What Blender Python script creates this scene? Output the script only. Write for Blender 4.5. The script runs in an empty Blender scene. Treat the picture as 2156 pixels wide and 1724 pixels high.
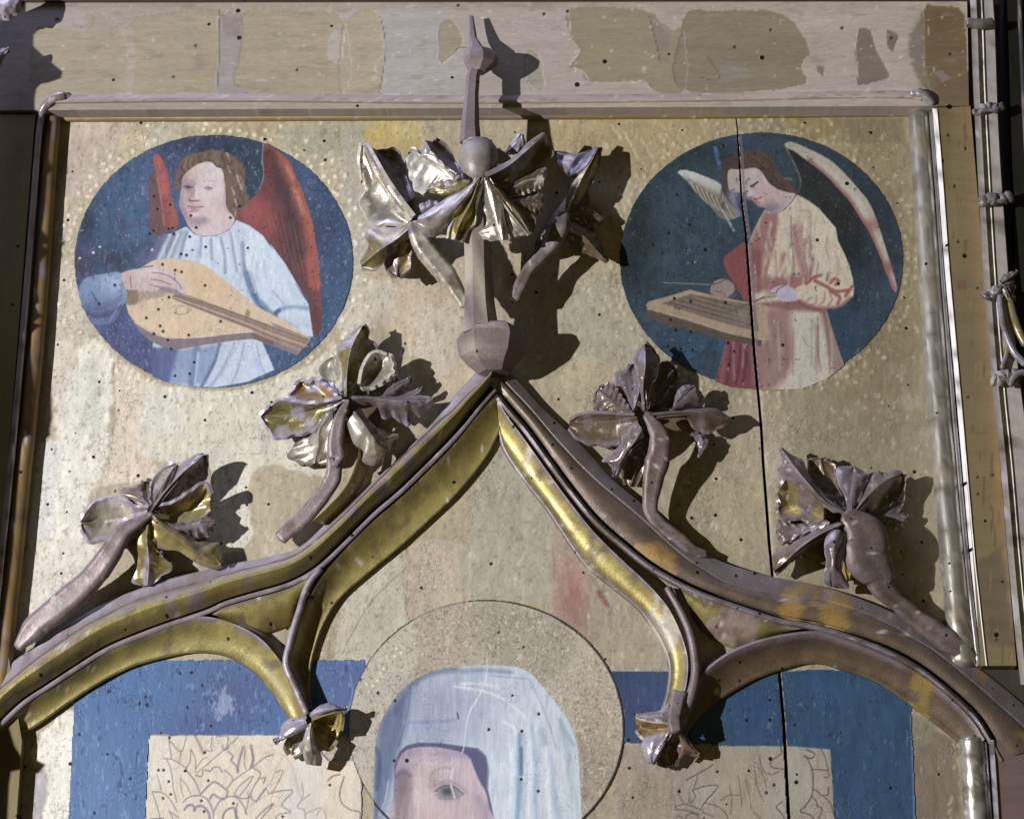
import bpy, bmesh, math, random
import numpy as np
from mathutils import Matrix, Vector

random.seed(7)
scene = bpy.context.scene
COL = scene.collection

# ------------------------------------------------------------------ camera
PITCH, YAW, DIST, FOC = math.radians(21.0), math.radians(1.2), 1.55, 4453.0
PW, CX, CY = 2156.0, 1078.0, 861.0
FWD = np.array([-math.sin(YAW) * math.cos(PITCH), math.cos(YAW) * math.cos(PITCH), math.sin(PITCH)])
RGT = np.array([math.cos(YAW), math.sin(YAW), 0.0])
UPV = np.cross(RGT, FWD)
CAM = -DIST * FWD
cam_data = bpy.data.cameras.new("camera")
cam = bpy.data.objects.new("camera", cam_data)
COL.objects.link(cam)
M = Matrix.Identity(4)
for i in range(3):
    M[i][0], M[i][1], M[i][2], M[i][3] = RGT[i], UPV[i], -FWD[i], CAM[i]
cam.matrix_world = M
cam_data.sensor_width = 36.0
cam_data.lens = FOC / PW * 36.0
cam_data.clip_start, cam_data.clip_end = 0.01, 50.0
scene.camera = cam

# ------------------------------------------------------------------ light
world = bpy.data.worlds.new("World")
scene.world = world
world.use_nodes = True
bg = world.node_tree.nodes["Background"]
bg.inputs[0].default_value = (1.0, 0.80, 0.22, 1)
bg.inputs[1].default_value = 0.026
KEY = np.array([-1.42, -1.28, -0.16])


def lamp(name, kind, loc, target, power, color, size, **kw):
    d = bpy.data.lights.new(name, kind)
    d.energy, d.color = power, color
    if kind == "SPOT":
        d.shadow_soft_size = size
        d.spot_size, d.spot_blend = kw.get("cone", 1.2), kw.get("blend", 0.4)
    else:
        d.shape = "RECTANGLE"
        d.size, d.size_y = size, kw.get("size_y", size)
    o = bpy.data.objects.new(name, d)
    COL.objects.link(o)
    o.location = loc
    o.rotation_euler = (Vector(target) - Vector(loc)).to_track_quat("-Z", "Y").to_euler()
    return o


lamp("key_lamp", "SPOT", tuple(KEY), (-0.04, 0, -0.05), 212.0, (1.0, 0.975, 0.95), 0.011, cone=1.1, blend=0.5)
lamp("window_light", "AREA", (-0.60, -0.27, 1.2), (-0.05, -0.02, -0.05), 9.0, (0.58, 0.62, 1.0), 0.5)
lamp("room_light", "AREA", (1.2, -1.6, 0.9), (0.1, 0, 0.0), 0.4, (0.80, 0.86, 1.0), 0.5)
lamp("nave_light", "AREA", (0.3, -1.7, -1.3), (0.0, 0, 0.0), 2.0, (1.0, 0.78, 0.30), 0.8)
vs = scene.view_settings
vs.view_transform, vs.look, vs.exposure, vs.gamma = "Standard", "None", 0.0, 1.0
scene.render.film_transparent = False
scene.cycles.max_bounces = 6
scene.cycles.diffuse_bounces = 3
scene.cycles.glossy_bounces = 3


# ------------------------------------------------------------------ photo pixel -> place
UNIT = 0.000348            # metres per pixel of depth


def P(px, py, d=0.0):
    """Point seen at (px, py), standing d pixels (x UNIT metres) in front of the panel plane y = 0."""
    px, py, d = np.broadcast_arrays(np.asarray(px, float), np.asarray(py, float), np.asarray(d, float))
    u, v = (px - CX) / FOC, -(py - CY) / FOC
    dr = FWD[None] + u.reshape(-1, 1) * RGT[None] + v.reshape(-1, 1) * UPV[None]
    t = (-d.reshape(-1) * UNIT - CAM[1]) / dr[:, 1]
    return CAM[None] + dr * t[:, None]


def zoomer(x0, y0, s):
    def f(*a):
        pts = a[0] if len(a) == 1 else [a]
        return [((x0 + p[0] / s) * 0.71963, (y0 + p[1] / s) * 0.71963) for p in pts]
    return f


A, B, C = zoomer(200, 380, 3.592), zoomer(200, 760, 3.592), zoomer(600, 380, 3.592)
E, F, G = zoomer(1800, 370, 3.592), zoomer(2100, 370, 3.592), zoomer(1900, 720, 3.592)
K1, K2, K3, K4 = zoomer(200, 1300, 3.848), zoomer(740, 930, 3.848), zoomer(1640, 990, 3.848), zoomer(2230, 1290, 3.848)
T1, T2, T3 = zoomer(1020, 370, 3.848), zoomer(1300, 370, 3.848), zoomer(1240, 640, 3.848)
L1, L2 = zoomer(760, 1990, 5.388), zoomer(1820, 2020, 5.388)
S, BL, BR, FN = zoomer(1080, 1920, 3.369), zoomer(400, 2120, 3.08), zoomer(1900, 2120, 2.695), zoomer(1260, 20, 4.31)
H1, H2 = zoomer(480, 440, 7.183), zoomer(2080, 440, 7.183)
Q1, Q2, Q3, Q4 = zoomer(2696, 0, 7.183), zoomer(2696, 240, 5.387), zoomer(2696, 560, 5.387), zoomer(2696, 860, 5.387)
R1, R2, R3 = zoomer(0, 0, 2.155), zoomer(1000, 0, 2.155), zoomer(1996, 0, 2.155)
R4, R5, R6 = zoomer(0, 800, 2.155), zoomer(1000, 800, 2.155), zoomer(1996, 800, 2.155)
R7, R8, R9 = zoomer(0, 1596, 2.155), zoomer(1000, 1596, 2.155), zoomer(1996, 1596, 2.155)


def spl(pts, n=40, closed=False):
    """Catmull-Rom through pts (any dimension), n samples even in arc length."""
    p = np.asarray(pts, float)
    if len(p) == 2 and not closed:
        t = np.linspace(0, 1, n)[:, None]
        return p[0] * (1 - t) + p[1] * t
    if closed:
        q = np.vstack([p[-1], p, p[0], p[1]])
    else:
        q = np.vstack([2 * p[0] - p[1], p, 2 * p[-1] - p[-2]])
    out = []
    m = 12
    for i in range(len(q) - 3):
        a, b, c, e = q[i:i + 4]
        t = np.linspace(0, 1, m, endpoint=False)[:, None]
        out.append(0.5 * (2 * b + (c - a) * t + (2 * a - 5 * b + 4 * c - e) * t * t + (3 * b - a - 3 * c + e) * t ** 3))
    out.append(q[-2][None])
    o = np.vstack(out)
    L = np.r_[0, np.cumsum(np.linalg.norm(np.diff(o[:, :2], axis=0), axis=1))]
    s = np.linspace(0, L[-1], n)
    return np.stack([np.interp(s, L, o[:, k]) for k in range(o.shape[1])], 1)


# ------------------------------------------------------------------ numpy noise
def vn(x, y, seed=0):
    xi, yi = np.floor(x).astype(np.int64), np.floor(y).astype(np.int64)
    fx, fy = x - xi, y - yi
    fx, fy = fx * fx * (3 - 2 * fx), fy * fy * (3 - 2 * fy)

    def h(a, b):
        n = (a * 374761393 + b * 668265263 + seed * 974711) & 0x7FFFFFFF
        n = ((n ^ (n >> 13)) * 1274126177) & 0x7FFFFFFF
        return ((n ^ (n >> 16)) & 0xFFFF) / 65535.0
    a, b, c, d = h(xi, yi), h(xi + 1, yi), h(xi, yi + 1), h(xi + 1, yi + 1)
    return (a * (1 - fx) + b * fx) * (1 - fy) + (c * (1 - fx) + d * fx) * fy


def fbm(x, y, o=4, seed=0):
    r, amp, tot = 0.0, 1.0, 0.0
    for k in range(o):
        r = r + amp * vn(x * 2 ** k + 17.3 * k, y * 2 ** k - 9.1 * k, seed + k)
        tot += amp
        amp *= 0.55
    return r / tot * 2 - 1


def s2l(c):
    c = np.clip(np.asarray(c, float), 0, 1)
    return np.where(c <= 0.04045, c / 12.92, ((c + 0.055) / 1.055) ** 2.4)


def erel(px, py):
    """How strongly the lamp reaches a place on the panel, against its middle (used to turn seen colours into paint colours)."""
    w = P(px, py, 0)
    d = KEY[None] - w
    r = np.linalg.norm(d, axis=1)
    e = -d[:, 1] / r ** 3
    d0 = np.linalg.norm(KEY)
    return e / (-KEY[1] / d0 ** 3)


EXPO = 0.92


def paint_albedo(rgb, px, py):
    e = erel(px, py) * EXPO
    return np.clip(s2l(rgb) / e[:, None], 0.003, 0.88)


# ------------------------------------------------------------------ painter on a set of points
class Paint:
    def __init__(s, X, Y, base):
        s.X, s.Y = X.ravel().astype(float), Y.ravel().astype(float)
        s.rgb = np.tile(np.array(base, float) / 255.0, (s.X.size, 1))
        s.lab = np.zeros(s.X.size, int)
        s.h = np.zeros(s.X.size)

    def _box(s, pts, pad):
        p = np.asarray(pts, float)
        return np.nonzero((s.X > p[:, 0].min() - pad) & (s.X < p[:, 0].max() + pad) & (s.Y > p[:, 1].min() - pad) & (s.Y < p[:, 1].max() + pad))[0]

    def _seg(s, p, x, y, closed):
        d2 = np.full(x.size, 1e18)
        ins = np.zeros(x.size, bool)
        n = len(p)
        for i in range(n if closed else n - 1):
            ax, ay = p[i]
            bx, by = p[(i + 1) % n]
            vx, vy = bx - ax, by - ay
            t = np.clip(((x - ax) * vx + (y - ay) * vy) / (vx * vx + vy * vy + 1e-9), 0, 1)
            d2 = np.minimum(d2, (x - ax - t * vx) ** 2 + (y - ay - t * vy) ** 2)
            if closed:
                c = (ay > y) != (by > y)
                ins ^= c & (x < vx * (y - ay) / (by - ay + 1e-12) + ax)
        d = np.sqrt(d2)
        return np.where(ins, -d, d) if closed else d

    def _mix(s, I, a, col):
        s.rgb[I] += (np.array(col, float) / 255.0 - s.rgb[I]) * a[:, None]

    def fill(s, pts, col, soft=1.5, lab=None, noise=0.0, ns=14.0, curve=True, a=1.0, only=None, h=0.0):
        p = np.asarray(pts, float)
        if curve and len(p) > 4:
            p = spl(p, max(24, len(p) * 4), closed=True)[:-1]
        I = s._box(p, soft + abs(noise) * 2 + 2)
        if only is not None:
            I = I[np.isin(s.lab[I], only)]
        if not I.size:
            return s
        sd = s._seg(p, s.X[I], s.Y[I], True)
        if noise:
            sd = sd + noise * fbm(s.X[I] / ns, s.Y[I] / ns, 4, int(p[0][0]) % 97)
        al = np.clip(0.5 - sd / soft, 0, 1) * a
        s._mix(I, al, col)
        if lab is not None:
            s.lab[I[sd < 0]] = lab
        if h:
            s.h[I] += h * np.clip(0.5 - sd / 2.5, 0, 1)
        return s

    def stroke(s, pts, col, w=4, soft=2.0, a=1.0, only=None, taper=False, lab=None):
        p = spl(pts, max(8, len(pts) * 5)) if len(pts) > 2 else np.asarray(pts, float)
        I = s._box(p, w + soft)
        if only is not None:
            I = I[np.isin(s.lab[I], only)]
        if not I.size:
            return s
        d = s._seg(p, s.X[I], s.Y[I], False)
        al = np.clip((w / 2 + soft / 2 - d) / max(soft, 0.01), 0, 1)
        al = al * al * (3 - 2 * al) * a
        s._mix(I, al, col)
        if lab is not None:
            s.lab[I[d < w / 2]] = lab
        return s

    def blob(s, c, rx, ry, col, a=1.0, ang=0.0, only=None):
        cx, cy = c if not isinstance(c, list) else c[0]
        R = max(rx, ry) * 2.6
        I = np.nonzero((abs(s.X - cx) < R) & (abs(s.Y - cy) < R))[0]
        if only is not None:
            I = I[np.isin(s.lab[I], only)]
        if not I.size:
            return s
        ca, sa = math.cos(math.radians(ang)), math.sin(math.radians(ang))
        dx, dy = s.X[I] - cx, s.Y[I] - cy
        u, v = (dx * ca + dy * sa) / rx, (-dx * sa + dy * ca) / ry
        s._mix(I, a * np.exp(-(u * u + v * v)), col)
        return s

    def mottle(s, sc, amt, seed=0, only=None, tint=(1, 1, 1), oct=4, sy=None):
        I = np.arange(s.X.size) if only is None else np.nonzero(np.isin(s.lab, only))[0]
        n = fbm(s.X[I] / sc, s.Y[I] / (sy or sc), oct, seed)
        s.rgb[I] *= 1 + amt * n[:, None] * np.array(tint)[None]
        return s

    def flecks(s, sc, thr, col, a=1.0, seed=3, only=None, sy=None, soft=0.12):
        I = np.arange(s.X.size) if only is None else np.nonzero(np.isin(s.lab, only))[0]
        n = fbm(s.X[I] / sc, s.Y[I] / (sy or sc), 3, seed)
        s._mix(I, np.clip((n - thr) / soft, 0, 1) * a, col)
        return s

    def tone(s, sat=1.0, gain=1.0, only=None):
        I = np.arange(s.X.size) if only is None else np.nonzero(np.isin(s.lab, only))[0]
        c = s.rgb[I]
        l = (c @ np.array([0.3, 0.55, 0.15]))[:, None]
        g = gain if np.isscalar(gain) else np.asarray(gain)[I][:, None]
        s.rgb[I] = np.clip((l + (c - l) * sat) * g, 0.01, 1)
        return s

    def dots(s, pts, r, col, a=1.0, h=0.0):
        for (x, y) in pts:
            I = np.nonzero((abs(s.X - x) < r * 2) & (abs(s.Y - y) < r * 2))[0]
            if I.size:
                d = np.hypot(s.X[I] - x, s.Y[I] - y)
                al = np.clip((r - d) / 1.6 + 0.5, 0, 1)
                s._mix(I, al * a, col)
                if h:
                    s.h[I] += h * al
        return s


# ------------------------------------------------------------------ materials
def surface(name, rough=0.45, grain=0.25, gscale=900.0, stretch=(1, 1, 1), bump=0.15, bscale=1400.0, holes=0.0,
            dust_toplight=0.0, spec=0.4, hole_scale=62.0, crackle=0.0, coat=0.0):
    m = bpy.data.materials.new(name)
    m.use_nodes = True
    nt = m.node_tree
    N, L = nt.nodes, nt.links
    bs = N["Principled BSDF"]

    def nd(t, **kw):
        n = N.new(t)
        for k, v in kw.items():
            setattr(n, k, v)
        return n

    def math_(op, a, b=None, clamp=False):
        n = nd("ShaderNodeMath", operation=op, use_clamp=clamp)
        for i, q in enumerate((a, b)):
            if q is None:
                continue
            if isinstance(q, (int, float)):
                n.inputs[i].default_value = q
            else:
                L.new(q, n.inputs[i])
        return n.outputs[0]

    def mix(fac, a, b, bt="MIX"):
        n = nd("ShaderNodeMix", data_type="RGBA", blend_type=bt)
        for i, q in ((0, fac), (6, a), (7, b)):
            if isinstance(q, (int, float)):
                n.inputs[i].default_value = q
            elif isinstance(q, tuple):
                n.inputs[i].default_value = q
            else:
                L.new(q, n.inputs[i])
        return n.outputs[2]

    pos = nd("ShaderNodeNewGeometry")
    mp = nd("ShaderNodeMapping")
    mp.inputs["Scale"].default_value = stretch
    L.new(pos.outputs["Position"], mp.inputs["Vector"])

    def noise(scale, detail=4, rough_=0.6, vec=None):
        n = nd("ShaderNodeTexNoise")
        n.inputs["Scale"].default_value, n.inputs["Detail"].default_value, n.inputs["Roughness"].default_value = scale, detail, rough_
        L.new(vec or mp.outputs[0], n.inputs["Vector"])
        return n.outputs["Fac"]

    col = nd("ShaderNodeAttribute", attribute_name="Col").outputs["Color"]
    gild = nd("ShaderNodeAttribute", attribute_name="Gild").outputs["Fac"]
    g1 = noise(gscale, 3, 0.7)
    g2 = noise(gscale * 0.11, 4, 0.6)
    k = math_("ADD", math_("MULTIPLY", math_("SUBTRACT", g1, 0.5), grain * 2.2), math_("MULTIPLY", math_("SUBTRACT", g2, 0.5), grain * 1.3))
    k = math_("ADD", k, 1.0)
    kc = nd("ShaderNodeCombineColor")
    for i in range(3):
        L.new(k, kc.inputs[i])
    c = mix(1.0, col, kc.outputs[0], "MULTIPLY")
    height = math_("ADD", math_("MULTIPLY", g1, 0.5), math_("MULTIPLY", noise(bscale * 0.2, 3), 0.7))
    if dust_toplight:
        nz = nd("ShaderNodeSeparateXYZ")
        L.new(pos.outputs["Normal"], nz.inputs[0])
        f = math_("MULTIPLY", math_("ADD", nz.outputs[2], -0.15, True), 1.5, True)
        f = math_("MULTIPLY", f, math_("ADD", math_("MULTIPLY", g2, 1.2), 0.1), True)
        f = math_("MULTIPLY", f, dust_toplight)
        c = mix(f, c, (0.30, 0.27, 0.33, 1))  # upward faces lilac: dust, with the cool light from above painted in
        dust_toplight_fac = f
    if crackle:
        v = nd("ShaderNodeTexVoronoi", feature="DISTANCE_TO_EDGE")
        v.inputs["Scale"].default_value = 210.0
        wob = nd("ShaderNodeVectorMath", operation="ADD")
        nv = nd("ShaderNodeTexNoise")
        nv.inputs["Scale"].default_value = 150.0
        L.new(pos.outputs["Position"], nv.inputs["Vector"])
        sc = nd("ShaderNodeVectorMath", operation="SCALE")
        sc.inputs["Scale"].default_value = 0.006
        L.new(nv.outputs["Color"], sc.inputs[0])
        L.new(pos.outputs["Position"], wob.inputs[0])
        L.new(sc.outputs[0], wob.inputs[1])
        L.new(wob.outputs[0], v.inputs["Vector"])
        line = math_("SUBTRACT", 1.0, math_("MULTIPLY", v.outputs["Distance"], 16.0), True)
        area = math_("MULTIPLY", math_("SUBTRACT", noise(26.0, 3, 0.6, pos.outputs["Position"]), 0.52), 9.0, True)
        line = math_("MULTIPLY", line, area)
        c = mix(math_("MULTIPLY", line, crackle), c, (0.03, 0.025, 0.02, 1))
        height = math_("SUBTRACT", height, math_("MULTIPLY", line, 0.8))
    if holes:
        sx = nd("ShaderNodeSeparateXYZ")
        L.new(pos.outputs["Position"], sx.inputs[0])
        cb = nd("ShaderNodeCombineXYZ")
        L.new(sx.outputs[0], cb.inputs[0])
        L.new(sx.outputs[2], cb.inputs[1])
        v = nd("ShaderNodeTexVoronoi", voronoi_dimensions="2D")
        v.inputs["Scale"].default_value = hole_scale
        L.new(cb.outputs[0], v.inputs["Vector"])
        rnd = nd("ShaderNodeSeparateColor")
        L.new(v.outputs["Color"], rnd.inputs[0])
        rad = math_("MULTIPLY", rnd.outputs[1], 0.045)
        rad = math_("ADD", rad, 0.042)
        dist = math_("ADD", v.outputs["Distance"], math_("MULTIPLY", math_("SUBTRACT", noise(700, 2), 0.5), 0.05))
        inside = math_("LESS_THAN", dist, rad)
        pick = math_("LESS_THAN", rnd.outputs[0], holes)
        hm = math_("MULTIPLY", inside, pick)
        c = mix(hm, c, (0.006, 0.005, 0.004, 1))
        height = math_("SUBTRACT", height, math_("MULTIPLY", hm, 3.0))
    L.new(c, bs.inputs["Base Color"])
    met = gild
    r = math_("ADD", math_("MULTIPLY", math_("SUBTRACT", g2, 0.5), 0.5), rough)
    if dust_toplight:
        met = math_("MULTIPLY", gild, math_("SUBTRACT", 1.0, dust_toplight_fac))
        r = math_("ADD", r, math_("MULTIPLY", dust_toplight_fac, 0.25))
    L.new(met, bs.inputs["Metallic"])
    L.new(r, bs.inputs["Roughness"])
    bs.inputs["Specular IOR Level"].default_value = spec
    if coat:
        bs.inputs["Coat Weight"].default_value = coat
        bs.inputs["Coat Roughness"].default_value = 0.22
    b = nd("ShaderNodeBump")
    b.inputs["Strength"].default_value = bump
    b.inputs["Distance"].default_value = 0.0008
    L.new(height, b.inputs["Height"])
    L.new(b.outputs[0], bs.inputs["Normal"])
    return m


MAT = {
    "ground": surface("worn_gilded_gesso", 0.55, 0.30, 1500, (1, 1, 0.4), 0.45, 1500, holes=0.17, crackle=0.35, spec=0.3),
    "paint": surface("old_tempera", 0.5, 0.24, 1900, (1, 1, 0.3), 0.22, 1200, holes=0.03, crackle=0.3, spec=0.4, hole_scale=55),
    "cloth_paint": surface("blue_tempera", 0.5, 0.34, 1600, (1, 1, 0.25), 0.4, 1300, holes=0.12, crackle=0.3, spec=0.35),
    "rail": surface("painted_rail", 0.55, 0.24, 900, (0.12, 1, 1), 0.25, 1100, holes=0.12, spec=0.35, hole_scale=42),
    "gilt": surface("worn_gilding", 0.46, 0.38, 700, (1, 1, 1), 0.45, 700, holes=0.2, dust_toplight=0.75, spec=0.5, hole_scale=70),
    "leaf": surface("leaf_gilding", 0.29, 0.30, 600, (1, 1, 1), 0.35, 700, holes=0.08, dust_toplight=0.55, spec=0.55, hole_scale=80),
    "stem": surface("carved_stem_gilding", 0.47, 0.40, 500, (1, 1, 1), 0.6, 420, holes=0.12, dust_toplight=0.5, spec=0.4, hole_scale=80),
    "silver": surface("worn_silvering", 0.30, 0.22, 900, (1, 1, 0.1), 0.25, 900, spec=0.6, holes=0.08),
    "wood": surface("dark_varnished_wood", 0.55, 0.25, 700, (1, 1, 0.12), 0.25, 900, holes=0.1, spec=0.3),
}


# ------------------------------------------------------------------ mesh helpers
def np_mesh(name, co, faces, rgb, mat, parent=None, gild=None, smooth=True, origin=None):
    """ONE mesh object from arrays: points, quads (-1 in the 4th column = triangle), linear colours."""
    faces = np.asarray(faces, np.int64)
    used = np.unique(faces[faces >= 0])
    remap = np.full(len(co), -1, np.int64)
    remap[used] = np.arange(used.size)
    co, rgb = np.asarray(co)[used], np.asarray(rgb)[used]
    g = np.zeros(used.size) if gild is None else (np.full(used.size, gild) if np.isscalar(gild) else np.asarray(gild)[used])
    tri = faces[:, 3] < 0
    n_loop = np.where(tri, 3, 4)
    flat = faces.reshape(-1)
    flat = remap[flat[flat >= 0]]
    off = np.array(origin if origin is not None else (parent.location if parent else (0, 0, 0)), float)
    if parent is not None and parent.parent is not None:
        off = off + np.array(parent.parent.location)
    me = bpy.data.meshes.new(name)
    me.vertices.add(used.size)
    me.vertices.foreach_set("co", (co - off[None]).astype(np.float32).ravel())
    me.loops.add(flat.size)
    me.loops.foreach_set("vertex_index", flat.astype(np.int32))
    me.polygons.add(len(faces))
    me.polygons.foreach_set("loop_start", np.r_[0, np.cumsum(n_loop)[:-1]].astype(np.int32))
    me.polygons.foreach_set("use_smooth", np.full(len(faces), smooth))
    me.update(calc_edges=True)
    ca = me.attributes.new("Col", "FLOAT_COLOR", "POINT")
    ca.data.foreach_set("color", np.c_[rgb, np.ones(used.size)].astype(np.float32).ravel())
    ga = me.attributes.new("Gild", "FLOAT", "POINT")
    ga.data.foreach_set("value", g.astype(np.float32))
    me.materials.append(mat)
    o = bpy.data.objects.new(name, me)
    COL.objects.link(o)
    if parent is not None:
        o.parent = parent
    return o


def thing(name, label, cat, at, group=None):
    o = bpy.data.objects.new(name, None)
    COL.objects.link(o)
    o.empty_display_size = 0.02
    o.location = tuple(P(at[0], at[1], 0)[0])
    o["label"], o["category"] = label, cat
    if group:
        o["group"] = group
    return o


def grid_faces(nu, nv):
    i = np.arange(nu * nv).reshape(nu, nv)
    return np.stack([i[:-1, :-1], i[1:, :-1], i[1:, 1:], i[:-1, 1:]], -1).reshape(-1, 4)


def face_front(co, faces):
    a, b, c = co[faces[:, 0]], co[faces[:, 1]], co[faces[:, 2]]
    n = np.cross(b - a, c - a).sum(0)
    return faces[:, ::-1] if n[1] > 0 else faces


# linear colours of the bare materials, with a dark brown for shaded slots
GOLD, OLIVE, MAUVE = (0.36, 0.30, 0.115), (0.25, 0.21, 0.075), (0.185, 0.150, 0.160)
BROWN, DARKB, SILV = (0.15, 0.115, 0.075), (0.06, 0.045, 0.03), (0.52, 0.50, 0.45)
LILAC, PALE, OCHRE = (0.29, 0.265, 0.33), (0.42, 0.39, 0.33), (0.30, 0.19, 0.06)
UMBER = (0.10, 0.072, 0.055)


def wear(co, rgb, gild, seed=0, other=MAUVE, thr=0.15, scale=55.0):
    """Patches where the gilding has gone or stayed."""
    n = fbm(co[:, 0] * scale, co[:, 2] * scale + co[:, 1] * scale, 4, seed)
    k = np.clip((n - thr) / 0.06, 0, 1)[:, None]
    rgb = rgb * (1 - k) + np.array(other)[None] * k
    gild = gild * (1 - k[:, 0] * 0.75)
    n3 = fbm(co[:, 0] * scale * 1.7 + 9, co[:, 2] * scale * 1.7, 5, seed + 9)
    k3 = np.clip((n3 - 0.16) / 0.3, 0, 1)[:, None] * 0.75
    rgb = rgb * (1 - k3) + np.array(UMBER)[None] * k3
    gild = gild * (1 - k3[:, 0] * 0.6)
    n4 = fbm(co[:, 0] * scale * 4 + 3, co[:, 2] * scale * 4, 3, seed + 13)
    k4 = np.clip((n4 - 0.57) / 0.06, 0, 1)[:, None]
    rgb = rgb * (1 - k4) + np.array((0.46, 0.42, 0.38))[None] * k4
    gild = gild * (1 - k4[:, 0])
    n2 = fbm(co[:, 0] * scale * 5, co[:, 2] * scale * 5, 3, seed + 5)
    return np.clip(rgb * (1 + 0.22 * n2[:, None]), 0.01, 0.9), gild


def loft(name, rails, mat, parent, n=90, closed_back=False, seed=0, worn=MAUVE, thr=0.2, smooth=True, wscale=55.0):
    """Sheet through traced rails.  A rail: (pts, depth, colour, gild[, sag])  depth may be a pair or list along the rail.
    pts None = the rail before it, dropped straight back to the panel."""
    rows, cols, gl = [], [], []
    prev = None
    for rl in rails:
        pts, d, col, g = rl[:4]
        sag = rl[4] if len(rl) > 4 else None
        if pts is None:
            w = prev.copy()
            w[:, 1] = -UNIT * d
        else:
            q = spl(pts, n)
            dd = np.interp(np.linspace(0, 1, n), np.linspace(0, 1, len(d)), d) if not np.isscalar(d) else np.full(n, d)
            w = P(q[:, 0], q[:, 1], dd)
        if sag is not None and prev is not None:
            k = 7
            for j in range(1, k):
                t = j / k
                m = prev * (1 - t) + w * t
                m[:, 1] += UNIT * sag * 4 * t * (1 - t)
                rows.append(m)
                c0 = np.array(cols[-1] if j == 1 else c_from)
                if j == 1:
                    c_from = cols[-1]
                cc = rl[5] if len(rl) > 5 else col
                cols.append(cc)
                gl.append(rl[6] if len(rl) > 6 else g)
        rows.append(w)
        cols.append(col)
        gl.append(g)
        prev = w
    co = np.stack(rows, 1)
    nu, nv = co.shape[:2]
    rgb = np.tile(np.array(cols, float)[None], (nu, 1, 1)).reshape(-1, 3)
    gd = np.tile(np.array(gl, float)[None], (nu, 1)).reshape(-1)
    co = co.reshape(-1, 3)
    rgb, gd = wear(co, rgb, gd, seed, worn, thr, wscale)
    f = face_front(co, grid_faces(nu, nv))
    o = np_mesh(name, co, f, rgb, mat, parent, gd, smooth)
    if smooth:
        e = o.modifiers.new("edge", "EDGE_SPLIT")
        e.split_angle = math.radians(28)
    return o


def tube(name, pts, rad, d, mat, parent, col, gild=0.3, n=40, ring=14, seed=0, flat=1.0, worn=MAUVE, thr=0.2, ends=True, channel=False):
    """Tapering round stem; pts traced, rad and d lists in pixels."""
    q = spl(pts, n)
    tt = np.linspace(0, 1, n)
    rr = np.interp(tt, np.linspace(0, 1, len(rad)), rad) * UNIT
    dd = np.interp(tt, np.linspace(0, 1, len(d)), d)
    c = P(q[:, 0], q[:, 1], dd)
    tan = np.gradient(c, axis=0)
    tan /= np.linalg.norm(tan, axis=1)[:, None]
    fr = np.array([0, -1.0, 0])
    side = np.cross(tan, fr[None])
    side /= np.linalg.norm(side, axis=1)[:, None] + 1e-9
    up = np.cross(side, tan)
    a = np.linspace(0, 2 * math.pi, ring, endpoint=False)
    sa = np.sin(a) - (0.42 * np.exp(-(np.cos(a) / 0.33) ** 2) * (np.sin(a) > 0) if channel else 0)
    jit = 1 + 0.07 * fbm(np.repeat(tt[:, None], ring, 1) * 13 + seed, np.repeat(np.cos(a)[None] * 1.5, n, 0) + seed, 3, seed % 90) * (2.0 if channel else 0.8)
    co = (c[:, None] + (rr[:, None] * jit)[..., None] * (np.cos(a)[None, :, None] * side[:, None] + flat * sa[None, :, None] * up[:, None])).reshape(-1, 3)
    i = np.arange(n * ring).reshape(n, ring)
    j = np.roll(i, -1, 1)
    f = np.stack([i[:-1], j[:-1], j[1:], i[1:]], -1).reshape(-1, 4)
    if ends:
        co = np.vstack([co, c[0] - tan[0] * rr[0] * 0.35, c[-1] + tan[-1] * rr[-1] * 0.35])
        k0, k1 = n * ring, n * ring + 1
        e0 = np.stack([j[0], i[0], np.full(ring, k0), np.full(ring, -1)], -1)
        e1 = np.stack([i[-1], j[-1], np.full(ring, k1), np.full(ring, -1)], -1)
        f = np.vstack([f, e0, e1])
    rgb = np.tile(np.array(col, float), (len(co), 1))
    rgb, gd = wear(co, rgb, np.full(len(co), float(gild)), seed, worn, thr, 70)
    return np_mesh(name, co, f, rgb, mat, parent, gd)


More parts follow.
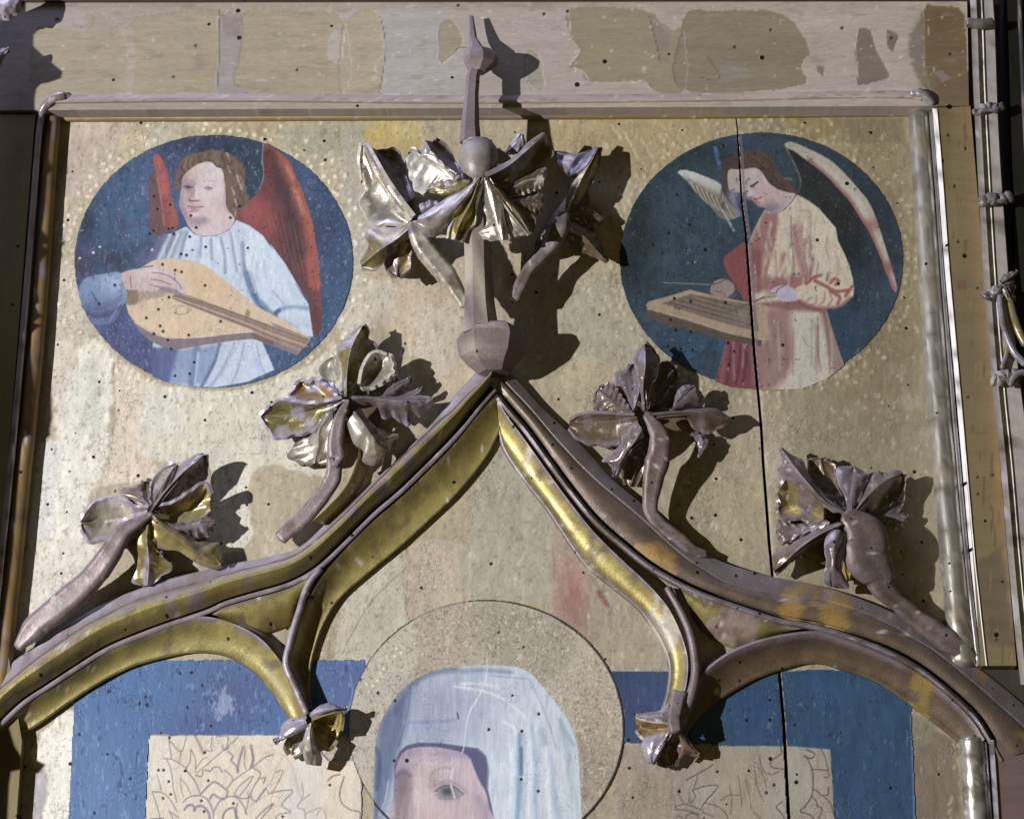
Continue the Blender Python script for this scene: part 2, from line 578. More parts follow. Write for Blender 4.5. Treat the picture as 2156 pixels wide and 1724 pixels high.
def lobe(parent, mid, Lp, Rp, dm, dl, dr, bulge=(0, 0), teeth=(3, 3), amp=0.10, col=OLIVE, rim=MAUVE, gild=0.5, nu=48, nv=9, seed=0,
         name="leaf_lobe", thick=7.0, vein=2.0):
    """One carved leaf lobe: midrib and two traced edges, cupped between them, edges notched, with thickness."""
    tt = np.linspace(0, 1, nu)

    def dep(d):
        return np.interp(tt, np.linspace(0, 1, len(d)), d)
    m, l, r = spl(mid, nu), spl(Lp, nu), spl(Rp, nu)
    teeth = tuple(t_ + 3 if t_ else 0 for t_ in teeth)
    amp = amp * 1.35
    dmm, dll, drr = dep(dm), dep(dl), dep(dr)
    cols = []
    rows = []
    dd_ = []
    for sgn, e, de, bl, nt in ((-1, l, dll, bulge[0], teeth[0]), (1, r, drr, bulge[1], teeth[1])):
        sc = np.abs(((tt * nt) % 1.0) - 0.5) * 2 if nt else np.zeros(nu)
        k = 1 + amp * 0.4 - amp * sc ** 1.5 * np.clip(tt * 6, 0, 1) * np.clip((1 - tt) * 6, 0, 1)
        e = m + (e - m) * k[:, None]
        vs_ = np.linspace(0, 1, nv)
        seq = []
        for v in vs_:
            q = m * (1 - v) + e * v
            d = dmm * (1 - v) + de * v + bl * 4 * v * (1 - v) + vein * np.sin(v * 9 + tt * 12) * v * (1 - v) * 2
            d = d - sc * amp * 30 * v * v
            seq.append((q, np.maximum(d, 1.0), v))
        rows.append(seq)
    seq = rows[0][::-1] + rows[1][1:]
    co = np.stack([P(q[:, 0], q[:, 1], d) for q, d, v in seq], 1)
    vv = np.array([v for _, _, v in seq])
    w = (np.clip((vv - 0.72) / 0.28, 0, 1) ** 1.2)[None, :, None] * np.ones((nu, 1, 1))
    w = np.maximum(w, np.clip((0.14 - vv) / 0.14, 0, 1)[None, :, None] * 0.8)
    rgb = (np.array(col)[None, None] * (1 - w) + np.array(rim)[None, None] * w).reshape(-1, 3)
    gd = (gild * (1 - 0.7 * w[..., 0])).reshape(-1)
    co = co.reshape(-1, 3)
    rgb, gd = wear(co, rgb, gd, seed, rim, 0.25, 90)
    f = face_front(co, grid_faces(nu, len(seq)))
    o = np_mesh(name, co, f, rgb, MAT["leaf"], parent, gd)
    s = o.modifiers.new("thickness", "SOLIDIFY")
    s.thickness, s.offset = thick * UNIT, -1
    e = o.modifiers.new("edge", "EDGE_SPLIT")
    e.split_angle = math.radians(55)
    return o


def leaf_backing(parent, pts, c, d_rim, d_mid, seed=0):
    """The uncut ground of a carved leaf behind its lobes."""
    q = spl(pts, 72, closed=True)[:-1]
    nv = 9
    v = np.linspace(0, 1, nv)
    c = np.array(c, float)
    co, n = [], len(q)
    for t in v:
        r = c[None] * (1 - t) + q * t
        co.append(P(r[:, 0], r[:, 1], 0.55 * (d_mid * (1 - t * t) + d_rim * t * t)))
    co = np.stack(co, 1).reshape(-1, 3)
    i = np.arange(n * nv).reshape(n, nv)
    j = np.roll(i, -1, 0)
    f = face_front(co, np.stack([i[:, :-1], j[:, :-1], j[:, 1:], i[:, 1:]], -1).reshape(-1, 4))
    rgb, g = wear(co, np.tile(np.array(BROWN), (len(co), 1)), np.full(len(co), 0.35), seed, MAUVE, 0.3, 80)
    o = np_mesh("dark_leaf_backing", co, f, rgb, MAT["stem"], parent, g)
    s = o.modifiers.new("thickness", "SOLIDIFY")
    s.thickness, s.offset = 8 * UNIT, -1
    return o


def box_between(name, quad, d_front, d_back, mat, parent, col, gild=0.0, nu=2, nv=2, painter=None, seed=0, bev=0.0):
    """Board with its front face on the traced quad (tl, tr, br, bl), sides running straight back."""
    q = np.array(quad, float)
    u, v = np.meshgrid(np.linspace(0, 1, nu), np.linspace(0, 1, nv), indexing="ij")
    u, v = u[..., None], v[..., None]
    g = (q[0] * (1 - u) + q[1] * u) * (1 - v) + (q[3] * (1 - u) + q[2] * u) * v
    px, py = g[..., 0].ravel(), g[..., 1].ravel()
    fr = P(px, py, d_front)
    hh = 0
    if painter is not None:
        pt = painter(px, py)
        rgb = paint_albedo(pt.rgb, px, py)
        hh = pt.h
        fr[:, 1] -= hh * UNIT
    else:
        rgb = np.tile(np.array(col, float), (px.size, 1))
    f = face_front(fr, grid_faces(nu, nv))
    i = np.arange(nu * nv).reshape(nu, nv)
    loop = np.r_[i[:, 0], i[-1, 1:], i[::-1, -1][1:], i[0, ::-1][1:-1]]
    bk = fr[loop].copy()
    bk[:, 1] = -UNIT * d_back
    k = nu * nv
    co = np.vstack([fr, fr[loop], bk])
    n = loop.size
    a = np.arange(n)
    b = (a + 1) % n
    side = np.stack([k + a, k + b, k + n + b, k + n + a], -1)
    rgb = np.vstack([rgb, rgb[loop] * 0.9, rgb[loop] * 0.9])
    o = np_mesh(name, co, np.vstack([f, side]), rgb, mat, parent, gild, smooth=False)
    return o
# ------------------------------------------------------------------ the gap between the two boards
CRK = np.array([(1549, 240), (1551.8, 266), (1556, 326), (1562, 426.5), (1570, 486.6), (1576, 567), (1581, 640), (1584.5, 690), (1588.5, 745),
                (1594, 805), (1598, 845), (1603.4, 909), (1607, 976), (1613.5, 1060), (1619.5, 1143), (1625, 1198), (1634, 1310), (1641, 1415),
                (1650, 1516), (1657, 1649), (1663, 1760)], float)


def crack_x(y):
    return np.interp(y, CRK[:, 1], CRK[:, 0])


def crack_w(y):
    return np.interp(y, [240, 420, 560, 800, 1100, 1400, 1760], [3.0, 4.0, 5.5, 6.0, 6.5, 6.5, 7.5])


def ellipse(cx, cy, rx, ry, n=60, a0=0, a1=360):
    a = np.radians(np.linspace(a0, a1, n, endpoint=(a1 - a0) < 360))
    return list(zip(cx + rx * np.cos(a), cy + ry * np.sin(a)))


RD1, RD2, HALO = (449, 550, 293, 266), (1602, 547, 298, 268), (1023, 1531, 290, 269)


# ------------------------------------------------------------------ gilded ground of the panel
def ground(px, py):
    p = Paint(px, py, (174, 160, 128))
    X, Y = p.X, p.Y
    p.mottle(160, 0.06, 1)
    # right half: darker, browner tones
    p.blob((1780, 900), 330, 420, (156, 146, 112), 0.8)
    p.blob((1840, 560), 130, 330, (138, 118, 74), 0.85)
    p.blob((1560, 265), 330, 60, (172, 150, 98), 0.7)
    p.fill(R2([(1190, 770), (2155, 760), (2155, 960), (1900, 1120), (1640, 1120), (1300, 900)]), (172, 152, 102), 14, noise=10, a=0.8)
    p.fill(R3([(650, 740), (990, 740), (960, 830), (850, 890), (700, 830)]), (150, 128, 72), 5, noise=4, a=0.8)
    p.fill(R3([(990, 745), (1410, 735), (1410, 900), (1000, 900)]), (136, 122, 84), 8, noise=6, a=0.7)
    p.fill(R3([(355, 750), (640, 750), (660, 830), (500, 850), (360, 830)]), (150, 138, 110), 5, noise=4, a=0.9)
    # upper left and centre
    p.fill(R1([(430, 775), (800, 780), (750, 1000), (560, 1200), (440, 1200)]), (182, 165, 150), 20, noise=14, a=0.9)
    p.fill(R1([(750, 850), (930, 830), (930, 940), (760, 1060)]), (190, 174, 138), 8, noise=5)
    p.fill(R1([(930, 780), (1180, 790), (1160, 880), (940, 950)]), (178, 172, 152), 8, noise=5)
    p.fill(R1([(1180, 790), (2155, 780), (2155, 900), (1700, 860), (1400, 850), (1180, 860)]), (168, 152, 112), 14, noise=8)
    p.fill(R1([(1700, 790), (2155, 790), (2155, 1000), (1900, 960)]), (158, 156, 130), 14, noise=8, a=0.9)
    p.fill(R2([(0, 775), (170, 775), (160, 930), (0, 980)]), (164, 162, 142), 5, noise=4)
    p.fill(R2([(180, 780), (510, 775), (500, 930), (340, 960), (170, 920)]), (190, 166, 96), 4, noise=4, a=0.9, h=-0.6)
    p.blob(R2(230, 820), 30, 26, (196, 172, 70), 0.7)
    p.fill(R2([(515, 780), (780, 775), (770, 870), (640, 900), (520, 880)]), (174, 158, 128), 4, noise=4)
    p.fill(R2([(0, 960), (110, 960), (120, 1300), (220, 1440), (100, 1724), (60, 1724), (0, 1300)]), (172, 165, 145), 12, noise=6)
    # left border, flaked white gesso, bare wood strip
    p.fill(R4([(330, 0), (480, 0), (600, 420), (520, 520), (360, 480), (300, 420), (330, 300)]), (190, 180, 160), 20, noise=10)
    white = R4([(480, 460), (640, 440), (720, 560), (720, 800), (690, 1000), (700, 1120), (640, 1300), (560, 1400), (520, 1724), (340, 1724), (350, 1400), (390, 1180), (360, 1000), (400, 760), (460, 600)])
    p.fill(white, (222, 220, 208), 16, noise=16, ns=20, a=0.9, h=0.8)
    p.fill(R4([(500, 560), (620, 560), (640, 800), (640, 1000), (520, 1000), (470, 800)]), (200, 202, 188), 14, noise=14, a=0.9)
    p.fill(R4([(720, 540), (930, 680), (900, 900), (870, 1040), (960, 1170), (975, 1270), (760, 1320), (560, 1340), (640, 1280), (700, 1110), (725, 820)]),
           (208, 190, 166), 3, noise=3, h=-0.9)
    p.fill(R4([(930, 680), (1100, 715), (1500, 730), (1900, 600), (2155, 500), (2155, 1240), (1700, 1200), (1560, 1330), (1580, 1700), (1300, 1724), (1340, 1240),
               (1000, 1180), (870, 1040), (900, 900)]), (204, 200, 180), 4, noise=6, a=0.95)
    p.fill(R4([(905, 720), (1150, 740), (1150, 1000), (900, 960)]), (208, 206, 196), 20, noise=14, a=0.8)
    p.fill(R4([(340, 420), (480, 460), (430, 700), (380, 900), (350, 980), (330, 760), (305, 480)]), (206, 196, 180), 6, a=0.9)
    p.fill(R4([(250, 1070), (420, 1090), (360, 1300), (350, 1724), (180, 1724), (215, 1400)]), (206, 203, 200), 5, a=1.0, h=-0.8)
    p.fill(R7([(180, 0), (620, 0), (560, 200), (300, 400), (120, 560)]), (208, 202, 188), 12, noise=6)
    # centre: cream flakes over pinkish ground, a painted lit patch, bare wood below right roundel
    p.fill(R5([(150, 40), (720, 100), (880, 300), (860, 600), (700, 760), (600, 700), (450, 480), (260, 330), (170, 250)]), (190, 172, 142), 10, noise=8)
    p.fill(R5([(520, 180), (760, 300), (740, 560), (640, 640), (500, 560), (470, 380)]), (192, 182, 160), 10, noise=14, a=0.9, h=0.5)
    p.fill(R5([(0, 60), (300, 60), (310, 200), (160, 320), (0, 420)]), (186, 178, 156), 10, noise=10)
    p.fill(R5([(1310, 280), (1500, 80), (1750, 50), (1900, 300), (2100, 540), (1800, 600), (1500, 540), (1340, 480)]), (170, 164, 138), 4, noise=4, a=0.9)  # lit area beside the crown's shadow, painted into the ground
    p.fill(R5([(1500, 520), (1720, 600), (1640, 860), (1480, 890), (1330, 720)]), (184, 170, 134), 4, noise=4)
    p.fill(R6([(380, 740), (600, 730), (640, 900), (660, 1080), (560, 1400), (540, 1724), (300, 1724), (130, 1300), (300, 1200), (340, 900)]), (176, 162, 126), 8, noise=6)
    p.fill(R6([(510, 1080), (620, 1150), (610, 1500), (560, 1724), (530, 1400)]), (176, 166, 140), 6, noise=6)
    # inside the arch
    p.fill(R8([(0, 400), (200, 160), (420, 30), (420, 380), (470, 640), (480, 750), (0, 1000)]), (186, 180, 158), 3, noise=3, h=0.5)
    p.fill(R8([(415, 0), (780, 0), (800, 330), (840, 800), (440, 800), (475, 700), (465, 600), (405, 390)]), (184, 168, 144), 3, noise=3, h=-0.6)
    p.fill(R8([(780, 0), (1340, 0), (1330, 300), (1000, 340), (810, 320)]), (170, 166, 142), 4, noise=5)
    p.fill(R8([(1340, 0), (1500, 40), (2000, 560), (2060, 780), (1640, 780), (1500, 560), (1360, 300)]), (170, 156, 130), 8, noise=6)
    p.blob(R8(1440, 300), 30, 60, (170, 84, 86), 0.75)
    p.blob(R8(1480, 500), 34, 50, (152, 106, 100), 0.6)
    p.blob(R8(1400, 150), 24, 60, (168, 126, 112), 0.5)
    p.stroke(R8([(1620, 290), (1650, 340), (1670, 370)]), (156, 60, 64), 9, 6, 0.8)
    p.fill(R5([(1010, 1120), (1130, 1180), (1290, 1480), (1300, 1724), (860, 1724), (830, 1300)]), (168, 163, 140), 12, noise=8)
    # below: greyed ground beside the head and at the edges
    p.fill([(640, 1548), (735, 1548), (735, 1760), (640, 1760)], (190, 178, 158), 8, noise=8)
    p.fill(R7([(190, 1290), (480, 1040), (470, 1724), (300, 1760), (200, 1760), (250, 1600), (240, 1420)]), (226, 224, 216), 6, noise=8, h=0.7)
    p.fill(R7([(160, 1430), (280, 1410), (290, 1560), (240, 1760), (140, 1760)]), (176, 168, 178), 5, noise=5, h=1.0)
    p.fill([(1300, 1570), (1520, 1570), (1520, 1760), (1300, 1760)], (164, 148, 130), 8, noise=6)
    p.fill(R9([(1440, 1060), (1730, 1230), (1760, 1724), (1470, 1724)]), (142, 122, 104), 6, noise=6)
    p.fill(R9([(1450, 1060), (1600, 1110), (1580, 1240), (1450, 1260)]), (146, 138, 112), 8, noise=6)
    # punched granulation round the medallions
    for (cx, cy, rx, ry), tone in ((RD1, (206, 198, 170)), (RD2, (172, 158, 118))):
        ring = np.hypot((X - cx) / rx, (Y - cy) / ry)
        near = np.clip((1.26 - ring) / 0.16, 0, 1) * (ring > 1)
        n = np.clip((fbm(X / 7, Y / 7, 2, 11) - 0.12) / 0.2, 0, 1) * near
        p.rgb += (np.array(tone) / 255.0 - p.rgb) * (n * 0.4)[:, None]
        p.h += n * 0.5
        rng = random.Random(int(cx))
        for k, (rr, cnt) in enumerate(((1.045, 108), (1.105, 96), (1.17, 60))):
            pts = []
            for i in range(cnt):
                if rng.random() < 0.38 + 0.12 * k:
                    continue
                a = 2 * math.pi * (i + rng.uniform(-0.2, 0.2)) / cnt
                pts.append((cx + rx * rr * math.cos(a) + rng.uniform(-3, 3), cy + ry * rr * math.sin(a) + rng.uniform(-3, 3)))
            p.dots(pts, 4.2, tuple(min(255, t + 18) for t in tone), 0.8, h=1.6)
    # scratches, flakes
    for a_, b_ in ((R2(1780, 830), R2(1870, 1000)), (R2(1890, 880), R2(1960, 990)), (R2(1700, 790), R2(1760, 870))):
        p.stroke([a_[0], b_[0]], (205, 195, 165), 4, 3, 0.8)
    rng = random.Random(5)
    for _ in range(46):
        x, y = rng.uniform(180, 1900), rng.uniform(260, 1380)
        p.stroke([(x, y), (x + rng.uniform(-5, 5), y + rng.uniform(8, 34))], rng.choice([(120, 104, 78), (214, 206, 186), (130, 116, 92)]), 2.5, 3, rng.uniform(0.25, 0.7))
    for _ in range(26):
        x, y = rng.uniform(180, 1000), rng.uniform(700, 1100)
        p.stroke([(x, y), (x + rng.uniform(-5, 5), y + rng.uniform(6, 26))], (226, 222, 208), 4, 4, rng.uniform(0.4, 0.9))
    p.stroke(R8([(405, 0), (415, 130), (405, 380), (430, 470), (470, 600), (478, 700), (430, 800)]), (110, 98, 76), 2.2, 2.5, 0.6)
    p.stroke(R8([(410, 130), (200, 330), (60, 560), (0, 680)]), (110, 100, 80), 2.2, 2.5, 0.6)
    p.stroke(R8([(1330, 0), (1340, 200), (1390, 330), (1400, 600)]), (126, 104, 90), 2.5, 3, 0.5)
    p.stroke(R8([(1560, 180), (1660, 320), (1700, 440), (1700, 550)]), (110, 92, 76), 2.5, 3, 0.5)
    p.flecks(10, 0.42, (206, 200, 186), 0.5, 21, sy=16)
    p.flecks(9, 0.46, (124, 110, 84), 0.45, 31, sy=18)
    p.flecks(70, 0.40, (186, 174, 160), 0.35, 41, soft=0.3)
    p.mottle(7, 0.09, 51, sy=20)
    p.mottle(40, 0.06, 53, sy=120)
    # fine loss, grime and old punched texture; gain darkens towards the right
    p.flecks(4.5, 0.36, (128, 118, 100), 0.5, 57)
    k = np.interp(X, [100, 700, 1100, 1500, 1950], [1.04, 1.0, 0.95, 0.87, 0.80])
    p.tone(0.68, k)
    p.h += 0.55 * fbm(X / 26, Y / 60, 4, 61) + 0.25 * fbm(X / 6, Y / 10, 2, 63)
    # raw edge of the split
    s = np.abs(X - crack_x(Y))
    k = np.clip((12 - s) / 8, 0, 1) * (X > crack_x(Y)) * np.clip(0.6 + fbm(X / 9, Y / 22, 3, 71), 0, 1)
    p.rgb += (np.array((190, 178, 160)) / 255.0 - p.rgb) * (k * 0.8)[:, None]
    p.h = np.clip(p.h, -1.5, 1.6)
    return p


def board(parent, left, y0, y1, step):
    nu, nv = 0, int((y1 - y0) / step)
    ys = np.linspace(y0, y1, nv)
    if left:
        xa, xb = np.interp(ys, [240, 1760], [60, -40]), crack_x(ys) - crack_w(ys) / 2
    else:
        xa, xb = crack_x(ys) + crack_w(ys) / 2, np.interp(ys, [240, 1760], [1930, 2060])
    nu = max(8, int((xb - xa).mean() / step))
    t = np.linspace(0, 1, nu)[:, None]
    X, Y = xa[None] * (1 - t) + xb[None] * t, np.repeat(ys[None], nu, 0)
    px, py = X.ravel(), Y.ravel()
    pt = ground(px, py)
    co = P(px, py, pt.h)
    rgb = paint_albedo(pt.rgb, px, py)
    f = face_front(co, grid_faces(nu, nv))
    i = np.arange(nu * nv).reshape(nu, nv)
    edge = i[-1] if left else i[0]
    bk = co[edge].copy()
    bk[:, 1] = 0.018
    k = len(co)
    co = np.vstack([co, co[edge], bk])
    n = len(edge)
    a = np.arange(n - 1)
    sd = np.stack([k + a, k + a + 1, k + n + a + 1, k + n + a], -1)
    wood = np.tile(np.array((0.17, 0.13, 0.12)), (2 * n, 1))
    return np_mesh("board", co, np.vstack([f, sd]), np.vstack([rgb, wood]), MAT["ground"], parent)


panel = thing("altar_panel", "worn gilded wooden panel split by a long black crack behind the carved arch", "wooden panel", (1030, 1000))
board(panel, True, 236, 1765, 3.3)["label"] = "wide gilded board with worn pale gesso left of the crack"
board(panel, False, 236, 1765, 3.3)["label"] = "narrow gilded board right of the crack"


def sheet(parent, x0, x1, y0, y1, step, painter, names, mat, d=2.0, origin=None):
    """A painted patch: one part per painted figure or field."""
    nu, nv = int((x1 - x0) / step), int((y1 - y0) / step)
    X, Y = np.meshgrid(np.linspace(x0, x1, nu), np.linspace(y0, y1, nv), indexing="ij")
    px, py = X.ravel(), Y.ravel()
    pt = painter(px, py)
    rgb = paint_albedo(pt.rgb, px, py)
    co = P(px, py, d + pt.h)
    f = face_front(co, grid_faces(nu, nv))
    cx, cy = px[f].mean(1), py[f].mean(1)
    cut = np.abs(cx - crack_x(cy)) < crack_w(cy) / 2 + step * 0.3
    fl = pt.lab[f[:, 0]]
    out = {}
    for k, nm in names.items():
        sel = (fl == k) & ~cut
        if sel.any():
            out[k] = np_mesh(nm, co, f[sel], rgb, mat, parent)
    return out


SK = (196, 178, 182)


def roundel_one(px, py):
    p = Paint(px, py, (60, 86, 122))
    p.lab[:] = -1
    p.fill(ellipse(*RD1), (60, 88, 126), 2, lab=0, noise=1.6, ns=9, curve=False)
    on = [0]
    p.blob(A(1500, 150), 130, 50, (46, 52, 78), 0.8)
    p.blob(A(1900, 450), 46, 80, (42, 62, 78), 0.95)
    p.blob(C(1300, 900), 60, 120, (52, 70, 104), 0.9)
    p.blob(A(600, 900), 70, 110, (58, 92, 128), 0.9)
    p.blob(A(180, 1000), 22, 60, (34, 44, 66), 0.8)
    p.blob(A(420, 1350), 60, 26, (50, 58, 84), 0.9)
    p.blob(A(140, 1400), 20, 40, (62, 56, 82), 0.8)
    p.blob(A(830, 600), 10, 70, (104, 100, 150), 0.5)
    p.blob(A(1120, 350), 30, 50, (70, 78, 122), 0.8)
    p.blob(B(480, 900), 80, 60, (76, 82, 138), 0.95)
    p.blob(B(800, 1100), 60, 50, (66, 74, 124), 0.9)
    p.mottle(40, 0.14, 2)
    # small wing, left of the head
    p.fill(A([(850, 480), (900, 470), (950, 600), (990, 850), (1020, 1060), (900, 1110), (860, 1040), (845, 800)]), (104, 78, 84), 3, lab=1, noise=2)
    p.fill(A([(895, 262), (935, 250), (990, 320), (1040, 430), (1065, 560), (1080, 720), (1115, 800), (1155, 1010), (1010, 1040), (965, 760), (925, 520), (895, 340)]), (158, 82, 80), 2.5, lab=1, noise=1)
    p.stroke(A([(930, 280), (980, 450), (1010, 650)]), (182, 104, 92), 14, 12, 0.6, only=[1])
    p.stroke(A([(980, 760), (1010, 900), (1030, 1030)]), (128, 70, 76), 12, 10, 0.6, only=[1])
    p.stroke(A([(935, 500), (960, 620), (985, 820), (1010, 1000)]), (170, 130, 128), 2.5, 2, 0.6, only=[1])
    # large wing
    wing = C([(620, 150), (665, 150), (780, 230), (880, 330), (960, 500), (1040, 700), (1110, 900), (1150, 1100), (1180, 1300), (1205, 1500), (1215, 1724)]) + \
        R4([(2022, 60), (2026, 330), (1985, 402), (1960, 330), (1930, 120)]) + C([(1030, 1724), (840, 1400), (690, 1200), (560, 1060), (350, 950), (320, 880), (400, 830), (490, 720), (575, 630), (612, 500), (600, 350)])
    p.fill(wing, (120, 66, 66), 2.5, lab=2, noise=1.2)
    p.stroke(C([(660, 180), (810, 330), (930, 560), (1010, 800), (1090, 1040), (1140, 1320), (1160, 1600)]), (164, 88, 78), 34, 14, 0.95, only=[2])
    p.stroke(C([(720, 220), (860, 400), (960, 620), (1050, 860), (1110, 1060)]), (168, 98, 72), 12, 10, 0.7, only=[2])
    p.stroke(C([(930, 620), (990, 760), (1020, 860)]), (206, 150, 128), 9, 9, 0.6, only=[2])
    p.stroke(C([(860, 400), (910, 500)]), (196, 140, 124), 9, 9, 0.5, only=[2])
    p.stroke(C([(660, 260), (760, 520), (850, 760), (930, 1000), (980, 1250)]), (70, 52, 58), 34, 30, 0.85, only=[2])
    p.stroke(C([(700, 700), (790, 900), (860, 1200), (960, 1500)]), (84, 58, 64), 40, 30, 0.7, only=[2])
    p.blob(C(520, 840), 34, 34, (166, 82, 84), 0.9, only=[2])
    p.blob(C(640, 1020), 26, 34, (150, 74, 76), 0.8, only=[2])
    p.blob(C(640, 450), 16, 50, (118, 60, 62), 0.8, only=[2])
    for k in range(9):
        x = 560 + k * 62
        p.stroke(C([(x, 760 + k * 40), (x + 70, 1000 + k * 60), (x + 120, 1200 + k * 60)]), (140, 84, 86), 2.5, 4, 0.5, only=[2])
    p.stroke(R4([(1850, 0), (1960, 190), (2000, 390)]), (92, 62, 72), 22, 8, 0.8, only=[2])
    p.stroke(C([(612, 130), (602, 300), (615, 480), (570, 620)]), (150, 150, 178), 2.4, 2, 0.7)
    # hair
    p.fill(A([(1180, 340), (1240, 265), (1350, 235), (1480, 208), (1650, 228), (1780, 310), (1852, 400), (1850, 560), (1870, 660), (1915, 720), (1890, 800), (1780, 860), (1752, 935), (1690, 885),
              (1640, 700), (1600, 420), (1480, 345), (1330, 380), (1220, 480), (1190, 580), (1120, 640), (1120, 480)]), (114, 94, 84), 4, lab=3, noise=3, ns=10)
    for k in range(16):
        a0 = 215 + k * 11
        x, y = 1490 + 330 * math.cos(math.radians(a0)), 560 + 320 * math.sin(math.radians(a0))
        p.stroke(A([(x, y), (x + 40 * math.cos(k * 1.7), y + 60), (x + 30, y + 120 + 20 * math.sin(k))]), (78, 62, 56) if k % 2 else (140, 118, 100), 5, 5, 0.55, only=[3])
    for x, y in ((1770, 480), (1800, 560), (1720, 610), (1750, 730), (1740, 830), (1660, 230), (1680, 380)):
        p.stroke(A([(x, y), (x + 14, y + 34), (x + 22, y + 64)]), (186, 170, 156), 4, 3, 0.75, only=[3])
    # face and neck
    p.fill(A([(1208, 490), (1290, 405), (1390, 345), (1500, 335), (1560, 390), (1612, 410), (1640, 520), (1652, 680), (1665, 820), (1720, 890), (1750, 950), (1690, 1045), (1560, 1105), (1420, 1115),
              (1320, 1085), (1262, 1010), (1235, 950), (1200, 880), (1170, 800), (1172, 700), (1190, 600)]), (204, 188, 196), 2, lab=4)
    fc = [4]
    p.blob(A(1320, 450), 34, 26, (196, 172, 166), 0.9, only=fc)
    p.blob(A(1540, 430), 34, 22, (214, 206, 214), 0.8, only=fc)
    p.blob(A(1250, 760), 20, 46, (182, 152, 156), 0.8, only=fc)
    p.blob(A(1590, 780), 26, 40, (200, 180, 184), 0.6, only=fc)
    p.blob(A(1620, 900), 30, 30, (200, 180, 176), 0.6, only=fc)
    p.stroke(H1([(400, 1330), (470, 1430), (600, 1490), (760, 1480), (830, 1465)]), (142, 124, 138), 16, 14, 0.8, only=fc)
    p.stroke(H1([(480, 1500), (620, 1580), (760, 1560)]), (176, 156, 164), 14, 14, 0.6, only=fc)
    p.stroke(H1([(340, 1000), (350, 1180), (400, 1320)]), (158, 136, 150), 14, 14, 0.7, only=fc)
    p.blob(H1(520, 740), 13, 10, (128, 110, 132), 0.85, only=fc)
    p.blob(H1(610, 800), 7, 18, (156, 134, 146), 0.7, only=fc)
    p.stroke(H1([(410, 750), (480, 755), (560, 768), (635, 765)]), (66, 54, 68), 3, 2.2, 0.9)
    p.stroke(H1([(420, 790), (470, 840), (570, 830)]), (146, 128, 146), 2.5, 3, 0.7)
    p.stroke(H1([(850, 792), (890, 768), (940, 768), (1015, 800)]), (56, 48, 48), 3.2, 2, 0.95)
    p.blob(H1(920, 800), 4.5, 4, (96, 92, 86), 0.9)
    p.stroke(H1([(850, 800), (890, 850), (980, 850)]), (160, 144, 152), 2, 3, 0.6)
    p.stroke(H1([(800, 770), (860, 720), (960, 710), (1080, 760)]), (182, 166, 178), 4, 5, 0.6)
    p.stroke(H1([(830, 655), (900, 635), (1000, 635), (1060, 645)]), (154, 138, 156), 2.6, 3, 0.8)
    p.stroke(H1([(430, 640), (500, 622), (570, 630), (640, 690)]), (146, 128, 146), 3, 4, 0.8)
    p.stroke(H1([(640, 700), (610, 850), (560, 960), (520, 1030)]), (160, 138, 148), 7, 8, 0.7)
    p.stroke(H1([(670, 760), (680, 900), (690, 970)]), (222, 214, 218), 5, 6, 0.7)
    p.stroke(H1([(530, 1040), (580, 1062), (640, 1050), (690, 1058), (750, 1040)]), (72, 58, 62), 2.8, 2.2, 0.9)
    p.stroke(H1([(495, 1165), (580, 1178), (660, 1186), (740, 1186), (835, 1172)]), (96, 54, 58), 2.4, 2, 0.9)
    p.blob(H1(650, 1230), 10, 5.5, (166, 124, 132), 0.9)
    p.blob(H1(640, 1140), 12, 4, (188, 154, 160), 0.7)
    p.stroke(H1([(560, 1275), (640, 1290), (700, 1270)]), (140, 104, 112), 2.4, 3, 0.6)
    p.blob(H1(660, 1335), 9, 4, (226, 214, 212), 0.7)
    p.stroke(A([(1262, 1010), (1320, 1080), (1420, 1115), (1560, 1103), (1690, 1045), (1755, 945)]), (120, 112, 132), 2.2, 2, 0.8)
    # robe
    robe = A([(960, 1110), (1100, 1078), (1235, 1010), (1320, 1090), (1420, 1120), (1560, 1110), (1690, 1052), (1765, 945), (1900, 1000), (2040, 1105), (2155, 1262)]) + \
        C([(690, 1200), (840, 1400), (1030, 1724)]) + R4([(1860, 60), (1945, 190), (1975, 395), (1900, 400), (1640, 400), (1730, 605), (1560, 680), (1360, 715), (1200, 712), (1060, 690), (960, 650), (960, 470), (1000, 200)]) + A([(820, 1380), (900, 1220)])
    p.fill(robe, (186, 202, 222), 2.5, lab=5, curve=False)
    rb = [5]
    p.fill(A([(700, 1420), (760, 1260), (900, 1180), (980, 1120), (960, 1250), (860, 1400)]), (84, 88, 130), 8, noise=4, a=0.9)
    p.stroke(A([(1000, 1110), (930, 1250), (860, 1400)]), (98, 102, 140), 18, 12, 0.9, only=[0, 5])
    for pts, c, w in (([(1110, 1100), (1050, 1240), (990, 1380)], (110, 116, 142), 10), ([(1180, 1080), (1120, 1230), (1060, 1360)], (134, 142, 168), 12),
                      ([(1240, 1060), (1200, 1200), (1190, 1340)], (156, 170, 196), 8), ([(1380, 1130), (1350, 1300), (1360, 1400)], (168, 184, 208), 8),
                      ([(1500, 1130), (1500, 1300), (1540, 1450)], (172, 188, 212), 7), ([(1600, 1120), (1620, 1300), (1660, 1500)], (176, 192, 214), 7),
                      ([(1830, 1180), (1840, 1400), (1890, 1600), (1960, 1724)], (112, 136, 168), 9)):
        p.stroke(A(pts), c, w, w * 0.9, 0.8, only=rb)
    p.stroke(A([(1150, 1090), (1090, 1230), (1020, 1370)]), (190, 202, 220), 5, 5, 0.7, only=rb)
    p.blob(A(1480, 1250), 40, 40, (206, 220, 236), 0.7, only=rb)
    p.blob(C(560, 1240), 34, 60, (206, 222, 238), 0.8, only=rb)
    p.blob(C(760, 1500), 30, 60, (196, 214, 232), 0.8, only=rb)
